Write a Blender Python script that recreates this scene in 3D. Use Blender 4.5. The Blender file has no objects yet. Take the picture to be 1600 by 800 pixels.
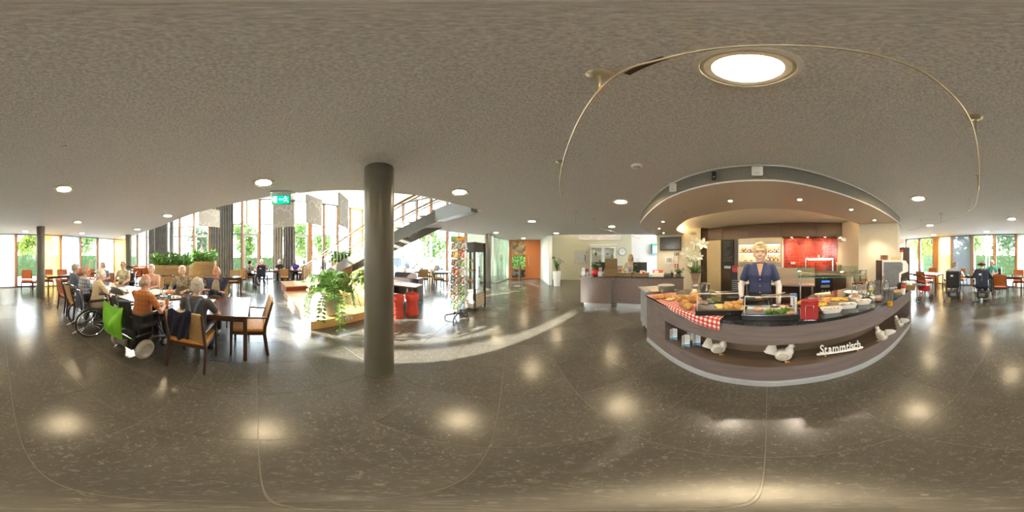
import bpy, bmesh, math, random
import numpy as np
from mathutils import Vector, Matrix, noise

random.seed(7)
PI = math.pi
def rad(a): return math.radians(a)
C = bpy.context.scene.collection
sc = bpy.context.scene

# ------------------------------------------------------------ camera, sky, sun, exposure
HC = 1.55                                     # eye height of the panorama head
cd = bpy.data.cameras.new('camera'); cam = bpy.data.objects.new('camera', cd); C.objects.link(cam)
cam.location = (0, 0, HC); cam.rotation_euler = (PI/2, 0, 0)
cd.type = 'PANO'; cd.clip_start = 0.02; cd.clip_end = 300
try: cd.cycles.panorama_type = 'EQUIRECTANGULAR'
except Exception: cd.panorama_type = 'EQUIRECTANGULAR'
sc.camera = cam
sc.view_settings.view_transform = 'Standard'; sc.view_settings.look = 'None'
sc.view_settings.gamma = 1.0; sc.view_settings.use_curve_mapping = False
sc.view_settings.exposure = 2.12
sc.cycles.max_bounces = 10; sc.cycles.diffuse_bounces = 5; sc.cycles.glossy_bounces = 4
sc.cycles.transparent_max_bounces = 16; sc.cycles.transmission_bounces = 6
sc.cycles.caustics_reflective = True; sc.cycles.caustics_refractive = False
sc.cycles.sample_clamp_indirect = 6.0
sc.cycles.use_denoising = True

w = bpy.data.worlds.new('world'); sc.world = w; w.use_nodes = True
nt = w.node_tree; nt.nodes.clear()
_o = nt.nodes.new('ShaderNodeOutputWorld'); _b = nt.nodes.new('ShaderNodeBackground')
_tc = nt.nodes.new('ShaderNodeTexCoord'); _sx = nt.nodes.new('ShaderNodeSeparateXYZ'); _r = nt.nodes.new('ShaderNodeValToRGB')
_r.color_ramp.elements[0].color = (0.97, 0.985, 1.0, 1); _r.color_ramp.elements[0].position = 0.05
_r.color_ramp.elements[1].color = (0.62, 0.78, 1.0, 1); _r.color_ramp.elements[1].position = 0.8
nt.links.new(_tc.outputs['Generated'], _sx.inputs[0]); nt.links.new(_sx.outputs['Z'], _r.inputs[0])
nt.links.new(_r.outputs[0], _b.inputs[0]); nt.links.new(_b.outputs[0], _o.inputs[0])
_b.inputs[1].default_value = 5.2              # hazy bright morning sky

SUN_DIR = Vector((0.7826*math.cos(rad(18.5)), 0.6225*math.cos(rad(18.5)), -math.sin(rad(18.5))))
sl = bpy.data.lights.new('sun', 'SUN'); so = bpy.data.objects.new('sun', sl); C.objects.link(so)
so.rotation_euler = SUN_DIR.to_track_quat('-Z', 'Y').to_euler(); so.location = (-30, -20, 14)
sl.energy = 11.0; sl.angle = rad(0.6); sl.color = (1.0, 0.93, 0.82)

# ------------------------------------------------------------ small helpers
def pol(px, d):
    """floor point at the bearing of photo column px and the measured distance d (m) from the tripod"""
    a = (px-800)*0.225*PI/180
    return (math.sin(a)*d, math.cos(a)*d)
def dist(py, z):
    """distance from the tripod at which height z is seen on photo row py"""
    return (z-HC)/math.tan((400-py)*0.225*PI/180)
def zat(py, d): return HC + d*math.tan((400-py)*0.225*PI/180)
def bearing(px): return -(px-800)*0.225*PI/180      # z-rotation that turns local +Y away from the camera along that bearing

def catmull(pts, n=6, closed=False):
    P = [Vector(p) for p in pts]; out = []; N = len(P)
    for i in range(N if closed else N-1):
        if closed: a, b, c, d = P[i-1], P[i], P[(i+1) % N], P[(i+2) % N]
        else:
            b, c = P[i], P[i+1]
            a = P[i-1] if i > 0 else b*2-c
            d = P[i+2] if i+2 < N else c*2-b
        for k in range(n):
            t = k/n
            out.append(0.5*((2*b)+(c-a)*t+(2*a-5*b+4*c-d)*t*t+(3*b-a-3*c+d)*t**3))
    if not closed: out.append(P[-1])
    return out
def resample(pts, n):
    P = [Vector(p) for p in pts]; L = [0]
    for i in range(1, len(P)): L.append(L[-1]+(P[i]-P[i-1]).length)
    out = []; j = 0
    for k in range(n):
        s = L[-1]*k/(n-1)
        while j < len(P)-2 and L[j+1] < s: j += 1
        t = (s-L[j])/max(1e-9, L[j+1]-L[j]); out.append(P[j].lerp(P[j+1], t))
    return out

class MB:
    """collects shapes; build() links them as ONE mesh object"""
    def __init__(s): s.v = []; s.f = []; s.m = []; s.cur = 0
    def add(s, V, F, M=None):
        b = len(s.v)
        if M is not None: V = [M @ Vector(p) for p in V]
        s.v.extend([tuple(p) for p in V]); s.f.extend([tuple(i+b for i in q) for q in F]); s.m.extend([s.cur]*len(F)); return s
    def slot(s, i): s.cur = i; return s
    def box(s, c, d, rz=0, b=0, M=None):
        x, y, z = d[0]/2, d[1]/2, d[2]/2
        T = Matrix.Translation(c) @ Matrix.Rotation(rz, 4, 'Z') if M is None else Matrix.Translation(c) @ M
        if b <= 0:
            V = [(-x,-y,-z),(x,-y,-z),(x,y,-z),(-x,y,-z),(-x,-y,z),(x,-y,z),(x,y,z),(-x,y,z)]
            F = [(3,2,1,0),(4,5,6,7),(0,1,5,4),(1,2,6,5),(2,3,7,6),(3,0,4,7)]
            return s.add(V, F, T)
        b = min(b, x*.95, y*.95, z*.95); V = []; idx = {}
        for i in (-1,1):
            for j in (-1,1):
                for k in (-1,1):
                    for ax in range(3):
                        p = [i*(x-b), j*(y-b), k*(z-b)]; p[ax] += (i,j,k)[ax]*b
                        idx[(i,j,k,ax)] = len(V); V.append(p)
        F = []
        for ax in range(3):
            o1, o2 = (ax+1) % 3, (ax+2) % 3
            for sg in (-1,1):
                q = []
                for a, c2 in ((-1,-1),(1,-1),(1,1),(-1,1)):
                    t = [0,0,0]; t[ax] = sg; t[o1] = a; t[o2] = c2; q.append(idx[(*t, ax)])
                F.append(q if sg > 0 else q[::-1])
            for a in (-1,1):
                for c2 in (-1,1):
                    t0 = [0,0,0]; t0[o1] = a; t0[o2] = c2; t1 = list(t0); t0[ax] = -1; t1[ax] = 1
                    q = [idx[(*t0,o1)], idx[(*t1,o1)], idx[(*t1,o2)], idx[(*t0,o2)]]
                    F.append(q if a*c2 < 0 else q[::-1])
        for i in (-1,1):
            for j in (-1,1):
                for k in (-1,1):
                    q = [idx[(i,j,k,0)], idx[(i,j,k,1)], idx[(i,j,k,2)]]
                    F.append(q if i*j*k > 0 else q[::-1])
        return s.add(V, F, T)
    def bx(s, x0, y0, z0, x1, y1, z1, b=0):
        return s.box(((x0+x1)/2, (y0+y1)/2, (z0+z1)/2), (abs(x1-x0), abs(y1-y0), abs(z1-z0)), 0, b)
    def bar(s, p0, p1, w_, h_, up=(0,0,1), b=0):
        p0 = Vector(p0); p1 = Vector(p1); d = p1-p0; L = d.length; y = d/L; u = Vector(up)
        x = y.cross(u)
        if x.length < 1e-4: x = y.cross(Vector((1,0,0)))
        x.normalize(); z = x.cross(y)
        M = Matrix((x, y, z)).transposed().to_4x4()
        return s.box((p0+p1)/2, (w_, L, h_), 0, b, M)
    def ring(s, c, x, y, r, n): return [c+x*(r*math.cos(2*PI*k/n))+y*(r*math.sin(2*PI*k/n)) for k in range(n)]
    def tube(s, pts, r, n=8, closed=False, caps=True, flat=None):
        P = [Vector(p) for p in pts]; N = len(P)
        R = r if isinstance(r, (list, tuple)) else [r]*N
        T = []
        for i in range(N):
            a = P[i-1] if (i > 0 or closed) else P[i]; b = P[(i+1) % N] if (i < N-1 or closed) else P[i]
            t = b-a; T.append(t.normalized() if t.length > 1e-9 else Vector((0,0,1)))
        x = T[0].orthogonal().normalized() if flat is None else (Vector(flat)-T[0]*T[0].dot(Vector(flat))).normalized()
        V = []
        for i in range(N):
            x = x-T[i]*x.dot(T[i])
            x = x.normalized() if x.length > 1e-6 else T[i].orthogonal().normalized()
            y = T[i].cross(x)
            rr = R[i]
            if isinstance(rr, (tuple, list)): V += [P[i]+x*(rr[0]*math.cos(2*PI*k/n))+y*(rr[1]*math.sin(2*PI*k/n)) for k in range(n)]
            else: V += s.ring(P[i], x, y, rr, n)
        F = []
        for i in range(N if closed else N-1):
            a = i*n; b = ((i+1) % N)*n
            for k in range(n): F.append((a+k, a+(k+1) % n, b+(k+1) % n, b+k))
        if caps and not closed: F.append(tuple(range(n))[::-1]); F.append(tuple(range((N-1)*n, N*n)))
        return s.add(V, F)
    def cyl(s, p0, p1, r0, r1=None, n=14, caps=True): return s.tube([p0, p1], [r0, r0 if r1 is None else r1], n, caps=caps)
    def cap(s, p0, p1, r0, r1=None, n=12):
        r1 = r0 if r1 is None else r1; p0 = Vector(p0); p1 = Vector(p1); d = p1-p0
        d = d.normalized() if d.length > 1e-6 else Vector((0,0,1))
        pts = []; R = []
        for a in (-88, -60, -30, 0): pts.append(p0+d*(r0*math.sin(rad(a)))); R.append(r0*math.cos(rad(a)))
        for a in (0, 30, 60, 88): pts.append(p1+d*(r1*math.sin(rad(a)))); R.append(r1*math.cos(rad(a)))
        return s.tube(pts, R, n)
    def lathe(s, prof, n=24, c=(0,0,0), M=None):
        V = []; F = []; c = Vector(c)
        for r, z in prof: V += [c+Vector((r*math.cos(2*PI*k/n), r*math.sin(2*PI*k/n), z)) for k in range(n)]
        for i in range(len(prof)-1):
            for k in range(n): F.append((i*n+k, i*n+(k+1) % n, (i+1)*n+(k+1) % n, (i+1)*n+k))
        if prof[0][0] > 1e-5: F.append(tuple(range(n))[::-1])
        if prof[-1][0] > 1e-5: F.append(tuple(range((len(prof)-1)*n, len(prof)*n)))
        return s.add(V, F, M)
    def prism(s, poly, z0, z1):
        n = len(poly); V = [(p[0], p[1], z0) for p in poly]+[(p[0], p[1], z1) for p in poly]
        A = sum(poly[i][0]*poly[(i+1) % n][1]-poly[(i+1) % n][0]*poly[i][1] for i in range(n))
        F = [tuple(range(n))[::-1], tuple(range(n, 2*n))]+[(i, (i+1) % n, n+(i+1) % n, n+i) for i in range(n)]
        if A < 0: F = [q[::-1] for q in F]
        return s.add(V, F)
    def ell(s, c, r, n=16, m=10, M=None):
        if not isinstance(r, (tuple, list)): r = (r, r, r)
        V = [(0,0,-1)]; F = []
        for i in range(1, m):
            a = -PI/2+PI*i/m
            V += [(math.cos(a)*math.cos(2*PI*k/n), math.cos(a)*math.sin(2*PI*k/n), math.sin(a)) for k in range(n)]
        V.append((0,0,1)); t = len(V)-1
        for k in range(n):
            F.append((0, 1+(k+1) % n, 1+k)); F.append((t, t-n+k, t-n+(k+1) % n))
            for i in range(m-2): F.append((1+i*n+k, 1+i*n+(k+1) % n, 1+(i+1)*n+(k+1) % n, 1+(i+1)*n+k))
        T = Matrix.Translation(c) @ (M.to_4x4() if M is not None else Matrix.Identity(4)) @ Matrix.Diagonal((*r, 1))
        return s.add(V, F, T)
    def loft(s, rings, caps=True):
        n = len(rings[0]); V = [p for r in rings for p in r]; F = []
        for i in range(len(rings)-1):
            for k in range(n): F.append((i*n+k, i*n+(k+1) % n, (i+1)*n+(k+1) % n, (i+1)*n+k))
        if caps: F.append(tuple(range(n))[::-1]); F.append(tuple(range((len(rings)-1)*n, len(rings)*n)))
        return s.add(V, F)
    def grid(s, fn, nu, nv):
        V = [fn(i/nu, j/nv) for j in range(nv+1) for i in range(nu+1)]
        F = [(j*(nu+1)+i, j*(nu+1)+i+1, (j+1)*(nu+1)+i+1, (j+1)*(nu+1)+i) for j in range(nv) for i in range(nu)]
        return s.add(V, F)
    def xf(s, M):
        s.v = [tuple(M @ Vector(p)) for p in s.v]; return s
    def mesh(s, name, mats, smooth=40):
        me = bpy.data.meshes.new(name); me.from_pydata(s.v, [], s.f)
        if not isinstance(mats, (list, tuple)): mats = [mats]
        for m in mats: me.materials.append(m)
        if len(mats) > 1: me.polygons.foreach_set('material_index', s.m)
        if smooth: me.shade_smooth(); me.set_sharp_from_angle(angle=rad(smooth))
        me.update(); return me
    def build(s, name, mats, parent=None, smooth=40, loc=None, rz=0):
        o = bpy.data.objects.new(name, s.mesh(name, mats, smooth)); C.objects.link(o)
        if parent is not None: o.parent = parent
        if loc is not None: o.location = loc
        if rz: o.rotation_euler = (0, 0, rz)
        return o

def tag(o, label=None, cat=None, group=None, kind=None):
    if label: o['label'] = label
    if cat: o['category'] = cat
    if group: o['group'] = group
    if kind: o['kind'] = kind
    return o
def thing(name, label, cat, loc=(0,0,0), rz=0, group=None, kind=None):
    o = bpy.data.objects.new(name, None); o.empty_display_size = .1; C.objects.link(o)
    o.location = loc if len(loc) == 3 else (loc[0], loc[1], 0); o.rotation_euler = (0, 0, rz)
    return tag(o, label, cat, group, kind)
KIDS = {}
def kids_of(r): return [o for o in C.objects if o.parent is r]
def dup(root, loc, rz=0, label=None, group=None, sc_=None):
    """copy of a thing with copies of its parts and sub-parts"""
    r = root.copy(); C.objects.link(r); r.location = loc if len(loc) == 3 else (loc[0], loc[1], 0); r.rotation_euler = (0, 0, rz)
    if sc_: r.scale = sc_ if isinstance(sc_, tuple) else (sc_,)*3
    if label: r['label'] = label
    if group: r['group'] = group
    ks = KIDS.get(root.name)
    if ks is None: ks = KIDS[root.name] = [(c, kids_of(c)) for c in kids_of(root)]
    for ch, gs in ks:
        c = ch.copy(); C.objects.link(c); c.parent = r
        for g in gs: d = g.copy(); C.objects.link(d); d.parent = c
    return r

# ------------------------------------------------------------ materials
def new_mat(name):
    m = bpy.data.materials.new(name); m.use_nodes = True; t = m.node_tree
    return m, t, t.nodes['Principled BSDF']
def lk(t, a, b): t.links.new(a, b)
def mat(name, col, rough=.5, metal=0, var=.12, scale=12, bump=0, bscale=None, alpha=None, emit=0, coat=0, stretch=None, trans=0, sheen=0, sss=0, rnd=0, coord='Object'):
    m, t, p = new_mat(name); col = tuple(col)
    tc = t.nodes.new('ShaderNodeTexCoord'); src = tc.outputs[coord]
    if stretch:
        mp = t.nodes.new('ShaderNodeMapping'); mp.inputs['Scale'].default_value = stretch; lk(t, src, mp.inputs[0]); src = mp.outputs[0]
    nz = t.nodes.new('ShaderNodeTexNoise'); nz.inputs['Scale'].default_value = scale; nz.inputs['Detail'].default_value = 3; lk(t, src, nz.inputs['Vector'])
    rp = t.nodes.new('ShaderNodeValToRGB')
    rp.color_ramp.elements[0].color = (*[c*(1-var) for c in col], 1); rp.color_ramp.elements[0].position = .3
    rp.color_ramp.elements[1].color = (*[min(1, c*(1+var)) for c in col], 1); rp.color_ramp.elements[1].position = .7
    lk(t, nz.outputs[0], rp.inputs[0]); out = rp.outputs[0]
    if rnd:
        oi = t.nodes.new('ShaderNodeObjectInfo'); hs = t.nodes.new('ShaderNodeHueSaturation')
        mr = t.nodes.new('ShaderNodeMapRange'); mr.inputs[3].default_value = 1-rnd; mr.inputs[4].default_value = 1+rnd
        lk(t, oi.outputs['Random'], mr.inputs[0]); lk(t, mr.outputs[0], hs.inputs['Value']); lk(t, out, hs.inputs['Color']); out = hs.outputs[0]
    lk(t, out, p.inputs['Base Color'])
    p.inputs['Roughness'].default_value = rough; p.inputs['Metallic'].default_value = metal
    if coat: p.inputs['Coat Weight'].default_value = coat; p.inputs['Coat Roughness'].default_value = .08
    if trans: p.inputs['Transmission Weight'].default_value = trans
    if sheen: p.inputs['Sheen Weight'].default_value = sheen
    if sss: p.inputs['Subsurface Weight'].default_value = sss; p.inputs['Subsurface Radius'].default_value = (.02, .008, .005)
    if emit: p.inputs['Emission Color'].default_value = (*col, 1); p.inputs['Emission Strength'].default_value = emit
    if alpha is not None: p.inputs['Alpha'].default_value = alpha
    if bump:
        b = t.nodes.new('ShaderNodeBump'); b.inputs['Strength'].default_value = bump; b.inputs['Distance'].default_value = .01
        n2 = t.nodes.new('ShaderNodeTexNoise'); n2.inputs['Scale'].default_value = bscale or scale*4; n2.inputs['Detail'].default_value = 4
        lk(t, src, n2.inputs['Vector']); lk(t, n2.outputs[0], b.inputs['Height']); lk(t, b.outputs[0], p.inputs['Normal'])
    return m
def glass_mat(name, tint=(1,1,1), gloss=.09, rough=.02):
    m = bpy.data.materials.new(name); m.use_nodes = True; t = m.node_tree; t.nodes.clear()
    o = t.nodes.new('ShaderNodeOutputMaterial'); mx = t.nodes.new('ShaderNodeMixShader'); tr = t.nodes.new('ShaderNodeBsdfTransparent'); g = t.nodes.new('ShaderNodeBsdfGlossy')
    lw = t.nodes.new('ShaderNodeLayerWeight'); lw.inputs[0].default_value = .25
    ma = t.nodes.new('ShaderNodeMath'); ma.operation = 'MULTIPLY_ADD'; ma.inputs[1].default_value = .55; ma.inputs[2].default_value = gloss*.5
    lk(t, lw.outputs['Fresnel'], ma.inputs[0]); lk(t, ma.outputs[0], mx.inputs[0])
    tr.inputs[0].default_value = (*tint, 1); g.inputs['Roughness'].default_value = rough
    lk(t, tr.outputs[0], mx.inputs[1]); lk(t, g.outputs[0], mx.inputs[2]); lk(t, mx.outputs[0], o.inputs[0]); return m
def screen_mat(name, col, see=.35, glow=.5):
    """woven sun-screen fabric: part open, part diffuse, part translucent"""
    m = bpy.data.materials.new(name); m.use_nodes = True; t = m.node_tree; t.nodes.clear()
    o = t.nodes.new('ShaderNodeOutputMaterial'); mx = t.nodes.new('ShaderNodeMixShader'); tr = t.nodes.new('ShaderNodeBsdfTransparent')
    m2 = t.nodes.new('ShaderNodeMixShader'); df = t.nodes.new('ShaderNodeBsdfDiffuse'); tl = t.nodes.new('ShaderNodeBsdfTranslucent')
    nz = t.nodes.new('ShaderNodeTexNoise'); nz.inputs['Scale'].default_value = 3; tc = t.nodes.new('ShaderNodeTexCoord'); lk(t, tc.outputs['Object'], nz.inputs['Vector'])
    rp = t.nodes.new('ShaderNodeValToRGB'); rp.color_ramp.elements[0].color = (*[c*.9 for c in col], 1); rp.color_ramp.elements[1].color = (*[min(1, c*1.08) for c in col], 1)
    lk(t, nz.outputs[0], rp.inputs[0]); lk(t, rp.outputs[0], df.inputs[0]); lk(t, rp.outputs[0], tl.inputs[0])
    m2.inputs[0].default_value = glow; lk(t, df.outputs[0], m2.inputs[1]); lk(t, tl.outputs[0], m2.inputs[2])
    mx.inputs[0].default_value = see; lk(t, m2.outputs[0], mx.inputs[1]); lk(t, tr.outputs[0], mx.inputs[2]); lk(t, mx.outputs[0], o.inputs[0]); return m
def emit_mat(name, col, s):
    m = bpy.data.materials.new(name); m.use_nodes = True; t = m.node_tree; t.nodes.clear()
    o = t.nodes.new('ShaderNodeOutputMaterial'); e = t.nodes.new('ShaderNodeEmission'); e.inputs[0].default_value = (*col, 1); e.inputs[1].default_value = s
    lk(t, e.outputs[0], o.inputs[0]); return m
def wood_mat(name, c0, c1, rough=.35, axis='X', scale=3.0, coat=0, rnd=0, coord='Object'):
    m, t, p = new_mat(name); tc = t.nodes.new('ShaderNodeTexCoord'); mp = t.nodes.new('ShaderNodeMapping')
    mp.inputs['Scale'].default_value = {'X': (.6, 9, 9), 'Y': (9, .6, 9), 'Z': (9, 9, .6)}[axis]; lk(t, tc.outputs[coord], mp.inputs[0])
    nz = t.nodes.new('ShaderNodeTexNoise'); nz.inputs['Scale'].default_value = scale; nz.inputs['Detail'].default_value = 5; nz.inputs['Distortion'].default_value = .6
    lk(t, mp.outputs[0], nz.inputs['Vector']); rp = t.nodes.new('ShaderNodeValToRGB')
    rp.color_ramp.elements[0].color = (*c0, 1); rp.color_ramp.elements[0].position = .3; rp.color_ramp.elements[1].color = (*c1, 1); rp.color_ramp.elements[1].position = .7
    lk(t, nz.outputs[0], rp.inputs[0]); out = rp.outputs[0]
    if rnd:
        oi = t.nodes.new('ShaderNodeObjectInfo'); hs = t.nodes.new('ShaderNodeHueSaturation'); mr = t.nodes.new('ShaderNodeMapRange'); mr.inputs[3].default_value = 1-rnd; mr.inputs[4].default_value = 1+rnd
        lk(t, oi.outputs['Random'], mr.inputs[0]); lk(t, mr.outputs[0], hs.inputs['Value']); lk(t, out, hs.inputs['Color']); out = hs.outputs[0]
    lk(t, out, p.inputs['Base Color']); p.inputs['Roughness'].default_value = rough
    if coat: p.inputs['Coat Weight'].default_value = coat
    return m
def check_mat(name, ca, cb, cc, size=.03, rough=.8, rot=0):
    """gingham: warp and weft bands cross"""
    m, t, p = new_mat(name); tc = t.nodes.new('ShaderNodeTexCoord'); mp = t.nodes.new('ShaderNodeMapping'); mp.inputs['Scale'].default_value = (1/size,)*3; mp.inputs['Rotation'].default_value = (0, 0, rot)
    lk(t, tc.outputs['UV' if size > 0 and rot == 99 else 'Object'], mp.inputs[0]); sx = t.nodes.new('ShaderNodeSeparateXYZ'); lk(t, mp.outputs[0], sx.inputs[0])
    def band(o):
        f = t.nodes.new('ShaderNodeMath'); f.operation = 'FRACT'; lk(t, o, f.inputs[0]); g = t.nodes.new('ShaderNodeMath'); g.operation = 'GREATER_THAN'; g.inputs[1].default_value = .5; lk(t, f.outputs[0], g.inputs[0]); return g.outputs[0]
    a, b = band(sx.outputs[0]), band(sx.outputs[1]); ad = t.nodes.new('ShaderNodeMath'); ad.operation = 'ADD'; lk(t, a, ad.inputs[0]); lk(t, b, ad.inputs[1])
    hf = t.nodes.new('ShaderNodeMath'); hf.operation = 'MULTIPLY'; hf.inputs[1].default_value = .5; lk(t, ad.outputs[0], hf.inputs[0])
    rp = t.nodes.new('ShaderNodeValToRGB'); rp.color_ramp.interpolation = 'CONSTANT'; rp.color_ramp.elements[0].color = (*ca, 1); rp.color_ramp.elements[1].color = (*cc, 1); rp.color_ramp.elements[1].position = .75
    e = rp.color_ramp.elements.new(.25); e.color = (*cb, 1); lk(t, hf.outputs[0], rp.inputs[0]); lk(t, rp.outputs[0], p.inputs['Base Color']); p.inputs['Roughness'].default_value = rough
    return m
def plaid_mat(name, base, line1, line2, size=.06):
    m, t, p = new_mat(name); tc = t.nodes.new('ShaderNodeTexCoord'); sx = t.nodes.new('ShaderNodeSeparateXYZ'); lk(t, tc.outputs['Object'], sx.inputs[0]); last = None
    def add(a, b, op, v=None):
        n = t.nodes.new('ShaderNodeMath'); n.operation = op; lk(t, a, n.inputs[0])
        if b is not None: lk(t, b, n.inputs[1])
        elif v is not None: n.inputs[1].default_value = v
        return n.outputs[0]
    h = add(sx.outputs[0], sx.outputs[1], 'ADD')
    def line(o, off, wd): return add(add(add(add(o, None, 'MULTIPLY', 1/size), None, 'ADD', off+50), None, 'FRACT'), None, 'LESS_THAN', wd)
    col = t.nodes.new('ShaderNodeRGB'); col.outputs[0].default_value = (*base, 1); out = col.outputs[0]
    for o in (h, sx.outputs[2]):
        for off, wd, c, f in ((0, .42, line1, .55), (.55, .14, line2, .7)):
            mx = t.nodes.new('ShaderNodeMix'); mx.data_type = 'RGBA'; k = add(line(o, off, wd), None, 'MULTIPLY', f)
            lk(t, k, mx.inputs[0]); lk(t, out, mx.inputs[6]); mx.inputs[7].default_value = (*c, 1); out = mx.outputs[2]
    lk(t, out, p.inputs['Base Color']); p.inputs['Roughness'].default_value = .85; return m
def spots_mat(name, cols, scale=25, rough=.8):
    m, t, p = new_mat(name); tc = t.nodes.new('ShaderNodeTexCoord'); v = t.nodes.new('ShaderNodeTexVoronoi'); v.inputs['Scale'].default_value = scale; lk(t, tc.outputs['Object'], v.inputs['Vector'])
    sx = t.nodes.new('ShaderNodeSeparateColor'); lk(t, v.outputs['Color'], sx.inputs[0]); rp = t.nodes.new('ShaderNodeValToRGB'); rp.color_ramp.interpolation = 'CONSTANT'
    for i, c in enumerate(cols):
        e = rp.color_ramp.elements[i] if i < 2 else rp.color_ramp.elements.new(i/len(cols)); e.position = i/len(cols); e.color = (*c, 1)
    lk(t, sx.outputs[0], rp.inputs[0]); lk(t, rp.outputs[0], p.inputs['Base Color']); p.inputs['Roughness'].default_value = rough; return m

M = {}
M['wood_frame'] = wood_mat('larch mullion', (.52,.20,.055), (.68,.31,.09), .4, 'Z')
M['wood_pale'] = wood_mat('oak slat', (.52,.33,.15), (.66,.44,.22), .45, 'X')
M['wood_step'] = wood_mat('birch step', (.60,.36,.14), (.72,.47,.21), .3, 'X', coat=.3)
M['wood_rail'] = wood_mat('oak handrail', (.30,.18,.06), (.42,.27,.1), .35, 'X')
M['wood_dark'] = wood_mat('wenge beech', (.055,.026,.018), (.095,.046,.032), .3, 'Z')
M['wood_top'] = wood_mat('wenge table top', (.075,.04,.033), (.11,.062,.052), .22, 'Y', coat=.4)
M['counter'] = wood_mat('grey brown laminate', (.140,.108,.102), (.200,.156,.146), .38, 'Y', 2.0)
M['niche'] = wood_mat('brown niche laminate', (.12,.083,.055), (.18,.125,.085), .4, 'Y', 2.0)
M['kbrown'] = wood_mat('dark brown kitchen panel', (.055,.03,.02), (.085,.047,.03), .35, 'Y', 2.0)
M['orange_door'] = wood_mat('orange wood door', (.50,.155,.04), (.60,.20,.055), .4, 'Z')
M['steel'] = mat('brushed steel', (.62,.62,.62), .28, 1, .08, 40)
M['chrome'] = mat('chrome', (.8,.8,.8), .12, 1, .05)
M['alu'] = mat('satin aluminium', (.62,.63,.64), .35, .8, .05)
M['black'] = mat('black plastic', (.018,.018,.02), .4, 0, .2)
M['black_f'] = mat('black upholstery', (.022,.022,.024), .7, 0, .3, bump=.2)
M['rubber'] = mat('grey rubber', (.42,.41,.38), .8, 0, .08)
M['white'] = mat('white lacquer', (.80,.79,.76), .4, 0, .03)
M['cream'] = mat('cream wall paint', (.72,.66,.52), .75, 0, .03, bump=.05, bscale=80)
M['sage'] = mat('pale sage wall paint', (.60,.60,.45), .75, 0, .03)
M['wallwhite'] = mat('white wall paint', (.78,.79,.80), .75, 0, .02)
M['column'] = mat('olive grey column paint', (.125,.120,.094), .38, 0, .05, 6)
M['grey_frame'] = mat('grey window frame', (.20,.215,.23), .4, .3, .05)
M['white_frame'] = mat('pale window frame', (.62,.62,.60), .45, 0, .04)
M['glass'] = glass_mat('clear glass', (.96,.98,.97), .06)
M['glass_green'] = glass_mat('greenish glass', (.84,.95,.89), .14)
M['acrylic'] = glass_mat('clear acrylic', (.95,.95,.95), .10)
M['porcelain'] = mat('white porcelain', (.82,.81,.78), .18, 0, .03)
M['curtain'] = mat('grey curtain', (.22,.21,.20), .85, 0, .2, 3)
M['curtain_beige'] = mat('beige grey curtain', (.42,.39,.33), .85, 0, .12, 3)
M['screen_yellow'] = screen_mat('yellow sun screen', (.95,.68,.24), .25, .7)
M['screen_pale'] = screen_mat('pale sun screen', (.80,.78,.70), .30, .5)
M['screen_grey'] = screen_mat('blue grey sun screen', (.24,.27,.33), .30, .25)
M['screen_light'] = screen_mat('light grey sun screen', (.62,.66,.72), .40, .35)
# ============================================================ STRUCTURE
CEIL = 2.64; HALL = 5.5; W = 10.9; YS = -8.0; YN = 9.25
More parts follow.
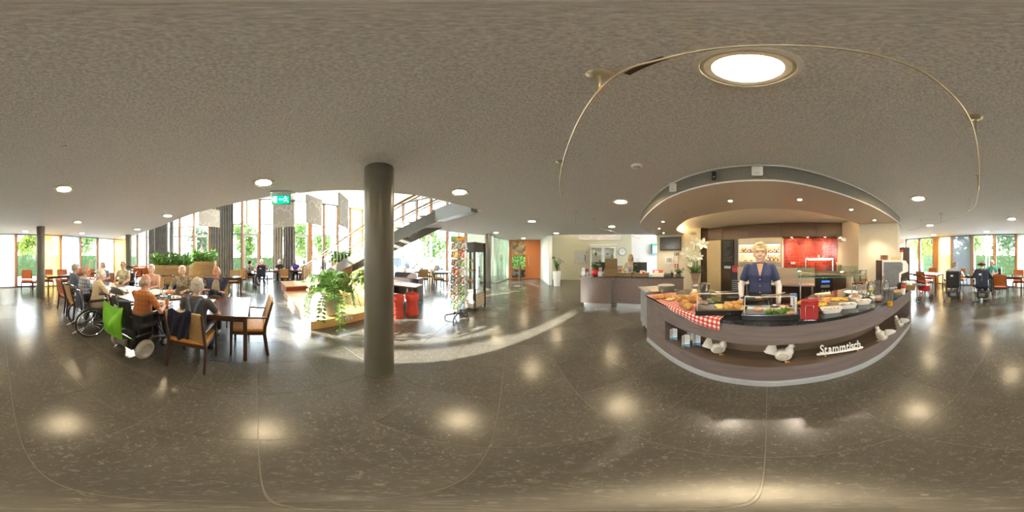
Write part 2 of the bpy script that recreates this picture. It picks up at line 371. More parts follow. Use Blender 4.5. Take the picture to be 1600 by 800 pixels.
# --- dark blue-stone floor
def stone(joints):
    m, t, p = new_mat('dark blue stone' + (' with joints' if joints else ''))
    g = t.nodes.new('ShaderNodeNewGeometry'); oi = t.nodes.new('ShaderNodeObjectInfo')
    ad = t.nodes.new('ShaderNodeVectorMath'); ad.operation = 'ADD'; ml = t.nodes.new('ShaderNodeMath'); ml.operation = 'MULTIPLY'; ml.inputs[1].default_value = 37
    lk(t, oi.outputs['Random'], ml.inputs[0]); lk(t, g.outputs['Position'], ad.inputs[0]); lk(t, ml.outputs[0], ad.inputs[1])
    n1 = t.nodes.new('ShaderNodeTexNoise'); n1.inputs['Scale'].default_value = 2.2; n1.inputs['Detail'].default_value = 9; n1.inputs['Roughness'].default_value = .68; lk(t, ad.outputs[0], n1.inputs['Vector'])
    r1 = t.nodes.new('ShaderNodeValToRGB'); r1.color_ramp.elements[0].position = .2; r1.color_ramp.elements[0].color = (.072,.066,.056,1); r1.color_ramp.elements[1].position = .8; r1.color_ramp.elements[1].color = (.122,.113,.096,1)
    lk(t, n1.outputs[0], r1.inputs[0])
    n2 = t.nodes.new('ShaderNodeTexNoise'); n2.inputs['Scale'].default_value = 34; n2.inputs['Detail'].default_value = 6; n2.inputs['Roughness'].default_value = .75; n2.inputs['Distortion'].default_value = 1.2; lk(t, ad.outputs[0], n2.inputs['Vector'])
    r2 = t.nodes.new('ShaderNodeValToRGB'); r2.color_ramp.elements[0].position = .53; r2.color_ramp.elements[0].color = (0,0,0,1); r2.color_ramp.elements[1].position = .72; r2.color_ramp.elements[1].color = (1,1,1,1); lk(t, n2.outputs[0], r2.inputs[0])
    mx = t.nodes.new('ShaderNodeMix'); mx.data_type = 'RGBA'; f = t.nodes.new('ShaderNodeMath'); f.operation = 'MULTIPLY'; f.inputs[1].default_value = .75; lk(t, r2.outputs[0], f.inputs[0])
    lk(t, f.outputs[0], mx.inputs[0]); lk(t, r1.outputs[0], mx.inputs[6]); mx.inputs[7].default_value = (.30,.28,.24,1); out = mx.outputs[2]
    # small pale fossils
    v = t.nodes.new('ShaderNodeTexVoronoi'); v.inputs['Scale'].default_value = 11; lk(t, ad.outputs[0], v.inputs['Vector'])
    lt = t.nodes.new('ShaderNodeMath'); lt.operation = 'LESS_THAN'; lt.inputs[1].default_value = .055; lk(t, v.outputs['Distance'], lt.inputs[0])
    m3 = t.nodes.new('ShaderNodeMix'); m3.data_type = 'RGBA'; f3 = t.nodes.new('ShaderNodeMath'); f3.operation = 'MULTIPLY'; f3.inputs[1].default_value = .7; lk(t, lt.outputs[0], f3.inputs[0])
    lk(t, f3.outputs[0], m3.inputs[0]); lk(t, out, m3.inputs[6]); m3.inputs[7].default_value = (.40,.37,.31,1); out = m3.outputs[2]
    hs = t.nodes.new('ShaderNodeHueSaturation'); mr = t.nodes.new('ShaderNodeMapRange'); mr.inputs[3].default_value = .93; mr.inputs[4].default_value = 1.07
    lk(t, oi.outputs['Random'], mr.inputs[0]); lk(t, mr.outputs[0], hs.inputs['Value']); lk(t, out, hs.inputs['Color']); out = hs.outputs[0]
    if joints:
        sx = t.nodes.new('ShaderNodeSeparateXYZ'); lk(t, g.outputs['Position'], sx.inputs[0]); ls = []
        for i, off in ((0, .094), (1, -.01)):
            a = t.nodes.new('ShaderNodeMath'); a.operation = 'ADD'; a.inputs[1].default_value = off+63.5+.003; lk(t, sx.outputs[i], a.inputs[0])
            d = t.nodes.new('ShaderNodeMath'); d.operation = 'DIVIDE'; d.inputs[1].default_value = .635; lk(t, a.outputs[0], d.inputs[0])
            fr = t.nodes.new('ShaderNodeMath'); fr.operation = 'FRACT'; lk(t, d.outputs[0], fr.inputs[0])
            l = t.nodes.new('ShaderNodeMath'); l.operation = 'LESS_THAN'; l.inputs[1].default_value = .011; lk(t, fr.outputs[0], l.inputs[0]); ls.append(l.outputs[0])
        mm = t.nodes.new('ShaderNodeMath'); mm.operation = 'MAXIMUM'; lk(t, ls[0], mm.inputs[0]); lk(t, ls[1], mm.inputs[1])
        m4 = t.nodes.new('ShaderNodeMix'); m4.data_type = 'RGBA'; lk(t, mm.outputs[0], m4.inputs[0]); lk(t, out, m4.inputs[6]); m4.inputs[7].default_value = (.24,.22,.18,1); out = m4.outputs[2]
    lk(t, out, p.inputs['Base Color'])
    rr = t.nodes.new('ShaderNodeMapRange'); rr.inputs[3].default_value = .21; rr.inputs[4].default_value = .27; lk(t, n1.outputs[0], rr.inputs[0]); lk(t, rr.outputs[0], p.inputs['Roughness'])
    p.inputs['Specular IOR Level'].default_value = .6
    b = t.nodes.new('ShaderNodeBump'); b.inputs['Strength'].default_value = .06; b.inputs['Distance'].default_value = .004; lk(t, n2.outputs[0], b.inputs['Height']); lk(t, b.outputs[0], p.inputs['Normal'])
    return m
fl = MB(); fl.prism([(-11.4,-8.4),(12,-8.4),(12,13.5),(-11.4,13.5)], -.3, -.003)
floor = tag(fl.build('floor', stone(True)), 'dark polished blue-stone floor of square tiles', 'floor', kind='structure')
TS = .635
tile_me = MB().box((0,0,-.006), (TS-.004, TS-.004, .012), 0, .0006).mesh('tile', stone(False), 30)
for i in range(-14, 15):
    for j in range(-14, 15):
        x, y = -.094+(i+.5)*TS, .01+(j+.5)*TS
        if math.hypot(x, y) < 6.1:
            o = bpy.data.objects.new('tile', tile_me); C.objects.link(o); o.parent = floor
            o.location = (x, y, random.uniform(-.0006, .0006))

# --- ceiling slab with the curved edge of the atrium void
m, t, p = new_mat('spray plaster ceiling'); M['ceiling'] = m
g = t.nodes.new('ShaderNodeNewGeometry'); n1 = t.nodes.new('ShaderNodeTexNoise'); n1.inputs['Scale'].default_value = 70; n1.inputs['Detail'].default_value = 4; n1.inputs['Roughness'].default_value = .6; lk(t, g.outputs['Position'], n1.inputs['Vector'])
r1 = t.nodes.new('ShaderNodeValToRGB'); r1.color_ramp.elements[0].position = .3; r1.color_ramp.elements[0].color = (.60,.575,.545,1); r1.color_ramp.elements[1].position = .7; r1.color_ramp.elements[1].color = (.95,.935,.91,1)
lk(t, n1.outputs[0], r1.inputs[0]); lk(t, r1.outputs[0], p.inputs['Base Color']); p.inputs['Roughness'].default_value = .9
b = t.nodes.new('ShaderNodeBump'); b.inputs['Strength'].default_value = 1; b.inputs['Distance'].default_value = .025; lk(t, n1.outputs[0], b.inputs['Height']); lk(t, b.outputs[0], p.inputs['Normal'])
edge = [(-7.6,-8.1),(-6.5,-6.2),(-5.2,-3.72),(-4.19,-2.13),(-3.75,-1.42),(-3.44,-.83),(-3.17,-.30),(-2.86,.22),(-2.62,.63),(-2.36,1.03),(-2.03,1.56),(-1.78,2.0),(-1.48,2.42),(-1.15,3.05),(-.68,3.8)]
ev = [(v.x, v.y) for v in catmull([(x, y, 0) for x, y in edge], 4)]
slab = ev+[(-3.3,5.35),(-2.77,6.7),(-1.89,7.88),(-1.05,8.89),(-.2,10.9),(2.1,10.9),(2.1,8.4),(2.63,7.87),(4.15,7.19),(5.9,5.8),(7.5,4.2),(9.5,4.2),(9.5,-8.1)]
tag(MB().prism(slab, CEIL, CEIL+.32).build('ceiling', M['ceiling'], smooth=0), 'low sprayed plaster ceiling with a curved edge at the atrium', 'ceiling', kind='structure')
M['hall_ceiling'] = mat('white hall ceiling', (.78,.77,.74), .8, 0, .02)
c2 = MB(); c2.bx(-11.3,-8.4,HALL, 12,13.5,HALL+.3)
tag(c2.build('ceiling', M['hall_ceiling'], smooth=0), 'high white ceiling over the double-height atrium', 'ceiling', kind='structure')
c3 = MB(); c3.prism([(2.1,11.3),(2.1,8.5),(2.7,7.95),(4.2,7.27),(5.95,5.9),(7.5,4.3),(12,4.3),(12,13),(2.1,13)], 3.6, 3.8)
tag(c3.build('ceiling', M['hall_ceiling'], smooth=0), 'raised white ceiling behind the reception desk', 'ceiling', kind='structure')

def wall(name, poly, z0, z1, m, label):
    return tag(MB().prism(poly, z0, z1).build(name, m, smooth=0), label, 'wall', kind='structure')
def wline(p0, p1, th=.12):
    a = Vector((*p0, 0)); b = Vector((*p1, 0)); n = (b-a).cross(Vector((0,0,1))).normalized()*th
    return [(a.x, a.y), (b.x, b.y), (b.x+n.x, b.y+n.y), (a.x+n.x, a.y+n.y)]
wall('wall_south', [(-7.7,-8.35),(9.6,-8.35),(9.6,-8.13),(-7.7,-8.13)], CEIL+.005, HALL, M['wallwhite'], 'plain upper wall above the south windows')
wall('wall_east', [(7.2,-8.1),(7.4,-8.1),(7.4,-2.5),(7.2,-2.5)], 0, CEIL, M['cream'], 'cream end wall beside the bright south windows')
wall('wall_east', [(9.52,-8.3),(9.7,-8.3),(9.7,4.2),(9.52,4.2)], 0, HALL, M['cream'], 'outer wall behind the kitchen')
wall('wall_northeast', [(12,4.2),(12.2,4.2),(12.2,13),(12,13)], 0, HALL, M['wallwhite'], 'white wall of the side room behind reception')
wall('wall_northeast', wline((7.3,8.15),(12,5.6)), 0, 3.6, M['wallwhite'], 'white wall right of the wall clock')
wall('wall_north', wline((2.1,10.75),(7.3,8.15)), 0, 3.6, M['sage'], 'pale sage wall with clock and glass cabinet behind reception')
wall('wall_north', [(1.92,8.36),(2.1,8.36),(2.1,10.9),(1.92,10.9)], 0, CEIL-.002, M['wallwhite'], 'narrow white wall end beside the white planter')
wall('wall_north', [(-.2,11.02),(12,13.2),(12,13.4),(-.2,11.2)], 0, HALL, M['cream'], 'outer wall behind the orange door')
bs = MB(); bs.prism(wline((2.15,10.7),(7.28,8.13), -.015), 0, .09)
tag(bs.build('baseboard_north', mat('grey baseboard', (.22,.22,.21), .5)), 'grey baseboard under the sage wall', 'baseboard', kind='structure')

# --- round columns
def column(x, y, r, h, label, foot=None):
    mb = MB(); mb.lathe([(r,0),(r,h)], 40)
    o = mb.build('column', M['column'], loc=(x, y, 0)); tag(o, label, 'column', kind='structure')
    k = MB(); k.lathe([(r+.006,0),(r+.006,.012),(r,.016)], 40); k.build('base_ring', M['column'], o)
    return o
column(-1.35, 1.27, .17, CEIL, 'thick olive-grey round column in front of the wooden platform')
column(-1.49,-5.85, .16, CEIL, 'olive-grey round column near the long table by the south windows')
column(-5.96,-5.92, .16, CEIL, 'olive-grey round column left of the slatted planters')
column(-10.35,-5.9, .16, HALL, 'tall pale column among the dark curtains in the glazed corner')
column(-1.2, 8.05, .16, CEIL, 'olive-grey round column beside the glass partition')

# --- glazed facades: one window per bay
nwin = [0]
def window(p0, p1, z1, trans=(), kind='clear', label='', frame='wood', door=False, mul=.085, wide0=0, blind=None, depth=.16):
    """bay from p0 to p1 (interior seen on the left of p0->p1); the mullion stands at p0"""
    nwin[0] += 1
    a = Vector((*p0, 0)); b = Vector((*p1, 0)); L = (b-a).length; ang = math.atan2(b.y-a.y, b.x-a.x)
    r = thing('window_%d' % nwin[0], label, 'window', (a.x, a.y, 0), ang, kind='structure')
    fm = {'wood': M['wood_frame'], 'grey': M['grey_frame'], 'white': M['white_frame']}[frame]
    w0 = mul+wide0
    MB().bx(-mul/2, -depth/2, 0, -mul/2+w0, depth/2, z1, .004).build('mullion', M['wood_frame'], r)
    x0 = -mul/2+w0; x1 = L-mul/2; fw = .07 if frame == 'grey' else .045
    mb = MB(); mb.bx(x0, -.06, .0, x0+fw, .02, z1); mb.bx(x1-fw, -.06, 0, x1, .02, z1); mb.bx(x0, -.06, 0, x1, .02, .07); mb.bx(x0, -.06, z1-.06, x1, .02, z1)
    fo = mb.build('window_frame', fm if frame != 'wood' else M['grey_frame'], r, smooth=0)
    zs = [.07]+list(trans)+[z1-.06]
    for z in trans: MB().bx(x0+.002, -.062, z-.035, x1-.002, .022, z+.035).build('transom', fm, r, smooth=0)
    for i in range(len(zs)-1):
        MB().bx(x0+.03, -.025, zs[i]-.01, x1-.03, -.015, zs[i+1]+.01).build('pane', M['glass'], r, smooth=0)
    if door:
        d = MB(); zt = trans[0]-.04; q = .10
        d.bx(x0+fw, -.05, .03, x0+fw+q, .03, zt); d.bx(x1-fw-q, -.05, .03, x1-fw, .03, zt); d.bx(x0+fw+q, -.05, zt-q, x1-fw-q, .03, zt); d.bx(x0+fw+q, -.05, .03, x1-fw-q, .03, .2)
        d.build('door_frame', M['white_frame'], r, smooth=0)
        h = MB(); h.tube([(x1-fw-q*.5, .03, 1.0), (x1-fw-q*.5, .08, 1.0), (x1-fw-q*.5-.12, .08, 1.0)], .011, 8); h.build('door_handle', M['steel'], r)
    if blind: MB().bx(x0+.01, -.115, .03, x1-.01, -.112, z1-.03).build('sun_screen', M[blind], r, smooth=0)
    return r
# south wall, from the right (x=+7) to the corner
SX = [7.05,5.96,4.90,3.76,2.63,1.46,.37,-.78,-1.94,-3.10,-4.27,-5.44,-6.67,-7.77,-8.95,-10.05,-10.85]
SK = [('clear',None,'first clear window from the cream end wall, hedge outside'),('clear',None,'second clear window right of the coffee machine, hedge outside'),
      ('y','screen_yellow','window with yellow sun screen behind the red walker'),('g','screen_grey','window with dark blue-grey sun screen behind the wheelchairs'),
      ('clear',None,'clear window with white frame of a pergola outside'),('clear',None,'clear window behind the man in turquoise, dark tree outside'),
      ('p','screen_pale','window with pale cream sun screen at the seam of the panorama'),('clear',None,'clear window with garden trees left of a round column'),
      ('y','screen_yellow','window with yellow sun screen right of the near round column'),('l','screen_light','window with light blue-grey sun screen beyond the long table'),
      ('clear',None,'clear window with hedge and trees beyond the long table'),('l','screen_pale','window with pale screen beyond the grey-haired woman'),
      ('y','screen_yellow','narrow-looking window with yellow sun screen left of the second round column'),('clear',None,'clear window just right of the second round column'),
      ('clear',None,'clear south window near the table lamp'),('clear',None,'last narrow south window beside the dark corner curtain')]
T2 = (3.03, 3.70)
for i in range(len(SX)-1):
    window((SX[i], YS), (SX[i+1], YS), CEIL if i < 13 else HALL, () if i < 13 else T2, SK[i][0], SK[i][2], 'wood' if i < 13 else 'grey', wide0=.28 if i == 2 else 0, blind=SK[i][1])
MB().bx(SX[-1]-.08, YS-.08, 0, SX[-1]+.04, YS+.08, HALL).build('trim_1', M['wood_frame'], smooth=0)['kind'] = 'structure'
# south side of the atrium, above the low windows (x < -7.6 the hall is double height)
# west wall, from south corner to north corner
WY = [-7.85]+[.23+1.143*k for k in range(-6, 8)]+[9.2]
T2 = (3.03, 3.70)
WK = {2: ('wood', False, None, 'tall bright window with wooden transoms between the dark curtains and a glazed door'), 3: ('white', True, None, 'tall window with pale glazed door, red parasol outside'),
      6: ('white', True, None, 'tall window with pale glazed door behind the woman in the patterned dress'), 9: ('white', True, None, 'tall window with pale glazed door right of the grey curtain'),
      13: ('wood', False, 'screen_yellow', 'tall window with yellow sun screen right of the hanging panels'), 14: ('grey', False, 'screen_yellow', 'tall corner window with yellow sun screen behind the stairs')}
WN = ['first','second','third','fourth','fifth','sixth','seventh','eighth','ninth','tenth','eleventh','twelfth','thirteenth','fourteenth','fifteenth']
for i in range(len(WY)-1):
    fr, dr, bl, lb = WK.get(i, ('grey', False, None, 'tall grey-framed atrium window, %s bay of the west facade from its south corner' % WN[i]))
    window((-W, WY[i]), (-W, WY[i+1]), HALL, (3.03,) if dr else T2, 'clear', lb, fr, dr, blind=bl, wide0=.14 if i == 10 else 0)
# north wall
NX = [-10.85,-9.62,-8.46,-7.29,-6.10,-4.99,-3.87,-2.69,-1.08]
NL = ['north window in the corner behind the stairs','second north window behind the stairs','north window left of the dark column shadow','north window above the dark piano with parked cars outside','north window above the white café table',
      'north window behind the pale café chair','north window left of the card rack','north window behind the display fridge']
for i in range(len(NX)-1):
    window((NX[i], YN), (NX[i+1], YN), HALL, (3.4,), 'clear', NL[i], 'wood', depth=.12)
# glass partition of the vestibule
pa = Vector((-1.05,8.95,0)); pb = Vector((-.22,10.98,0))
r = thing('wall_glass', 'green-tinted frameless glass partition beside the orange door', 'partition', (pa.x, pa.y, 0), math.atan2(pb.y-pa.y, pb.x-pa.x), kind='structure')
Lp = (pb-pa).length
for k in range(4): MB().bx(Lp*k/4+.012, -.006, .04, Lp*(k+1)/4-.012, .006, CEIL-.05).build('pane', M['glass_green'], r, smooth=0)
for k in range(5): MB().bx(Lp*k/4-.014, -.025, 0, Lp*k/4+.014, .025, CEIL).build('post', M['alu'], r, smooth=0)
mb = MB(); mb.bx(0,-.03,0,Lp,.03,.04); mb.bx(0,-.03,CEIL-.05,Lp,.03,CEIL); mb.build('rail', M['alu'], r, smooth=0)
st = MB(); st.bx(Lp*.42,-.012,1.25,Lp*.5,-.008,1.62); st.build('notice', mat('pale notice', (.75,.72,.70), .6), r, smooth=0)
wall('wall_vestibule', [(-4.2,12.6),(-.2,12.6),(-.2,12.8),(-4.2,12.8)], 0, HALL, mat('pale green vestibule', (.66,.72,.58), .7), 'pale green vestibule wall seen through the glass')
# orange wall with door and glazed side panel
r = thing('door_1', 'wide flat orange wood door with tall bar handle', 'door', (1.02, 10.90, 0), 0, kind='structure')
MB().bx(0, 0, .01, .95, .06, CEIL-.12, .004).build('door_leaf', M['orange_door'], r)
mb = MB(); mb.bx(-.06,-.02,0,0,.1,CEIL); mb.bx(.95,-.02,0,1.0,.1,CEIL); mb.bx(0,-.02,CEIL-.12,.95,.1,CEIL); mb.build('door_frame', M['orange_door'], r, smooth=0)
h = MB(); h.tube([(.10,0,.95),(.10,-.06,.95),(.10,-.06,1.5),(.10,0,1.5)], .014, 8); h.build('door_handle', M['steel'], r)
nwin[0] += 1
r = thing('window_%d' % nwin[0], 'orange-framed three-pane panel left of the orange door', 'window', (-.2, 10.92, 0), 0, kind='structure')
mb = MB()
for x in (0, .14, 1.10): mb.bx(x, 0, 0, x+.06, .1, CEIL)
for z in (0, .62, 1.62, CEIL-.12): mb.bx(0, .002, z, 1.16, .098, z+.09)
mb.build('window_frame', M['orange_door'], r, smooth=0)
lm = spots_mat('leafy green print', [(.05,.22,.03),(.12,.42,.05),(.30,.60,.12),(.55,.75,.40),(.08,.30,.05)], 14, .25)
MB().bx(.2,.05,.71,1.10,.06,1.62).build('leaf_print_pane', lm, r, smooth=0)
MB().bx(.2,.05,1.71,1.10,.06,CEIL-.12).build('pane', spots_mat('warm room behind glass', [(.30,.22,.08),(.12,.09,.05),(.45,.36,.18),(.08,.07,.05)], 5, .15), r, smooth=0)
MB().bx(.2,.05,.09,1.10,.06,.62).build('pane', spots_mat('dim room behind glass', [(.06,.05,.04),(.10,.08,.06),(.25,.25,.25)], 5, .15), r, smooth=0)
bo = MB(); bo.lathe([(.075,0),(.075,.95),(.05,1.02),(0,1.03)], 16); bo.build('bollard', M['column'], loc=(.5,10.3,0)); tag(bpy.data.objects['bollard'], 'grey round-topped post in front of the leaf-print panel', 'post')

# --- curtains
def curtain(p0, p1, z0, z1, m, label, amp=.07, wl=.17):
    a = Vector((*p0,0)); b = Vector((*p1,0)); L = (b-a).length; n = int(L/wl*10); d = (b-a)/L; q = Vector((-d.y, d.x, 0)); rs = []
    for i in range(n+1):
        s = L*i/n; pt = a+d*s+q*(amp*math.sin(2*PI*s/wl+.7*math.sin(s*5))+.03*math.sin(s*3.1)); rs.append(pt)
    mb = MB(); K = len(rs)
    V = [(p.x+q.x*o, p.y+q.y*o, z) for z in (z0, z1) for o in (0, .006) for p in rs]; F = []
    for i in range(K-1):
        F.append((i, i+1, 2*K+i+1, 2*K+i)); F.append((K+i+1, K+i, 3*K+i, 3*K+i+1)); F.append((i+1, i, K+i, K+i+1)); F.append((2*K+i, 2*K+i+1, 3*K+i+1, 3*K+i))
    mb.add(V, F); o = mb.build('curtain', m, smooth=80); tag(o, label, 'curtain', kind='structure')
    rl = MB(); rl.bar((a.x, a.y, z1+.01), (b.x, b.y, z1+.01), .03, .03); rl.build('curtain_rail', M['alu'], o)
    return o
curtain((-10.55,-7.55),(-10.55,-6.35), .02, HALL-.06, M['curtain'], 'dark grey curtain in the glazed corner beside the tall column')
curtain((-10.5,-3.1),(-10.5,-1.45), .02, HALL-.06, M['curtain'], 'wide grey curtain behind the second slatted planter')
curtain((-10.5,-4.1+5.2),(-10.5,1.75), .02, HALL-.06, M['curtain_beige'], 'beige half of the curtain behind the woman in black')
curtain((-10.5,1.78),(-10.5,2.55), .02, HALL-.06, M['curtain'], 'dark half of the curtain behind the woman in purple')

curtain((-10.5,-7.62),(-9.75,-7.62), .02, HALL-.06, M['curtain'], 'dark grey curtain added against the sun on the south side of the glazed corner')  # extra curtain, added to keep direct sun off the floor under the camera

# --- kitchen shell
KA = Vector((6.35,2.06,0)); KB = Vector((5.10,-2.6,0)); kd = (KB-KA).normalized(); kn = Vector((kd.y, -kd.x, 0))
if kn.x > 0: kn = -kn                          # into the room
KANG = math.atan2(kd.y, kd.x); KL = (KB-KA).length
wall('wall_kitchen', wline((KA.x-kn.x*.05, KA.y-kn.y*.05), (KB.x-kn.x*.05, KB.y-kn.y*.05), -.15 if False else .15), 0, CEIL, M['kbrown'], 'dark brown kitchen back wall')
wall('wall_kitchen', [(3.70,-2.30),(2.94,-3.0),(3.3,-3.45),(5.6,-3.0),(5.2,-2.3)], 0, CEIL-.02, M['cream'], 'cream pier behind the coffee machine')
wall('wall_kitchen', wline((5.30,4.25),(5.85,2.55)), 0, CEIL, M['cream'], 'cream wall with the black television')
tag(MB().prism(wline((5.85,2.55),(6.35,2.06)), 0, CEIL).build('trim_2', M['kbrown'], smooth=0), 'dark brown reveal left of the kitchen door', 'trim', kind='structure')

# --- round canopy above the counter
OUT = [(5.7,4.4),(4.5,4.05),(3.43,3.40),(2.87,2.83),(2.22,1.90),(1.88,1.26),(1.74,.64),(1.735,.06),(1.76,-.21),(1.84,-.52),(2.03,-1.15),(2.30,-1.85),(2.78,-2.79),(3.2,-3.4),(4.2,-4.3)]
INN = [(6.2,3.2),(5.0,3.05),(4.27,2.67),(3.35,1.81),(3.07,1.13),(2.9,.5),(2.876,0),(2.93,-.6),(3.17,-1.31),(3.7,-2.3),(4.4,-3.0),(5.2,-3.4)]
NC = 72
oc = resample(catmull([(x, y, 0) for x, y in OUT], 8), NC); ic = resample(catmull([(x, y, 0) for x, y in INN], 8), NC)
CB = 2.41
cano = thing('canopy', 'curved suspended canopy ring with perforated fascia above the food counter', 'canopy', (1.74,.3,CB), 0, kind='structure')
off = Vector((-1.74,-.3,-CB))
def strip(mb, A, B, flip=False):
    n = len(A); V = [tuple(Vector(p)+off) for p in A]+[tuple(Vector(p)+off) for p in B]
    F = [(i, i+1, n+i+1, n+i) for i in range(n-1)]
    mb.add(V, [q[::-1] for q in F] if flip else F)
up = lambda pts, z: [Vector((p.x, p.y, z)) for p in pts]
def inset(A, B, d): return [a+(b-a).normalized()*d for a, b in zip(A, B)]
oc2 = inset(oc, ic, .03); oi = inset(oc, ic, .02)
mb = MB(); strip(mb, up(oc, CB), up(ic, CB)); strip(mb, up(ic, CB), up(ic, CB+.05)); strip(mb, up(ic, CB+.05), up(inset(ic, oc, .12), CB+.05)); strip(mb, up(inset(ic, oc, .12), CB+.05), up(inset(ic, oc, .12), CEIL))
mb.build('soffit', mat('canopy soffit', (.60,.52,.44), .55, 0, .02), cano)
mb = MB(); strip(mb, up(oc, CB), up(oc, CB+.022)); strip(mb, up(oc, CB+.022), up(oc2, CB+.022)); strip(mb, up(oc, CEIL-.012), up(oc, CEIL)); strip(mb, up(oc2, CEIL-.012), up(oc, CEIL-.012)); mb.build('edge_trim', M['white'], cano)
m, t, p = new_mat('perforated steel sheet'); tc = t.nodes.new('ShaderNodeTexCoord'); mp = t.nodes.new('ShaderNodeMapping'); mp.inputs['Scale'].default_value = (60,60,60); lk(t, tc.outputs['UV'], mp.inputs[0])
sx = t.nodes.new('ShaderNodeSeparateXYZ'); lk(t, mp.outputs[0], sx.inputs[0]); ws = []
for s in (1, -1):
    a = t.nodes.new('ShaderNodeMath'); a.operation = 'MULTIPLY_ADD'; a.inputs[1].default_value = s*1.0; lk(t, sx.outputs[1], a.inputs[0]); lk(t, sx.outputs[0], a.inputs[2])
    f = t.nodes.new('ShaderNodeMath'); f.operation = 'FRACT'; lk(t, a.outputs[0], f.inputs[0]); l = t.nodes.new('ShaderNodeMath'); l.operation = 'GREATER_THAN'; l.inputs[1].default_value = .32; lk(t, f.outputs[0], l.inputs[0]); ws.append(l.outputs[0])
mm = t.nodes.new('ShaderNodeMath'); mm.operation = 'MULTIPLY'; lk(t, ws[0], mm.inputs[0]); lk(t, ws[1], mm.inputs[1])
mx = t.nodes.new('ShaderNodeMix'); mx.data_type = 'RGBA'; lk(t, mm.outputs[0], mx.inputs[0]); mx.inputs[6].default_value = (.36,.35,.30,1); mx.inputs[7].default_value = (.03,.03,.025,1); lk(t, mx.outputs[2], p.inputs['Base Color']); p.inputs['Roughness'].default_value = .45; p.inputs['Metallic'].default_value = .3
mb = MB(); strip(mb, up(oi, CB+.022), up(oi, CEIL-.012)); fo = mb.build('perforated_fascia', m, cano)
uv = fo.data.uv_layers.new(name='UVMap'); acc = [0]
for i in range(1, NC): acc.append(acc[-1]+(oi[i]-oi[i-1]).length)
for pl in fo.data.polygons:
    for li in pl.loop_indices:
        vi = fo.data.loops[li].vertex_index; uv.data[li].uv = (acc[vi % NC], fo.data.vertices[vi].co.z)
# warm light strip lying in the trough behind the canopy's inner lip
mb = MB(); lip = inset(ic, oc, .06); A = lip[4:NC-4]; strip(mb, up(inset(A, oc[4:NC-4], -.012), CB+.06), up(inset(A, oc[4:NC-4], .012), CB+.06)); 
mb.build('light_strip', emit_mat('warm light strip', (1,.72,.34), 30), cano)
def canopy_spot(px, z, label, lit=True, d=None, py=None):
    d = d or dist(py, z); x, y = pol(px, d)
    r = thing('spotlight', label, 'spotlight', (x, y, z), 0, 'small spotlights in the canopy soffit')
    MB().lathe([(.026,-.001),(.040,-.006),(.044,-.001),(.044,.0)], 20).build('trim_ring', M['chrome'], r)
    MB().lathe([(.0,-.004),(.027,-.004)], 16).build('lens', emit_mat('halogen lens', (1,.84,.6), 45) if lit and 'hal' not in M else M.get('hal', M['alu']) if lit else M['alu'], r)
    if lit and 'hal' not in M: M['hal'] = bpy.data.materials['halogen lens']
    if lit:
        l = bpy.data.lights.new('spot', 'SPOT'); l.energy = 16; l.spot_size = rad(95); l.spot_blend = .8; l.shadow_soft_size = .03; l.color = (1,.86,.66)
        lo = bpy.data.objects.new('spot', l); C.objects.link(lo); lo.parent = r; lo.location = (0,0,-.02)
    return r
for px, py, lit, lb in ((1141,314,1,'lit spotlight in the canopy above the flower vase'),(1069,330.5,0,'unlit spotlight in the canopy left of the vase'),(1036,346.5,1,'lit spotlight, front of three near the canopy left end'),(1030,357,1,'lit spotlight, middle of three near the canopy left end'),(1037,364,1,'lit spotlight, rear of three near the canopy left end'),
                    (1249.5,312,1,'lit spotlight in the canopy above the napkins'),(1330,327.5,1,'lit spotlight in the canopy above the egg bowl'),(1366.5,344,1,'lit spotlight in the canopy beside the cream pier')):
    canopy_spot(px, CB, lb, lit, py=py)

# --- recessed round downlights
LENS = emit_mat('lit downlight lens', (1,.78,.47), 42)
M['lamp_ring'] = mat('downlight ring', (.62,.58,.50), .45)
def downlight(px, py, label, r=.165, z=CEIL):
    d = dist(py, z); x, y = pol(px, d)
    o = thing('downlight', label, 'ceiling light', (x, y, z), 0, 'round recessed downlights')
    MB().lathe([(r*.64,-.001),(r*.66,-.010),(r*.80,-.012),(r*.82,-.006),(r*.86,-.005),(r*.88,-.014),(r*.98,-.010),(r,-.001),(r,0)], 40).build('trim_ring', M['lamp_ring'], o)
    MB().lathe([(.0,-.012),(r*.4,-.011),(r*.65,-.004)], 32).build('lens', LENS, o)
    return o
for a in ((1169,107,'large round downlight nearest the camera beside the rail'),(100,295,'downlight above the floor left of the long table'),(412,285,'downlight beside the green exit sign'),(718,300,'downlight right of the thick column'),
          (970,315,'downlight left of the canopy'),(1435,310,'downlight right of the canopy'),(262,337,'downlight above the second planter'),(121.5,347,'downlight above the blue plaid shirt'),(214.5,358.3,'small-looking downlight above the first planter'),
          (831,345.7,'downlight in front of the orange door'),(956,354,'downlight above the wall cabinet'),(1453,352,'downlight above the red walker'),(1581,342,'downlight above the orange chair'),(869,364.5,'downlight beside the narrow wall end'),
          (775,363.7,'downlight in front of the glass partition'),(1542,362,'downlight above the man in turquoise'),(39.5,361,'downlight near the south windows left of the column'),(818,372.3,'farthest downlight before the orange door'),(128,364.5,'downlight near the yellow south screen'),(1459,367,'farthest downlight near the south windows'),(193,370.3,'downlight at the second round column')):
    downlight(*a)
for px, py, lb in ((464,302.3,'small atrium downlight left of the hanging panels'),(517,308.5,'small atrium downlight between hanging panels'),(562,316.5,'small atrium downlight near the yellow screen')):
    downlight(px, py, lb, .11, HALL)
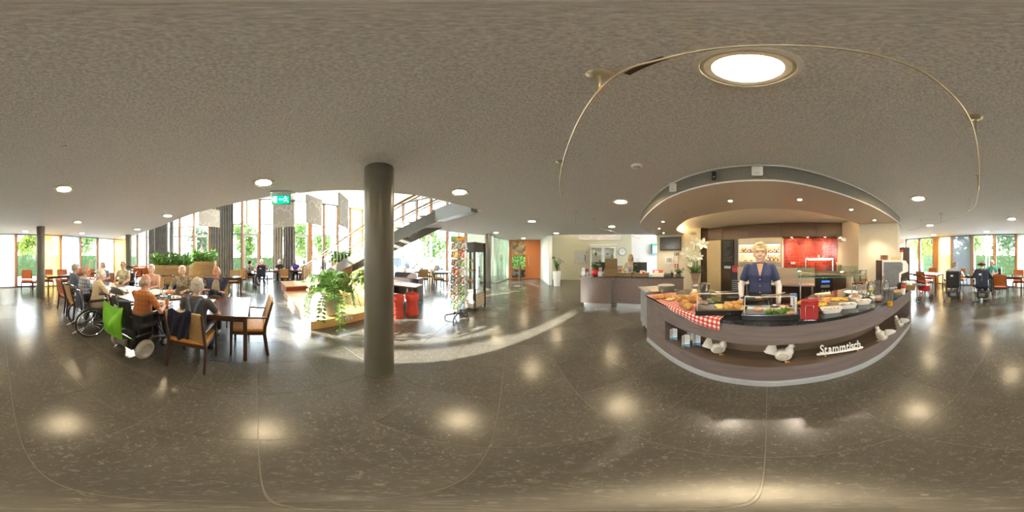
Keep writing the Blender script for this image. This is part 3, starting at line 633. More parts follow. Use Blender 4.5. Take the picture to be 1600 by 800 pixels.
for x, y, lb in ((3.2,8.6,'added raised-ceiling downlight over the sage wall'),(4.9,7.6,'added raised-ceiling downlight over the clock'),(7.3,6.4,'added raised-ceiling downlight over the white wall')):  # added lamps, hidden above the low ceiling, to light the space behind reception
    o = thing('downlight', lb, 'ceiling light', (x, y, 3.6), 0, 'round recessed downlights')
    MB().lathe([(.1,-.001),(.12,-.012),(.16,-.010),(.165,0)], 32).build('trim_ring', M['lamp_ring'], o); MB().lathe([(0,-.008),(.1,-.004)], 24).build('lens', LENS, o)
# ============================================================ OUTSIDE
M['paving'] = mat('pale terrace paving', (.62,.60,.56), .85, 0, .08, 1.2)
gr = MB(); gr.bx(-60,-60,-.6, 60,60,-.06)
tag(gr.build('ground', M['paving'], smooth=0), 'pale paved terrace around the building', 'ground', kind='structure')
def leaf_mat(name, c, tr=.35):
    m = bpy.data.materials.new(name); m.use_nodes = True; t = m.node_tree; t.nodes.clear()
    o = t.nodes.new('ShaderNodeOutputMaterial'); mx = t.nodes.new('ShaderNodeMixShader'); d = t.nodes.new('ShaderNodeBsdfPrincipled'); tl = t.nodes.new('ShaderNodeBsdfTranslucent')
    g = t.nodes.new('ShaderNodeNewGeometry'); hs = t.nodes.new('ShaderNodeHueSaturation'); mr = t.nodes.new('ShaderNodeMapRange'); mr.inputs[3].default_value = .6; mr.inputs[4].default_value = 1.5
    lk(t, g.outputs['Random Per Island'], mr.inputs[0]); lk(t, mr.outputs[0], hs.inputs['Value']); hs.inputs['Color'].default_value = (*c, 1)
    lk(t, hs.outputs[0], d.inputs['Base Color']); lk(t, hs.outputs[0], tl.inputs[0]); d.inputs['Roughness'].default_value = .45; mx.inputs[0].default_value = tr
    lk(t, d.outputs[0], mx.inputs[1]); lk(t, tl.outputs[0], mx.inputs[2]); lk(t, mx.outputs[0], o.inputs[0]); return m
M['leaf'] = leaf_mat('garden leaf', (.10,.17,.03)); M['leaf_dark'] = leaf_mat('dark garden leaf', (.045,.085,.03)); M['leaf_yellow'] = leaf_mat('sunlit garden leaf', (.20,.25,.04))
M['bark'] = mat('bark', (.10,.075,.05), .9, 0, .3, 8)
def leaf_quads(mb, pts, size, rnd):
    for p in pts:
        a = Vector((rnd.gauss(0,1), rnd.gauss(0,1), rnd.gauss(0,1))).normalized(); b = a.orthogonal().normalized()
        L = size*rnd.uniform(.7,1.3); wd = L*.32; p = Vector(p)
        mb.add([p, p+a*L*.5+b*wd, p+a*L, p+a*L*.5-b*wd], [(0,1,2,3)])
def tree(x, y, h, r, mt, label, n=1500, seed=1, trunk=.09, low=.35):
    rnd = random.Random(seed); o = thing('garden_tree', label, 'tree', (x, y, -.06), 0, 'trees outside the glazing')
    tm = MB(); tm.tube([(0,0,0),(.05,.02,h*.4),(-.03,.05,h*.7),(0,0,h*.9)], [trunk,trunk*.8,trunk*.5,.02], 8)
    for k in range(6):
        a = k*1.1; z = h*(.4+.07*k); tm.tube([(0,0,z),(math.cos(a)*r*.5, math.sin(a)*r*.5, z+h*.12)], [trunk*.4, .01], 6)
    tm.build('trunk', M['bark'], o)
    pts = []; blobs = [(Vector((rnd.uniform(-.6,.6)*r, rnd.uniform(-.6,.6)*r, h*(low+rnd.uniform(0,1)*(1-low)*.85))), r*rnd.uniform(.35,.6)) for _ in range(14)]
    for k in range(n):
        c, rr = blobs[k % 14]; v = Vector((rnd.gauss(0,1), rnd.gauss(0,1), rnd.gauss(0,1))).normalized()*rr*rnd.uniform(.55,1); pts.append(c+v)
    lm = MB(); leaf_quads(lm, pts, .42, rnd); lm.build('crown', M[mt], o, smooth=0); return o
def hedge(p0, p1, h, th, mt, label, n=2200, seed=3):
    rnd = random.Random(seed); a = Vector((*p0,0)); b = Vector((*p1,0)); d = b-a; q = Vector((-d.y,d.x,0)).normalized()
    o = thing('hedge', label, 'hedge', (a.x,a.y,-.06)); core = MB(); core.bar((0,0,h*.48),(d.x,d.y,h*.48), th*.75, h*.93); core.build('core', M['leaf_dark'], o, smooth=0)
    pts = []
    for k in range(n):
        s = rnd.random(); f = rnd.random()
        e = th*.5*(1+.12*math.sin(s*40)); pts.append(d*s+q*(e*(1 if f < .45 else -1 if f < .7 else rnd.uniform(-1,1)))+Vector((0,0, h*rnd.random() if f < .7 else h*rnd.uniform(.9,1.06))))
    lm = MB(); leaf_quads(lm, pts, .17, rnd); lm.build('foliage', M[mt], o, smooth=0); return o
hedge((9,-13.0),(-14,-13.0), 1.75, .9, 'leaf', 'long clipped garden hedge outside the south windows', 4200)
hedge((-17.5,-9),(-17.5,3.5), 1.5, .8, 'leaf', 'clipped hedge outside the west glazed doors', 2200, 5)
for i, (x, y, h, r, mt, n, lb) in enumerate(((1.6,-16.8,7,2.6,'leaf_dark',2200,'dark dense tree behind the man in turquoise'),(6.6,-19.2,6,2.2,'leaf',1300,'green tree between the wheelchairs and the pergola'),(-3.0,-15.8,4.6,1.5,'leaf_yellow',1200,'sunlit young tree left of the near round column'),
        (-5.4,-20.8,6.5,2.2,'leaf',1500,'tall green tree behind the near round column'),(-10.6,-18.8,6,2.1,'leaf',1500,'green tree beyond the hedge behind the long table'),(-15.5,-16,5,1.7,'leaf_yellow',1200,'yellow-green tree beyond the last south windows'),
        (-19.5,-1.2,5.5,1.9,'leaf',1400,'tree framed by the glazed door behind the patterned dress'),(-20,4.9,6,2.0,'leaf',1400,'tree framed by the glazed door right of the curtain'),(-21.5,9.2,4.8,1.8,'leaf',1100,'small tree left of the stairs outside'),(-20.8,-7.4,5.5,1.9,'leaf_dark',1200,'dark tree outside the glazed corner'),
        (12.4,-17.5,4.2,2.2,'leaf_yellow',1500,'bushy sunlit tree outside the first clear window'),(-10.5,19.5,5.5,2.0,'leaf',1300,'tree beside the parked cars'),(-5.2,20.5,6,2.0,'leaf_dark',1200,'tree beyond the white café table outside'),(-15,15,6,2.2,'leaf',1300,'tree outside the corner behind the stairs'))):
    tree(x, y, h, r, mt, lb, n, 10+i)
# parasol, pergola, neighbour house, cars
o = thing('parasol', 'closed red parasol standing outside the glazed door', 'parasol', (-15.6,-5.4,-.06))
MB().lathe([(.22,0),(.22,.05),(.03,.08),(.03,2.6)], 14).build('pole', M['white'], o)
MB().lathe([(.22,.9),(.27,1.1),(.22,1.7),(.12,2.3),(.02,2.75)], 10).build('canopy', mat('red canvas', (.55,.05,.05), .8), o)
o = thing('pergola', 'white garden pergola frame outside the clear south window', 'pergola', (2.5,-10.6,-.06))
for x in (0,1.1):
    for y in (0,-1.0): MB().bx(x-.03,y-.03,0,x+.03,y+.03,1.75).build('post', M['white'], o, smooth=0)
mb = MB(); mb.bx(-.03,-.03,1.75,1.13,.03,1.81); mb.bx(-.03,-1.03,1.75,1.13,-.97,1.81); mb.bx(-.03,-1,1.75,.03,0,1.81); mb.bx(1.07,-1,1.75,1.13,0,1.81); mb.build('beam', M['white'], o, smooth=0)
def house(x, y, rz, wd, h, label, mt):
    o = thing('house', label, 'house', (x,y,-.06), rz); wl = MB(); wl.bx(0,0,0,wd,5,h); wl.build('wall', mt, o, smooth=0)
    rf = MB(); rf.add([(-.4,-.4,h),(wd+.4,-.4,h),(wd+.4,5.4,h),(-.4,5.4,h),(.8,2.5,h+1.8),(wd-.8,2.5,h+1.8)], [(0,1,5,4),(1,2,5),(2,3,4,5),(3,0,4),(3,2,1,0)]); rf.build('roof', mat('dark roof tiles', (.12,.08,.07), .8), o, smooth=0)
    for fz in (.9, 3.4):
        for k in range(int(wd/2.2)):
            if fz+1.4 > h: continue
            f = MB(); f.bx(.6+k*2.2,-.05,fz,1.8+k*2.2,.02,fz+1.4); f = f.build('window', M['white'], o, smooth=0); g = MB(); g.bx(.7+k*2.2,-.07,fz+.1,1.7+k*2.2,-.05,fz+1.3); g.build('pane', mat('dark pane', (.10,.12,.14), .1) if 'dpane' not in M else M['dpane'], f, smooth=0)
            M['dpane'] = bpy.data.materials['dark pane']
M['render'] = mat('pale house render', (.60,.58,.54), .85, 0, .04)
house(-32,-6,-PI/2+.1, 11, 5.6, 'pale two-storey house across the street, west', M['render'])
house(-14,30,.1, 13, 5.2, 'pale house beyond the parked cars, north', M['render'])
def car(x, y, rz, col, label):
    o = thing('car', label, 'car', (x,y,-.06), rz); P = [(-2.1,.35),(-2.1,.75),(-1.5,.9),(-.9,1.38),(.7,1.42),(1.35,.95),(2.0,.82),(2.12,.45),(2.05,.3),(-2.05,.3)]
    mb = MB(); rs = [[(px, yy*(1 if z < 1 else .86), z) for px, z in P] for yy in (-.82,.82)]
    mb.loft(rs); mb.build('body', mat('car paint', col, .25, .2), o)
    for s in (-1,1): MB().add([(-1.35,s*.83,.93),(1.2,s*.83,.95),(.65,s*.75,1.36),(-.85,s*.75,1.33)], [(0,1,2,3)]).build('side_window', M['dpane'], o, smooth=0)
    for wx in (-1.3,1.3):
        for s in (-1,1): k = MB(); k.cyl((wx,s*.70,.31),(wx,s*.86,.31),.31,n=20); k.build('wheel', M['black'], o)
car(-9.2,16.5,.1,(.62,.63,.64),'silver car parked outside the north window'); car(-13.6,17.0,.1,(.10,.12,.2),'dark blue car parked behind the stairs outside')
# ============================================================ FOOD COUNTER
CT = .90                                        # worktop height
CFp = [(1.985,1.83),(1.70,1.13),(1.558,.628),(1.512,.222),(1.50,-.02),(1.512,-.285),(1.526,-.657),(1.565,-1.03),(1.655,-1.42),(1.82,-1.856),(2.17,-2.62)]
CF = resample(catmull([(x, y, 0) for x, y in CFp], 10), 81)
def nrm(i, P):
    a = P[max(0, i-1)]; b = P[min(len(P)-1, i+1)]; d = (b-a).normalized(); return Vector((-d.y, d.x, 0))   # away from the tripod
CN = [nrm(i, CF) for i in range(len(CF))]
if CN[40].x < 0: CN = [-n for n in CN]
def coff(d, i0=0, i1=80): return [(CF[i]+CN[i]*(d[i] if isinstance(d, list) else d)) for i in range(i0, i1+1)]
def cband(mb, d0, d1, z0, z1, i0=0, i1=80):
    return mb.prism([(p.x, p.y) for p in coff(d0, i0, i1)]+[(p.x, p.y) for p in coff(d1, i0, i1)][::-1], z0, z1)
def ci(y): return min(range(81), key=lambda i: abs(CF[i].y-y))
iL = ci(1.31); iR = 78
DEP = [0.62+.5*max(0, min(1, (-CF[i].y-.35)/.5)) if CF[i].y < 0 else .66+.20*min(1, CF[i].y/1.2) for i in range(81)]
ctr = thing('food_counter', 'curved grey-brown food counter with black worktop and an open niche', 'counter', (1.5, 0, 0), 0)
mk = lambda: MB()
def cb(name, m, mb, par=None): mb.xf(Matrix.Translation((-1.5,0,0))); return mb.build(name, m, par or ctr, smooth=30)
mb = mk(); cband(mb, .004, .03, .10, .32, iL, iR); cband(mb, .004, .03, .63, .862, iL, iR); cband(mb, .004, .03, .10, .862, 0, iL); cband(mb, .004, .34, .10, .862, iR, 80); cb('front_panel', M['counter'], mb)
mb = mk(); cband(mb, .03, .34, .30, .318, iL, iR); cb('niche_shelf', M['niche'], mb)
mb = mk(); cband(mb, .34, .36, .318, .63, iL, iR); cband(mb, .03, .36, .632, .645, iL, iR); cb('niche_back', M['niche'], mb)
mb = mk(); cband(mb, .03, .36, .318, .632, iL-1, iL); cb('niche_end', M['counter'], mb)
mb = mk(); cband(mb, .0, .02, 0, .062); cband(mb, .012, .03, .062, .10); cb('plinth', mat('pale steel plinth', (.50,.52,.54), .32, .35, .04), mb)
mb = mk(); cband(mb, .58, .61, 0, .862); cb('rear_panel', M['counter'], mb)
mb = mk(); cband(mb, .03, .58, .05, .862, 0, 1); cb('end_panel', M['alu'], mb)
mb = mk(); cband(mb, -.012, DEP, .862, CT); cb('worktop', mat('black polished worktop', (.02,.021,.022), .08, 0, .2, 30, coat=.5), mb)
def onc(px, py=None, d=None, z=CT):
    """spot on the counter: bearing of column px, at the distance where row py meets the worktop (or d)"""
    dd = d if d is not None else dist(py, z); return (*pol(px, dd), z)
# checked cloth
M['gingham'] = check_mat('red white gingham', (.80,.78,.74), (.62,.16,.13), (.50,.035,.03), .052, .85, 99)
i0, i1 = 1, ci(.43)
def clothp(u, v):
    f = i0+(i1-i0)*u; i = int(min(79, f)); k = f-i; n = CN[i].lerp(CN[i+1], k); b = CF[i].lerp(CF[i+1], k)
    drop = max(0, min(1, (u-.30)/.62))*.125+.004
    if v < .72: dd = .50*(1-v/.72)-.018; z = CT+.006+.002*math.sin(u*40)*math.sin(v*9)
    else: t = (v-.72)/.28; dd = -.018-.012*min(1, t*3)-.006*math.sin(u*26)*t; z = CT+.006-drop*t
    return b+n*dd+Vector((0,0,z))
mb = MB(); mb.grid(clothp, 60, 26); o = mb.build('checked_cloth', M['gingham'], smooth=80); tag(o, 'red and white gingham cloth hanging over the counter front', 'cloth')
L = sum((CF[i+1]-CF[i]).length for i in range(i0, i1)); uv = o.data.uv_layers.new(name='UVMap')
for lp in o.data.loops:
    j, i = divmod(lp.vertex_index, 61); v = j/26; uv.data[lp.index].uv = (i/60*L, .5*(1-v/.72) if v < .72 else -.13*(v-.72)/.28)
# breads
M['crust'] = mat('golden crust', (.52,.27,.07), .6, 0, .35, 14, bump=.2); M['crust_dark'] = mat('brown crust', (.36,.19,.08), .65, 0, .4, 18, bump=.25); M['crumb'] = mat('pale bread crumb', (.75,.55,.28), .8, 0, .12, 30, bump=.2)
def lumpy(mb, c, r, amp=.12, seed=0, fl=.0, n=20, m=12):
    b = len(mb.v); mb.ell((0,0,0), r, n, m); c = Vector(c)
    for k in range(b, len(mb.v)):
        p = Vector(mb.v[k]); s = 1+amp*noise.noise(p/max(r)*1.6+Vector((seed*3.1,0,0))); p = p*s
        if p.z < -fl*r[2]: p.z = -fl*r[2]
        mb.v[k] = tuple(p+c)
    return mb
CLO = CT+.012
def single(name, label, cat, mb, mt, loc, rz=0, group=None, smooth=60):
    o = mb.build(name, mt, loc=loc, rz=rz, smooth=smooth); return tag(o, label, cat, group)
mb = MB(); 
for k in range(9): lumpy(mb, (-.2+.05*k, .01*math.sin(k), .022), (.045,.065,.032), .2, k, .65, 12, 8)
single('flat_loaf', 'long golden seeded flat loaf on the gingham cloth', 'bread', mb, M['crust'], (*pol(1047, 2.42), CLO), bearing(1047)+.15)
rollm = [lumpy(MB(), (0,0,.03), (.052,.045,.036), .15, s, .8).mesh('bread_roll', M['crust'] if s < 2 else M['crust_dark'], 70) for s in range(3)]
rolls = [(1062.5,470,0,'round roll nearest the toast slices'),(1070,475.5,0,'golden roll in front of the tongs'),(1075,482,0,'light round roll closest to the counter front'),(1067.5,477.5,2,'dark seeded roll left of the light front roll'),(1081,472,2,'dark brown roll beside the cold tray'),(1074,468,1,'golden roll under the tong tips'),
         (1081,466,0,'plump roll in the middle of the heap'),(1088,466,1,'golden roll leaning on the cold tray'),(1090,471,0,'orange-brown roll at the tray corner'),(1072,463,1,'back roll behind the tongs'),(1065,463,2,'back left roll at the heap end'),(1086,462.5,0,'rearmost roll near the vase')]
for k, (px, py, s, lb) in enumerate(rolls):
    o = bpy.data.objects.new('bread_roll', rollm[s]); C.objects.link(o); o.location = (*pol(px, dist(py, CT+.02)), CLO); o.rotation_euler = (0,0,k*1.3); o.scale = (1.0+.1*(k%3),)*3; tag(o, lb, 'bread roll', 'rolls on the gingham cloth')
for k, (px, py, lb) in enumerate(((1046,470,'toast slice leaning nearest the counter edge'),(1050,468,'middle toast slice of the fanned three'),(1054,466.5,'rear toast slice of the fanned three'))):
    mb = MB(); mb.box((0,0,.009), (.105,.105,.016), 0, .006); single('toast_slice', lb, 'bread', mb, M['crumb'], (*pol(px, dist(py, CT)), CLO+.001+.004*k), .3+.2*k, 'fanned toast slices')
mb = MB(); mb.tube([(-.10,.012,.005),(0,.018,.02),(.10,.004,.006)], [(.010,.003)]*3, 8); mb.tube([(-.10,.012,.005),(0,-.004,.008),(.10,-.004,.006)], [(.010,.003)]*3, 8)
single('bread_tongs', 'steel tongs lying across the rolls', 'tongs', mb, M['chrome'], (*pol(1066, dist(467, CT)), CLO+.052), bearing(1066)-.2)
mb = MB(); mb.lathe([(.0,.0),(.03,.0),(.03,.004),(.004,.008),(.003,.10),(0,.102)], 12); mb.box((0,0,.12),(.05,.004,.05),0,.002)
single('price_holder', 'small upright card clip on the gingham cloth', 'sign', mb, M['chrome'], (*pol(1035, dist(468, CT)), CLO))
# cold trays with acrylic hoods
M['tray_black'] = mat('black tray rim', (.03,.03,.033), .2, .3, .1); M['ice'] = mat('steel tray bed', (.45,.44,.42), .3, .8, .1)
def cold_tray(px, d, wd, dp, rz, label, hood_label, hood=True):
    o = thing('cold_tray', label, 'tray', (*pol(px, d), CT+.004), rz)
    mb = MB(); mb.bx(-wd/2,-dp/2,0,wd/2,dp/2,.012); mb.bx(-wd/2,-dp/2,.012,wd/2,-dp/2+.018,.055); mb.bx(-wd/2,dp/2-.018,.012,wd/2,dp/2,.055); mb.bx(-wd/2,-dp/2+.018,.012,-wd/2+.018,dp/2-.018,.055); mb.bx(wd/2-.018,-dp/2+.018,.012,wd/2,dp/2-.018,.055); mb.build('tray_base', M['tray_black'], o)
    mb = MB(); mb.bx(-wd/2-.004,-dp/2-.004,.055,wd/2+.004,-dp/2+.02,.061); mb.bx(-wd/2-.004,dp/2-.02,.055,wd/2+.004,dp/2+.004,.061); mb.bx(-wd/2-.004,-dp/2+.02,.055,-wd/2+.02,dp/2-.02,.061); mb.bx(wd/2-.02,-dp/2+.02,.055,wd/2+.004,dp/2-.02,.061); mb.build('steel_rim', M['chrome'], o)
    mb = MB(); mb.bx(-wd/2+.02,-dp/2+.02,.012,wd/2-.02,dp/2-.02,.04); mb.build('bed', M['ice'], o)
    if hood:
        R = Matrix.Rotation(rz,4,'Z'); h = thing('acrylic_hood', hood_label, 'cover', (*pol(px, d), CT+.067), rz); mb = MB()
        prof = [(dp/2-.01,0),(dp/2-.01,.10),(dp/2-.03,.135),(dp/2-.07,.15),(-.02,.15)]
        pr = [(y, z) for y, z in prof]; rs = []
        for x in (-wd/2+.01, wd/2-.01): rs.append([(x, y, z) for y, z in pr])
        V = rs[0]+rs[1]; n = len(pr); mb.add(V, [(i, i+1, n+i+1, n+i) for i in range(n-1)])
        for x in (-wd/2+.01, wd/2-.01): mb.add([(x,dp/2-.01,0),(x,dp/2-.01,.10),(x,dp/2-.03,.135),(x,dp/2-.07,.15),(x,-.02,.15),(x,-.06,0)], [(0,1,2,3,4,5)])
        mb.build('clear_shell', M['acrylic'], h, smooth=60)
        mb = MB(); mb.tube([(-wd/2+.01,-.02,.15),(wd/2-.01,-.02,.15)], .005, 6); mb.tube([(-wd/2+.01,-.06,0),(-wd/2+.01,-.02,.15)], .004, 6); mb.tube([(wd/2-.01,-.06,0),(wd/2-.01,-.02,.15)], .004, 6); mb.build('shell_edge', mat('acrylic edge', (.75,.76,.76), .2, 0, .03) if 'ae' not in M else M['ae'], h); M['ae'] = bpy.data.materials['acrylic edge']
        b = MB(); b.tube([(-.09,-.03,.152),(-.09,-.03,.175),(.09,-.03,.175),(.09,-.03,.152)], .006, 6); b.build('lift_handle', M['chrome'], h)
    return o
cold_tray(1123, 1.86, .50, .36, bearing(1112), 'black cold tray of cheese and salad on the left of the counter', 'clear acrylic hood open over the cheese tray')
cold_tray(1203, 1.71, .54, .34, bearing(1203)+.02, 'black cold tray of sliced ham and egg in the counter middle', 'clear acrylic hood open over the ham tray')
FZ = CT+.046
M['cheese'] = mat('yellow cheese', (.78,.56,.16), .5, 0, .05); M['ham'] = mat('pink ham', (.62,.33,.24), .5, 0, .12, 40); M['pate'] = mat('speckled pate', (.55,.32,.22), .6, 0, .3, 60); M['lettuce'] = leaf_mat('lettuce', (.16,.33,.04), .3); M['tomato'] = mat('tomato', (.62,.12,.05), .3, 0, .2, 10)
M['egg_white'] = mat('egg white', (.85,.83,.76), .4, 0, .03); M['yolk'] = mat('egg yolk', (.85,.48,.05), .5, 0, .05); M['eggshell'] = mat('brown eggshell', (.50,.25,.15), .5, 0, .1)
for k, (px, py, lb) in enumerate(((1127,480,'lower cheese slice in the black tray'),(1124,478,'upper cheese slice in the black tray'))):
    mb = MB(); mb.box((0,0,.003), (.11,.10,.005), 0, .002); single('cheese_slice', lb, 'cheese', mb, M['cheese'], (*pol(px, dist(py, FZ)), FZ+.0062*k), .4+.2*k, 'cheese slices')
def leaves(px, py, label, n, wd, seed):
    rnd = random.Random(seed); mb = MB()
    for k in range(n):
        c = Vector((rnd.uniform(-wd,wd), rnd.uniform(-.035,.035), rnd.uniform(.005,.03))); a = Vector((rnd.gauss(0,1),rnd.gauss(0,1),rnd.gauss(0,.5))).normalized(); b = a.cross(Vector((0,0,1))).normalized()
        mb.add([c, c+a*.018+b*.012, c+a*.036, c+a*.018-b*.012], [(0,1,2,3)])
    o = mb.build('lettuce', M['lettuce'], loc=(*pol(px, dist(py, FZ)), FZ), rz=bearing(px), smooth=0); tag(o, label, 'salad', kind='stuff'); return o
leaves(1115, 471, 'green lettuce beside the tomato in the cheese tray', 70, .05, 1); leaves(1211, 489, 'green lettuce garnish along the ham tray', 130, .09, 2); leaves(1229, 486, 'green lettuce garnish at the right of the ham tray', 60, .04, 3)
mb = MB(); mb.ell((0,0,.015),(.03,.03,.016)); single('tomato_half', 'red tomato half in the cheese tray', 'tomato', mb, M['tomato'], (*pol(1107, dist(470, FZ)), FZ))
mb = MB()
for k in range(7): mb.tube([(-.06+.018*k,-.05,.012),(-.05+.018*k,0,.02),(-.06+.02*k,.05,.012)], [(.007,.004)]*3, 6)
single('herring_fillets', 'silvery herring fillets in the cheese tray', 'fish', mb, mat('silver herring', (.38,.33,.28), .25, .3, .4, 30), (*pol(1100, dist(474, FZ)), FZ), .3)
for k, (px, py, s, lb) in enumerate(((1185,484,'pate','speckled sausage slices at the left of the ham tray'),(1205,486,'ham','round ham slice in the middle of the tray'),(1225,481,'ham','rolled ham at the right of the tray'),(1232,484,'ham','second rolled ham beside the milk carton'),(1238,490,'pate','sausage slice at the right end of the tray'))):
    mb = MB()
    if 'rolled' in lb: mb.tube([(-.055,0,.014),(0,.004,.015),(.055,0,.014)], [.014,.016,.012], 10)
    else:
        for q in range(3): mb.lathe([(0,.002+.005*q),(.047-.002*q,.002+.005*q),(.047-.002*q,.006+.005*q),(0,.0065+.005*q)], 20, (.012*q-.012,.004*q,0))
    single('cold_cut', lb, 'cold cut', mb, M[s], (*pol(px, dist(py, FZ)), FZ), bearing(px)+.2)
for px, py, lb in ((1218,487,'left halved egg on the lettuce'),(1224,484.5,'right halved egg on the lettuce')):
    o = thing('egg_half', lb, 'egg', (*pol(px, dist(py, FZ)), FZ+.022), 0, 'halved eggs'); mb = MB(); mb.lathe([(0,0),(.012,.004),(.019,.016),(.02,.022),(0,.0225)], 16); mb.build('white', M['egg_white'], o); mb = MB(); mb.lathe([(.010,.0226),(.006,.0255),(0,.026)], 12); mb.build('yolk', M['yolk'], o)
bunm = lumpy(MB(), (0,0,.03), (.045,.038,.034), .1, 7, .85).mesh('sandwich_bun', [M['crust']], 70)
for k, (px, py, dz, lb) in enumerate(((1134.5,487,0,'front left bun on the board between the trays'),(1141,486,0,'middle bun on the board between the trays'),(1147.5,481,0,'rear bun on the board between the trays'),(1152.5,486,0,'right front bun beside the ham tray'),(1156,479,0,'right rear bun beside the ham tray'))):
    o = bpy.data.objects.new('sandwich_bun', bunm); C.objects.link(o); o.location = (*pol(px, dist(py, CT+.06)-.02), CT+.086); o.rotation_euler = (0,0,k*.9); tag(o, lb, 'bread roll', 'buns between the cold trays')
mb = MB(); mb.bx(-.11,-.15,0,.11,.15,.018,.004); single('bread_board', 'wooden board carrying buns between the trays', 'board', mb, M['wood_pale'], (*pol(1146, 1.83), CT+.067), bearing(1148))
# milk carton, napkins
o = thing('milk_carton', 'white and blue drink carton behind the napkins', 'carton', (*pol(1240, 1.93), CT)); mb = MB(); mb.bx(-.035,-.035,0,.035,.035,.19,.003); mb.build('carton_body', mat('white carton', (.74,.77,.82), .4), o); mb = MB(); mb.bx(-.036,-.036,.16,.036,.036,.195,.003); mb.build('blue_top', mat('blue carton top', (.06,.20,.55), .4), o)
o = thing('napkin_holder', 'wire holder of dark red paper napkins at the counter edge', 'napkins', (*pol(1265, 1.64), CT), bearing(1265))
M['napkin'] = mat('dark red paper', (.36,.022,.022), .85, 0, .1, 20, bump=.15); rnd = random.Random(4)
mb = MB()
for k in range(22):
    t = -.065+.006*k; a = rnd.uniform(-.004,.004); mb.box((a, t, .098+a), (.165, .0045, .175+.012*rnd.random()), rnd.uniform(-.02,.02))
mb.build('napkin_stack', M['napkin'], o, smooth=0)['kind'] = 'stuff'
mb = MB(); mb.grid(lambda u, v: Vector((-.088+.176*u+.004*math.sin(v*7), -.075+.15*v+.005*math.sin(u*9), .193+.010*math.sin(u*4+1)*math.cos(v*3)-.02*max(0, v-.9)*10)), 12, 12); mb.build('top_napkin', M['napkin'], o, smooth=80)
for s in (-1,1): mb = MB(); mb.tube([(-.038,s*.08,.005),(-.038,s*.08,.15),(-.030,s*.08,.16),(.030,s*.08,.16),(.038,s*.08,.15),(.038,s*.08,.005)], .0035, 8); mb.build('wire_hoop', M['chrome'], o)
mb = MB(); mb.bx(-.06,-.085,0,.06,.085,.006); mb.build('base_plate', M['chrome'], o)
# sneeze guard
P1 = Vector(onc(1250.5,471)); P2 = Vector(onc(1331,467.5)); o = thing('sneeze_guard', 'tilted glass sneeze guard on two steel posts', 'glass guard', P1)
dv = P2-P1; tw = Vector((-P1.x,-P1.y,0)).normalized()
for b in (Vector(), dv):
    mb = MB(); mb.lathe([(.022,0),(.022,.006),(.011,.010),(.011,.40),(.02,.402),(.024,.42),(.02,.438),(0,.442)], 16, b); mb.build('post', M['chrome'], o)
e = dv.normalized(); A = -e*.03; B = dv+e*.10; gp = [(tw*-.04, .50),(tw*.0, .44),(tw*.05, .405),(tw*.30, .385)]
mb = MB(); V = []
for base in (A, B):
    for q, z in gp: V.append(base+q+Vector((0,0,z)))
V += [v+Vector((0,0,.008)) for v in V]; n = 4; F = []
for i in range(3): F.append((i,i+1,n+i+1,n+i)); F.append((2*n+i+1,2*n+i,3*n+i,3*n+i+1))
mb.add(V, F); mb.build('glass_sheet', M['glass_green'], o, smooth=60)
M['glass_edge'] = mat('green glass edge', (.06,.26,.15), .1, 0, .05)
mb = MB(); mb.bar(V[3], V[7], .009, .009); mb.tube([V[0],V[1],V[2],V[3]], .005, 6); mb.build('glass_edge', M['glass_edge'], o)
# hot food board, eggs, dishes
M['egg_fried'] = mat('scrambled egg', (.80,.46,.06), .6, 0, .3, 30, bump=.3); M['bacon'] = mat('bacon', (.55,.22,.09), .5, 0, .5, 25, bump=.2)
def board(px, d, wd, dp, rz, label, m): mb = MB(); mb.bx(-wd/2,-dp/2,0,wd/2,dp/2,.014,.004); return single('serving_board', label, 'board', mb, m, (*pol(px, d), CT+.002), rz)
M['slate'] = mat('brown stoneware', (.20,.14,.10), .4, 0, .25, 10)
board(1298, 2.22, .62, .46, bearing(1303)+.12, 'large brown stoneware board of hot egg and bacon', M['slate'])
def pile(name, px, d, label, n, sx_, sy_, mt, seed, r0=.018, z=CT+.017, cat='food'):
    rnd = random.Random(seed); mb = MB()
    for k in range(n): 
        u, v = rnd.uniform(-1,1), rnd.uniform(-1,1); lumpy(mb, (u*sx_, v*sy_, .008+.018*(1-max(abs(u),abs(v)))*rnd.random()+.004), (r0*rnd.uniform(.8,1.5), r0*rnd.uniform(.7,1.2), r0*.55), .4, k+seed, .9, 8, 6)
    o = mb.build(name, mt, loc=(*pol(px, d), z), rz=bearing(px)); tag(o, label, cat, kind='stuff'); return o
pile('scrambled_egg', 1306, 2.30, 'heap of yellow scrambled egg on the brown board', 46, .17, .07, M['egg_fried'], 1); pile('fried_bacon', 1289, 2.22, 'strips of fried bacon beside the egg', 26, .07, .09, M['bacon'], 2, .02); pile('omelette_pieces', 1284, 2.02, 'yellow omelette pieces behind the napkins', 22, .05, .06, M['egg_fried'], 3, .02); pile('fried_egg', 1253, 2.12, 'yellow fried egg left of the sneeze guard post', 14, .05, .05, M['egg_fried'], 4, .02)
o = thing('egg_bowl', 'white bowl of brown boiled eggs', 'bowl', onc(1336.5, 470)); mb = MB(); mb.lathe([(.05,0),(.055,.005),(.085,.04),(.10,.07),(.094,.072),(.08,.042),(.05,.014),(0,.012)], 28); mb.build('bowl_body', M['porcelain'], o)
b0 = Vector(onc(1336.5,470))
for k, (x, y, z) in enumerate(((-.045,-.02,.055),(.01,-.045,.055),(.05,0,.055),(0,.035,.055),(.0,-.005,.09))):
    mb = MB(); mb.ell((0,0,0),(.024,.024,.031)); q = single('boiled_egg', ('left egg in the white bowl','front egg in the white bowl','right egg in the white bowl','rear egg in the white bowl','top egg in the white bowl')[k], 'egg', mb, M['eggshell'], b0+Vector((x,y,z)), 0, 'brown eggs in the bowl'); q.rotation_euler = (1.2, .3*k, k)
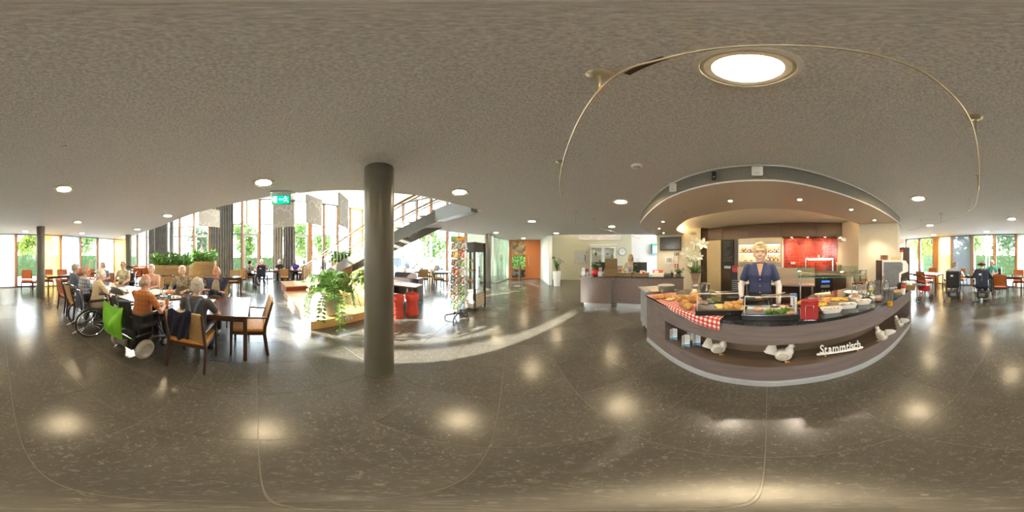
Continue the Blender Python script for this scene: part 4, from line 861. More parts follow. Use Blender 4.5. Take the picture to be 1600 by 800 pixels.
mb = MB(); mb.lathe([(.06,0),(.066,.005),(.10,.035),(.115,.05),(.11,.052),(.09,.035),(0,.012)], 28); single('side_bowl', 'shallow white bowl behind the boiled eggs', 'bowl', mb, M['porcelain'], (*pol(1329, 2.70), CT))
fills = [('tuna salad', (.50,.36,.24)),('berry muesli', (.42,.26,.22)),('orange fish salad', (.62,.33,.10)),('butter portions', (.66,.62,.56))]
for k, (px, py, wd, lb) in enumerate(((1299,491,.24,'white oblong dish of pale salad beside the napkins'),(1325,483.5,.22,'white oblong dish of reddish muesli'),(1349,477,.20,'white oblong dish of orange salad'),(1369,470.5,.17,'white dish of butter portions next to the jug'))):
    d = dist(py, CT)+.08; o = thing('oblong_dish', lb, 'dish', (*pol(px, d), CT), bearing(px)+(.28 if k < 3 else .35), 'white oblong dishes along the counter edge'); a, b2 = wd/2, .065
    rs = []
    for z, s in ((0,.80),(.004,.84),(.045,1.0),(.05,1.04),(.05,.97),(.02,.84)): rs.append([(math.copysign(abs(math.cos(q))**.35, math.cos(q))*a*s, math.copysign(abs(math.sin(q))**.35, math.sin(q))*b2*s, z) for q in [2*PI*i/28 for i in range(28)]])
    mb = MB(); mb.loft(rs); mb.build('dish_body', M['porcelain'], o, smooth=50)
    pm = spots_mat(fills[k][0], [fills[k][1], tuple(c*1.35 for c in fills[k][1]), tuple(c*.55 for c in fills[k][1]), (.7,.66,.6)], 60); rnd = random.Random(k); mb = MB()
    for q in range(34): lumpy(mb, (rnd.uniform(-.75,.75)*a, rnd.uniform(-.7,.7)*b2, .03+.008*rnd.random()), (.016,.014,.009), .3, q, .9, 7, 5)
    f = mb.build('dish_filling', pm, o); f['kind'] = 'stuff'
# jugs and jars
def jug(px, d, label, h, r, juice, level, handle=True):
    o = thing('glass_jug', label, 'jug', (*pol(px, d), CT), bearing(px)); mb = MB(); mb.lathe([(r*.8,0),(r*.85,.006),(r*.86,h*.4),(r*.95,h*.75),(r,h),(r*.95,h),(r*.8,h*.4),(r*.78,.012),(0,.012)], 24); mb.build('glass_body', M['acrylic'], o)
    if handle: mb = MB(); mb.tube([(r*.9,0,h*.85),(r*1.7,0,h*.8),(r*1.75,0,h*.4),(r*.85,0,h*.25)], .008, 8); mb.build('handle', M['acrylic'], o)
    mb = MB(); mb.lathe([(0,.013),(r*.76,.014),(r*.79,level),(0,level)], 20); mb.build('juice', juice, o); return o
M['oj'] = mat('orange juice', (.85,.42,.02), .2, 0, .05); M['pj'] = mat('pink grapefruit juice', (.60,.26,.14), .2, 0, .05)
jug(1390.5, 2.02+.02, 'glass jug of orange juice near the counter edge', .21, .052, M['oj'], .06); jug(1373, 2.28, 'glass jug with a little pink juice', .215, .06, M['pj'], .035)
jug(1371, 2.62, 'empty glass carafe behind the pink juice jug', .26, .05, M['acrylic'], .02, False)
def cereal(px, d, label, c):
    o = thing('cereal_dispenser', label, 'dispenser', (*pol(px, d), CT), bearing(px)); mb = MB(); mb.lathe([(.07,0),(.07,.012),(.02,.02),(.018,.13),(.045,.14),(.045,.16)], 18); mb.build('stand', M['chrome'], o)
    mb = MB(); mb.lathe([(.045,.16),(.062,.19),(.062,.38),(.06,.38),(.06,.19),(.04,.165)], 20); mb.build('clear_cylinder', M['acrylic'], o); mb = MB(); mb.lathe([(0,.17),(.057,.19),(.057,.23),(0,.24)], 16); mb.build('cereal', mat('cereal', c, .8, 0, .4, 60) if c else M['crust'], o)
    mb = MB(); mb.lathe([(.064,.38),(.066,.40),(.02,.405),(0,.41)], 20); mb.build('lid', M['chrome'], o); mb = MB(); mb.tube([(-.08,-.05,.15),(.0,-.05,.15)], .014, 10); mb.build('turn_knob', M['black'], o)
cereal(1339, 2.95, 'left clear cereal dispenser behind the egg bowl', (.50,.30,.10)); cereal(1349, 2.98, 'right clear cereal dispenser behind the egg bowl', (.42,.22,.07))
def globe_jar(px, d, label, r, mt=None):
    o = thing('glass_jar', label, 'jar', (*pol(px, d), CT), 0); mb = MB(); mb.lathe([(r*.6,0),(r*.62,.006),(r,.07),(r*1.02,.12),(r*.8,.17),(r*.75,.19),(r*.72,.17),(r*.95,.12),(r*.93,.07),(r*.55,.012),(0,.012)], 24); mb.build('glass_body', M['acrylic'], o)
    mb = MB(); mb.lathe([(r*.8,.19),(r*.6,.215),(.015,.23),(.018,.25),(0,.26)], 20); mb.build('glass_lid', M['acrylic'], o)
    if mt: mb = MB(); lumpy(mb, (0,0,.055),(r*.75,r*.75,.04),.2,1,.95); mb.build('sweets', mt, o)
globe_jar(1361, 2.72, 'glass jar of colourful sweets beside the dispensers', .07, spots_mat('wrapped sweets', [(.7,.5,.05),(.2,.4,.08),(.25,.1,.45),(.7,.6,.3)], 40)); globe_jar(1384, 2.80, 'tall glass jar behind the orange juice', .07)
for k, (px, d, lb) in enumerate(((1352,2.50,'sugar pot with steel lid, left of three'),(1357,2.46,'sugar pot with steel lid, middle of three'),(1362,2.43,'sugar pot with steel lid, right of three'))):
    o = thing('sugar_pot', lb, 'pot', (*pol(px, d), CT), 0, 'small glass pots'); mb = MB(); mb.lathe([(.028,0),(.032,.005),(.034,.05),(.03,.06),(0,.06)], 18); mb.build('pot_body', M['acrylic'], o); mb = MB(); mb.lathe([(.033,.06),(.033,.072),(.01,.08),(.008,.09),(0,.092)], 18); mb.build('pot_lid', M['chrome'], o)
for k, (px, d, lb) in enumerate(((1357,2.82,'wooden server leaning left in the glass bowl'),(1377,2.86,'wooden server leaning right in the glass bowl'))):
    mb = MB(); mb.tube([(0,0,0),(.01,0,.16),(.035,0,.26),(.07,.0,.32)], [(.006,.006),(.006,.005),(.02,.005),(.012,.004)], 8); single('wooden_server', lb, 'utensil', mb, M['wood_rail'], (*pol(px, d), CT+.03), bearing(px)+(0 if k else 3))
# coffee machine with things on top
def coffee():
    o = thing('coffee_machine', 'tall grey and white coffee machine in front of the cream pier', 'coffee machine', (*pol(1393, 3.42), CT), bearing(1385)+.35)
    mb = MB(); rs = []
    P = [(-.27,0),(.25,0),(.25,.06),(.12,.06),(.12,.28),(.29,.33),(.29,.47),(.24,.55),(.18,.565),(-.27,.565)]
    for y in (-.20,.20): rs.append([(x, y, z) for x, z in P])
    mb.loft(rs); mb.build('housing', M['white'], o)
    mb = MB(); Q = [(-.25,.03),(.08,.03),(.08,.30),(.16,.35),(.16,.50),(.12,.53),(-.25,.53)]; mb.loft([[(x, y, z) for x, z in Q] for y in (-.207,-.202)]); mb.build('side_panel', mat('grey side panel', (.16,.165,.17), .4), o)
    mb = MB(); mb.bx(-.285,-.195,0,-.272,.195,.56); mb.build('rear_cover', M['black'], o)
    mb = MB(); mb.bx(.285,-.19,.34,.297,.19,.46); mb.build('display', mat('dark display', (.02,.02,.025), .1), o)
    for y in (-.05,.05): k = MB(); k.cyl((.20,y,.30),(.20,y,.20),.022,.016); k.build('spout', M['chrome'], o)
    mb = MB(); mb.bx(.125,-.15,.06,.27,.15,.075); mb.build('drip_tray', M['chrome'], o)
    return o
cm = coffee(); TZ = CT+.567; cx, cy = pol(1393, 3.42)
for px, d, lb in ((1378,3.42,'left copper-coloured glass on the coffee machine'),(1381.5,3.40,'middle copper-coloured glass on the coffee machine'),(1385.5,3.38,'right copper-coloured glass on the coffee machine')):
    o = tag(MB().lathe([(.022,0),(.028,.004),(.034,.10),(.031,.10),(.025,.01),(0,.01)], 16).build('copper_glass', mat('copper glass', (.45,.24,.13), .15, .8) if 'cug' not in M else M['cug'], loc=(*pol(px, d), TZ)), lb, 'glass', 'copper glasses'); M['cug'] = bpy.data.materials['copper glass']
o = thing('tea_box', 'open wooden tea box on the coffee machine', 'box', (*pol(1399.5, 3.42), TZ), bearing(1398)); mb = MB()
mb.bx(-.10,-.08,0,.10,.08,.008); mb.bx(-.10,-.08,.008,.10,-.07,.06); mb.bx(-.10,.07,.008,.10,.08,.06); mb.bx(-.10,-.07,.008,-.09,.07,.06); mb.bx(.09,-.07,.008,.10,.07,.06); mb.build('box_body', M['wood_step'], o); mb = MB(); mb.box((-.09,0,.125), (.012,.16,.14), 0, .003, Matrix.Rotation(-.2,4,'Y')); mb.build('open_lid', M['wood_step'], o)
def cups(px, d, z, label, n=8):
    o = thing('cup_stack', label, 'cups', (*pol(px, d), z)); 
    for k in range(n): c = MB(); c.lathe([(.028,.018*k),(.037,.018*k+.09),(.034,.018*k+.09)], 16); c.build('paper_cup', M['redcup'] if k > n-4 else M['white'], o)
M['redcup'] = mat('red paper cup', (.60,.07,.03), .6)
cups(1408.5, 3.50, TZ, 'stack of red and white paper cups on the coffee machine'); cups(1411.5, 2.72, CT, 'stack of red paper cups in front of the coffee machine', 5)
# wicker
m, t, p = new_mat('wicker weave'); tc = t.nodes.new('ShaderNodeTexCoord'); wv = t.nodes.new('ShaderNodeTexWave'); wv.inputs['Scale'].default_value = 22; wv.bands_direction = 'Z'; wv.inputs['Distortion'].default_value = 5; wv.inputs['Detail Scale'].default_value = 6; lk(t, tc.outputs['Object'], wv.inputs['Vector'])
rp = t.nodes.new('ShaderNodeValToRGB'); rp.color_ramp.elements[0].color = (.09,.055,.025,1); rp.color_ramp.elements[1].color = (.38,.27,.14,1); lk(t, wv.outputs[0], rp.inputs[0]); lk(t, rp.outputs[0], p.inputs['Base Color']); p.inputs['Roughness'].default_value = .7
b = t.nodes.new('ShaderNodeBump'); b.inputs['Strength'].default_value = .8; lk(t, wv.outputs[0], b.inputs['Height']); lk(t, b.outputs[0], p.inputs['Normal']); M['wicker'] = m
def basket(name, label, x, y, z, rz, wd, dp, h, lid=False, cat='basket'):
    o = thing(name, label, cat, (x,y,z), rz); mb = MB(); t2 = .012
    rs = [[(sx_*(wd/2-e), sy_*(dp/2-e), zz) for sx_, sy_ in ((-1,-1),(1,-1),(1,1),(-1,1))] for zz, e in ((0,.015),(h,0),(h,t2),(.01,.015+t2))]; mb.loft(rs); mb.build('woven_body', M['wicker'], o, smooth=0)
    mb = MB(); e = wd/2; f = dp/2; mb.tube([(-e,-f,h),(e,-f,h),(e,f,h),(-e,f,h)], .012, 6, True); mb.build('rim', M['wicker'], o)
    if lid: mb = MB(); mb.box((0, dp/2+.015, h+wd*.40), (wd*.98, .03, wd*.80), 0, .02); mb.build('open_lid', M['wicker'], o)
    return o
basket('wicker_basket', 'wicker basket of bread at the right end of the counter', *pol(1421, 3.1), CT, bearing(1421), .24, .20, .10)
rnd = random.Random(9)
for k in range(7):
    x, y = pol(1421+rnd.uniform(-3,3), 3.1+rnd.uniform(-.05,.05)); mb = lumpy(MB(), (0,0,0), (.04,.035,.03), .2, k); single('wrapped_roll', 'pale wrapped roll in the wicker basket', 'bread roll', mb, M['egg_white'], (x,y,CT+.05+.03*(k % 3)+.008*k), k, 'wrapped rolls in the basket')
o = thing('teapot', 'black and steel insulated jug near the right end', 'jug', onc(1414, 449)); mb = MB(); mb.lathe([(.06,0),(.068,.01),(.072,.10),(.05,.14),(.03,.15),(0,.155)], 22); mb.build('jug_body', M['chrome'], o); mb = MB(); mb.tube([(.06,0,.12),(.11,0,.12),(.115,0,.04),(.068,0,.03)], .01, 8); mb.lathe([(.045,.14),(.04,.17),(0,.18)], 16); mb.build('black_fittings', M['black'], o)
o = thing('teapot', 'second black insulated jug beside the wicker basket', 'jug', onc(1406, 450)); mb = MB(); mb.lathe([(.05,0),(.055,.01),(.055,.08),(.04,.11),(0,.12)], 22); mb.build('jug_body', M['black'], o); mb = MB(); mb.tube([(.05,0,.09),(.09,0,.09),(.09,0,.03),(.052,0,.02)], .009, 8); mb.build('handle', M['black'], o)
mb = MB(); mb.bx(-.09,-.07,0,.09,.07,.012,.004); mb.bx(-.09,-.07,.012,.09,-.062,.03); mb.bx(-.09,.062,.012,.09,.07,.03); single('bread_tray', 'small wooden tray beside the orange juice', 'tray', mb, M['wood_pale'], onc(1405, 456), bearing(1405)+.4)
for px, py, lb in ((1399,452,'small salt shaker left of the wooden tray'),(1401,449,'small pepper shaker behind the wooden tray')):
    o = thing('shaker', lb, 'shaker', onc(px, py)); MB().lathe([(.018,0),(.02,.004),(.016,.05),(0,.05)], 14).build('glass_body', M['acrylic'], o); MB().lathe([(.017,.05),(.015,.066),(0,.07)], 14).build('steel_cap', M['chrome'], o)
# vase of white lilies, plates, pot, pan
vx, vy = pol(1086, 2.66); o = thing('pewter_vase', 'square pewter vase on a pedestal foot', 'vase', (vx,vy,CT), .5); mb = MB(); rs = []
for r, z in ((.085,0),(.085,.02),(.03,.10),(.028,.115),(.055,.14),(.06,.165),(.035,.19),(.035,.20),(.05,.26),(.07,.36),(.088,.385),(.08,.385),(.06,.34),(.04,.26)): rs.append([(sx_*r, sy_*r, z) for sx_, sy_ in ((-1,-.8),(-.8,-1),(.8,-1),(1,-.8),(1,.8),(.8,1),(-.8,1),(-1,.8))])
mb.loft(rs); mb.build('vase_body', mat('pewter', (.40,.38,.36), .35, .8, .15, 10), o, smooth=30)
o = thing('lily_bouquet', 'white lilies and greenery standing in the pewter vase', 'flowers', (vx,vy,CT+.33)); rnd = random.Random(11)
M['petal'] = leaf_mat('white lily petal', (.78,.77,.62), .3); M['stem'] = mat('green stem', (.10,.20,.05), .6); sm = MB(); heads = []
R3 = Vector((math.cos(bearing(1086)), math.sin(bearing(1086)), 0))     # sideways
def H(px, py): z = zat(py, 2.66)-CT-.33; return R3*((px-1086)*.225*PI/180*2.66)+Vector((0,0,z))
for px, py, s in ((1087,380,.085),(1097,383,.10),(1079,400,.10),(1072,397,.10),(1083,393,.07),(1092,402,.07),(1080,414,.05)):
    h = H(px, py); heads.append((h, s)); sm.tube([(0,0,-.2), h*.5+Vector((0,.01,.05)), h], [.007,.006,.005], 6)
sm.build('stems', M['stem'], o)
for k, (h, s) in enumerate(heads):
    mb = MB(); ax = (Vector((-vx,-vy,0)).normalized()*.8+R3*rnd.uniform(-.6,.6)+Vector((0,0,.3))).normalized(); u = ax.orthogonal().normalized(); w2 = ax.cross(u)
    for q in range(6):
        a = q*PI/3; d1 = (u*math.cos(a)+w2*math.sin(a)); e1 = ax.cross(d1)
        pts = [h, h+ax*s*.35+d1*s*.25+e1*s*.28, h+ax*s*.60+d1*s*.75+e1*s*.26, h+ax*s*.55+d1*s*1.15, h+ax*s*.60+d1*s*.75-e1*s*.26, h+ax*s*.35+d1*s*.25-e1*s*.28]
        mb.add(pts, [(0,1,5),(1,2,4,5),(2,3,4)])
    mb.build('lily', M['petal'], o, smooth=50)
mb = MB(); lumpy(mb, H(1084,366), (.05,.05,.035), .3, 3); mb.build('white_cluster', spots_mat('white cluster', [(.7,.7,.6),(.35,.42,.25),(.6,.62,.5)], 60), o)
mb = MB()
for k in range(60):
    a = rnd.uniform(0,2*PI); L2 = rnd.uniform(.10,.26); d1 = Vector((math.cos(a),math.sin(a),rnd.uniform(.1,1.2))).normalized(); e1 = d1.cross(Vector((0,0,1))).normalized()
    if e1.length < .1: continue
    c = Vector((0,0,.02)); mb.add([c, c+d1*L2*.5+e1*.014+Vector((0,0,.02)), c+d1*L2, c+d1*L2*.5-e1*.014+Vector((0,0,.02))], [(0,1,2,3)])
mb.build('greenery', leaf_mat('bouquet leaf', (.10,.20,.06)), o, smooth=0)['kind'] = 'stuff'
tr = thing('serving_trolley', 'grey serving trolley on casters beside the counter end', 'trolley', (2.53,2.04,0), bearing(1028)+.35); mb = MB(); mb.bx(-.28,-.26,.12,.28,.26,.86,.006); mb.build('cabinet_body', mat('grey metal cabinet', (.33,.34,.33), .4, .2), tr)
mb = MB(); mb.bx(-.31,-.29,.86,.31,.29,.895,.006); mb.build('top_slab', spots_mat('speckled stone top', [(.42,.37,.29),(.5,.45,.36),(.33,.28,.22)], 50, .3), tr); mb = MB(); mb.bx(-.32,-.30,.865,-.305,.30,.90); mb.bx(-.32,-.305,.865,.32,-.29,.90); mb.build('edge_strip', M['alu'], tr)
for sx_ in (-1,1):
    for sy_ in (-1,1): k = MB(); k.cyl((sx_*.24-.012,sy_*.20,.055),(sx_*.24+.012,sy_*.20,.055),.05,n=16); k.tube([(sx_*.24,sy_*.20,.055),(sx_*.24,sy_*.20,.125)], .012, 8); k.build('caster', M['rubber'], tr)
o = thing('plate_stack', 'stack of pale grey plates on the serving trolley', 'plates', (*pol(1041, 2.98), CT+.002))
for k in range(10): p_ = MB(); p_.lathe([(.09,.011*k),(.10,.011*k+.002),(.155,.011*k+.010),(.155,.011*k+.0125),(.10,.011*k+.006),(0,.011*k+.005)], 36); p_.build('plate', mat('pale grey stoneware', (.46,.45,.42), .35) if 'pgs' not in M else M['pgs'], o); M['pgs'] = bpy.data.materials['pale grey stoneware']
o = thing('cheese_plate', 'round plate of pale flat bread on the trolley front', 'plate', (*pol(1023, 2.92), CT+.001)); MB().lathe([(.06,0),(.11,.012),(.11,.015),(.06,.004),(0,.004)], 28).build('dark_plate', M['slate'], o); MB().lathe([(0,.006),(.09,.014),(.085,.024),(0,.026)], 24).build('flat_bread', M['crumb'], o)
o = thing('steel_pot', 'steel ice bucket between the vase and the kitchen door', 'pot', (*pol(1101, 3.0), .86)); MB().lathe([(.08,0),(.085,.01),(.10,.17),(.105,.175),(.095,.17),(.08,.02),(0,.02)], 24).build('pot_body', M['steel'], o)
for s in (-1,1): k = MB(); k.tube([(s*.09,-.03,.14),(s*.13,-.03,.16),(s*.13,.03,.16),(s*.09,.03,.14)], .006, 8); k.build('handle', M['chrome'], o)
MB().lathe([(.10,.176),(.06,.20),(0,.205)], 20).build('lid', M['acrylic'], o)
o = thing('side_table', 'steel side table carrying the ice bucket', 'table', (*pol(1101, 3.05), 0), bearing(1101)); mb = MB(); mb.bx(-.2,-.2,.825,.2,.2,.858,.004); mb.build('table_top', M['steel'], o)
for sx_ in (-1,1):
    for sy_ in (-1,1): k = MB(); k.bx(sx_*.17-.015,sy_*.17-.015,0,sx_*.17+.015,sy_*.17+.015,.826); k.build('leg', M['steel'], o, smooth=0)
px_, d_ = 1180, 2.0; o = thing('frying_pan', 'large black frying pan in front of the server', 'pan', (*pol(px_, d_), CT+.078), bearing(px_)); MB().lathe([(.115,0),(.12,.004),(.158,.05),(.162,.052),(.152,.048),(.115,.008),(0,.006)], 36).build('pan_body', mat('black cast pan', (.035,.033,.03), .35, .4, .2), o); k = MB(); k.tube([(-.15,0,.04),(-.20,0,.055),(-.27,-.01,.045),(-.34,-.02,.05)], [(.012,.006),(.011,.006),(.013,.007),(.012,.006)], 8); k.build('handle', M['black'], o)
o = thing('hot_plate', 'black induction hot plate under the frying pan', 'hot plate', (*pol(px_, d_), CT), bearing(px_)); mb = MB(); mb.bx(-.17,-.16,.01,.17,.16,.07,.01); mb.build('casing', M['steel'], o); mb = MB(); mb.bx(-.155,-.145,.07,.155,.145,.076); mb.build('glass_plate', M['tray_black'], o)
for sx_ in (-1,1):
    for sy_ in (-1,1): k = MB(); k.cyl((sx_*.14,sy_*.13,0),(sx_*.14,sy_*.13,.012),.014); k.build('foot', M['black'], o)
mb = MB(); mb.bar((0,0,.0),(.30,0,.06),.022,.007); mb.box((-.03,0,-.003),(.08,.05,.006),0,.003); single('wooden_spatula', 'pale wooden spatula resting in the frying pan', 'spatula', mb, M['wood_step'], (*pol(1189, 2.02), CT+.125), bearing(1189))
# niche decoration: ceramic hens, leaflets, word
M['ceramic'] = mat('white crackled ceramic', (.72,.69,.62), .35, 0, .14, 14, bump=.25, bscale=40); M['ceramic_brown'] = mat('brown ceramic', (.42,.23,.13), .5)
def hen(px, d, rz, s, label, first=[]):
    if first: return dup(first[0], (*pol(px, d), .319), rz, label, sc_=s)
    o = thing('ceramic_hen', label, 'figurine', (*pol(px, d), .319), rz, 'ceramic hens in the counter niche'); mb = MB(); lumpy(mb, (0,0,.09), (.085,.065,.075), .08, 2, 2, 24, 16); lumpy(mb, (.055,0,.13), (.045,.042,.06), .05, 3, 2, 18, 12); mb.build('body', M['ceramic'], o)
    mb = MB(); mb.ell((.075,0,.198),(.030,.026,.030)); mb.tube([(.10,0,.195),(.118,0,.188)], [.009,.001], 8); mb.build('head', M['ceramic'], o)
    mb = MB(); [mb.ell((.062+.012*k,0,.228-.004*k),(.010,.006,.014)) for k in range(4)]; mb.build('comb', M['ceramic_brown'], o)
    for k in range(7):
        a = rad(30+18*k); mb = MB(); d1 = Vector((-math.cos(a*.55)*.9, 0, math.sin(a*.9+.2))).normalized(); y = .012*(k-3); c = Vector((-.06,y*.6,.10)); mb.tube([c, c+d1*.06+Vector((0,y*.5,0)), c+d1*.12+Vector((0,y,0)), c+d1*.145+Vector((0,y,0))], [(.006,.012),(.007,.018),(.007,.020),(.004,.008)], 8, flat=(0,1,0)); mb.build('tail_feather', M['ceramic'], o)
    for s2 in (-1,1):
        mb = MB(); lumpy(mb, (-.01,s2*.055,.095), (.055,.018,.042), .1, 5, 2, 16, 10); mb.build('wing', mat('beige ceramic wing', (.50,.45,.38), .4) if s2 < 0 else bpy.data.materials['beige ceramic wing'], o)
        mb = MB(); [mb.tube([(.02,s2*.03,.012),(.055,s2*.03+.014*q,.006)], [.010,.006], 6) for q in (-1,0,1)]; mb.cyl((.02,s2*.03,.0),(.02,s2*.03,.03),.012); mb.build('foot', M['ceramic_brown'], o)
    first.append(o); return o
hen(1122, 1.80, bearing(1122)+.15, 1, 'leftmost white ceramic hen in the counter niche'); hen(1224, 1.64, bearing(1224)+.1, 1.08, 'white ceramic hen with beige wing left of the white letters'); hen(1378, 2.15, bearing(1378)+2.6, 1, 'white ceramic hen right of the white letters'); hen(1405, 2.62, bearing(1405)+2.4, .95, 'rightmost white ceramic hen, half hidden at the niche end')
def textmesh(body, size, ext, name, mt, parent=None, loc=(0,0,0), rot=(PI/2,0,0), bev=0, align='CENTER'):
    cu = bpy.data.curves.new(name, 'FONT'); cu.body = body; cu.size = size; cu.extrude = ext; cu.bevel_depth = bev; cu.align_x = align; cu.resolution_u = 3
    to = bpy.data.objects.new(name, cu); C.objects.link(to); dg = bpy.context.evaluated_depsgraph_get(); me = bpy.data.meshes.new_from_object(to.evaluated_get(dg)); C.objects.unlink(to); bpy.data.objects.remove(to); bpy.data.curves.remove(cu)
    me.materials.clear(); me.materials.append(mt); o = bpy.data.objects.new(name, me); C.objects.link(o); o.parent = parent; o.location = loc; o.rotation_euler = rot; return o
sgn = thing('word_sign', 'white letters reading Stammtisch on a rail in the niche', 'sign', (*pol(1314, 1.80), .319), bearing(1314)+.33)
mb = MB(); mb.bx(-.25,-.012,.02,.25,.012,.05,.008); [mb.ell((s*.25,0,.036),(.025,.012,.02)) for s in (-1,1)]; mb.build('rail', M['white'], sgn)
for s in (-.18,.2): mb = MB(); mb.bx(s-.007,-.02,0,s+.007,.02,.022); mb.build('peg', M['wood_step'], sgn)
for ch, x in zip('Stammtisch', [-.215,-.172,-.125,-.062,.018,.078,.106,.135,.174,.217]): q = textmesh(ch, .165 if ch != 'S' else .18, .006, 'letter', M['white'], sgn, (x,0,.046), bev=.002); q.scale = (.60,1,1)
M['paper'] = mat('white paper', (.80,.80,.80), .7)
for k, (px, d, rz, c, lb) in enumerate(((1052,2.18,.5,(.10,.35,.65),'folded leaflet standing leftmost in the niche'),(1071,1.98,.5,(.10,.40,.70),'folded leaflet standing in front of the yellow one'),(1080,2.15,.2,(.75,.68,.25),'folded leaflet with yellow edge behind the front leaflet'),(1088,2.02,.4,(.08,.33,.65),'folded leaflet standing rightmost of the four'))):
    o = thing('leaflet', lb, 'leaflet', (*pol(px, d), .319), bearing(px)+rz-.3, 'folded leaflets in the counter niche'); mb = MB(); w2 = .05
    mb.add([(-w2,-.02,0),(0,.018,0),(w2,-.02,0),(-w2,-.02,.19),(0,.018,.19),(w2,-.02,.19)], [(0,1,4,3),(1,2,5,4)]); mb.build('paper_sheet', M['paper'], o, smooth=0)
    mb = MB(); e = .0015; mb.add([(-w2,-.02-e,.004),(0,.018-e,.004),(w2,-.02-e,.004),(-w2,-.02-e,.042),(0,.018-e,.030),(w2,-.02-e,.05)], [(0,1,4,3),(1,2,5,4)]); mb.build('blue_band', mat('leaflet band %d' % k, c, .6), o, smooth=0)
    mb = MB(); 
    for q in range(9):
        for x0, x1 in ((-.042,-.006),(.006,.042)): y0 = lambda x: -.02+.038*(1-abs(x)/w2)-e; z = .07+.012*q; mb.add([(x0,y0(x0),z),(x1,y0(x1),z),(x1,y0(x1),z+.004),(x0,y0(x0),z+.004)], [(0,1,2,3)])
    mb.build('print_lines', mat('grey print', (.45,.47,.5), .7) if 'gp' not in M else M['gp'], o, smooth=0)['kind'] = 'stuff'; M['gp'] = bpy.data.materials['grey print']
# devices on the canopy fascia
def fascia_at(px):
    a = (px-800)*.225*PI/180; dx, dy = math.sin(a), math.cos(a); best = min(range(NC), key=lambda i: abs(math.atan2(oc[i].x, oc[i].y)-a)); return oc[best]
for px, w2, h2, mt, nm, lb in ((1055,.10,.13,'white','access_point','white wireless box at the left of the canopy fascia'),(1113.5,.05,.105,'black','motion_sensor','black sensor box on the canopy fascia'),(1191.5,.12,.12,'white','access_point','white wireless box at the middle of the canopy fascia')):
    q = fascia_at(px); o = thing(nm, lb, 'device', (q.x,q.y,2.47), bearing(px)); mb = MB(); mb.bx(-w2/2,-.045,0,w2/2,-.002,h2,.006); mb.build('casing', M[mt], o); mb = MB(); mb.bx(-w2/4,-.049,h2*.15,w2/4,-.044,h2*.3); mb.build('front_mark', M['alu'] if mt == 'white' else M['chrome'], o)
    if mt == 'white': [MB().tube([(s*w2*.3,-.025,h2),(s*w2*.3,-.025,h2+.03),(s*w2*.7,-.02,h2+.03)], .004, 6).build('bracket', M['white'], o) for s in (-1,1)]
# ============================================================ KITCHEN WALL AND RECEPTION
KF = KA+kn*.10
def kp(px, off=0.0, z=0.0):
    """point on a plane standing off metres in front of the kitchen wall, at the bearing of column px"""
    a = (px-800)*.225*PI/180; d = Vector((math.sin(a), math.cos(a), 0)); o = KF+kn*off
    t = o.dot(kn)/d.dot(kn); return Vector((d.x*t, d.y*t, z))
def ks(px, off=0): return (kp(px, off)-KF-kn*off).dot(kd)
def kroot(name, label, cat, px, off, z=0, group=None, kind=None): return thing(name, label, cat, tuple(kp(px, off, z)), KANG, group, kind)
BH = 2.17
x0, x1 = ks(1083,.36), ks(1341.5,.36)
o = kroot('bulkhead', 'dark brown panelled bulkhead above the kitchen wall', 'wall panel', 1083, .36, 0, None, 'structure')
for a, b in ((1083,1128),(1128,1170),(1170,1220),(1220,1276),(1276,1333),(1333,1341.5)):
    p0, p1 = ks(a,.36)-x0, ks(b,.36)-x0; MB().bx(p0+.003,0,BH,p1-.003,.355,CEIL-.015,.002).build('panel', M['kbrown'], o)
s0 = ks(1128,.36)-x0; MB().bx(0,.005,0,ks(1153,.36)-x0,.355,BH).build('lower_panel', M['kbrown'], o)
for px, lb in ((1237,'spot under the bulkhead, leftmost over the red tiles'),(1262,'spot under the bulkhead, second over the red tiles'),(1289,'spot under the bulkhead, third over the red tiles'),(1313,'spot under the bulkhead, rightmost over the red tiles')):
    q = kp(px,.22,BH-.001); r = thing('spotlight', lb, 'spotlight', tuple(q), 0, 'spots under the kitchen bulkhead'); MB().lathe([(.030,-.001),(.045,-.008),(.05,0)], 20).build('trim_ring', M['chrome'], r); MB().lathe([(0,-.005),(.031,-.004)], 16).build('lens', M['hal'], r)
    l = bpy.data.lights.new('spot','SPOT'); l.energy = 8; l.spot_size = rad(120); l.spot_blend = .7; l.shadow_soft_size = .03; l.color = (1,.82,.58); lo = bpy.data.objects.new('spot', l); C.objects.link(lo); lo.parent = r; lo.location = (0,0,-.02)
# door, blackboard
r = kroot('door_2', 'flat cream kitchen door with narrow steel handle', 'door', 1090, .362, 0, None, 'structure'); dw = ks(1127,.362)-ks(1090,.362)
MB().bx(0,-.035,.01,dw,0,BH-.03,.003).build('door_leaf', mat('yellow cream door', (.62,.50,.28), .45, 0, .03), r); h = MB(); h.tube([(dw-.06,-.035,1.0),(dw-.06,-.075,1.0),(dw-.17,-.075,1.0)], .010, 8); h.build('door_handle', M['steel'], r)
r = kroot('blackboard', 'black menu board chalked with faint lines of handwriting', 'menu board', 1128.5, .362, 0); bw = ks(1147,.362)-ks(1128.5,.362)
MB().bx(0,-.02,1.02,bw,0,2.13).build('board_panel', mat('chalkboard', (.030,.033,.034), .7), r); M['chalk'] = mat('chalk', (.62,.60,.56), .9); rnd = random.Random(5)
MB().bx(bw*.2,-.023,1.10,bw*.75,-.02,1.19).build('menu_card', M['paper'], r, smooth=0)
for k in range(11):
    z = 2.05-.068*k; L2 = bw*(rnd.uniform(.5,.8) if k not in (3,4) else .3); n = int(L2/.012); mb = MB(); mb.tube([(bw*.1+L2*i/n, -.0215, z+rnd.uniform(-.013,.013)+.012*i/n) for i in range(n+1)], .0028, 4); mb.build('chalk_line', M['chalk'], r)
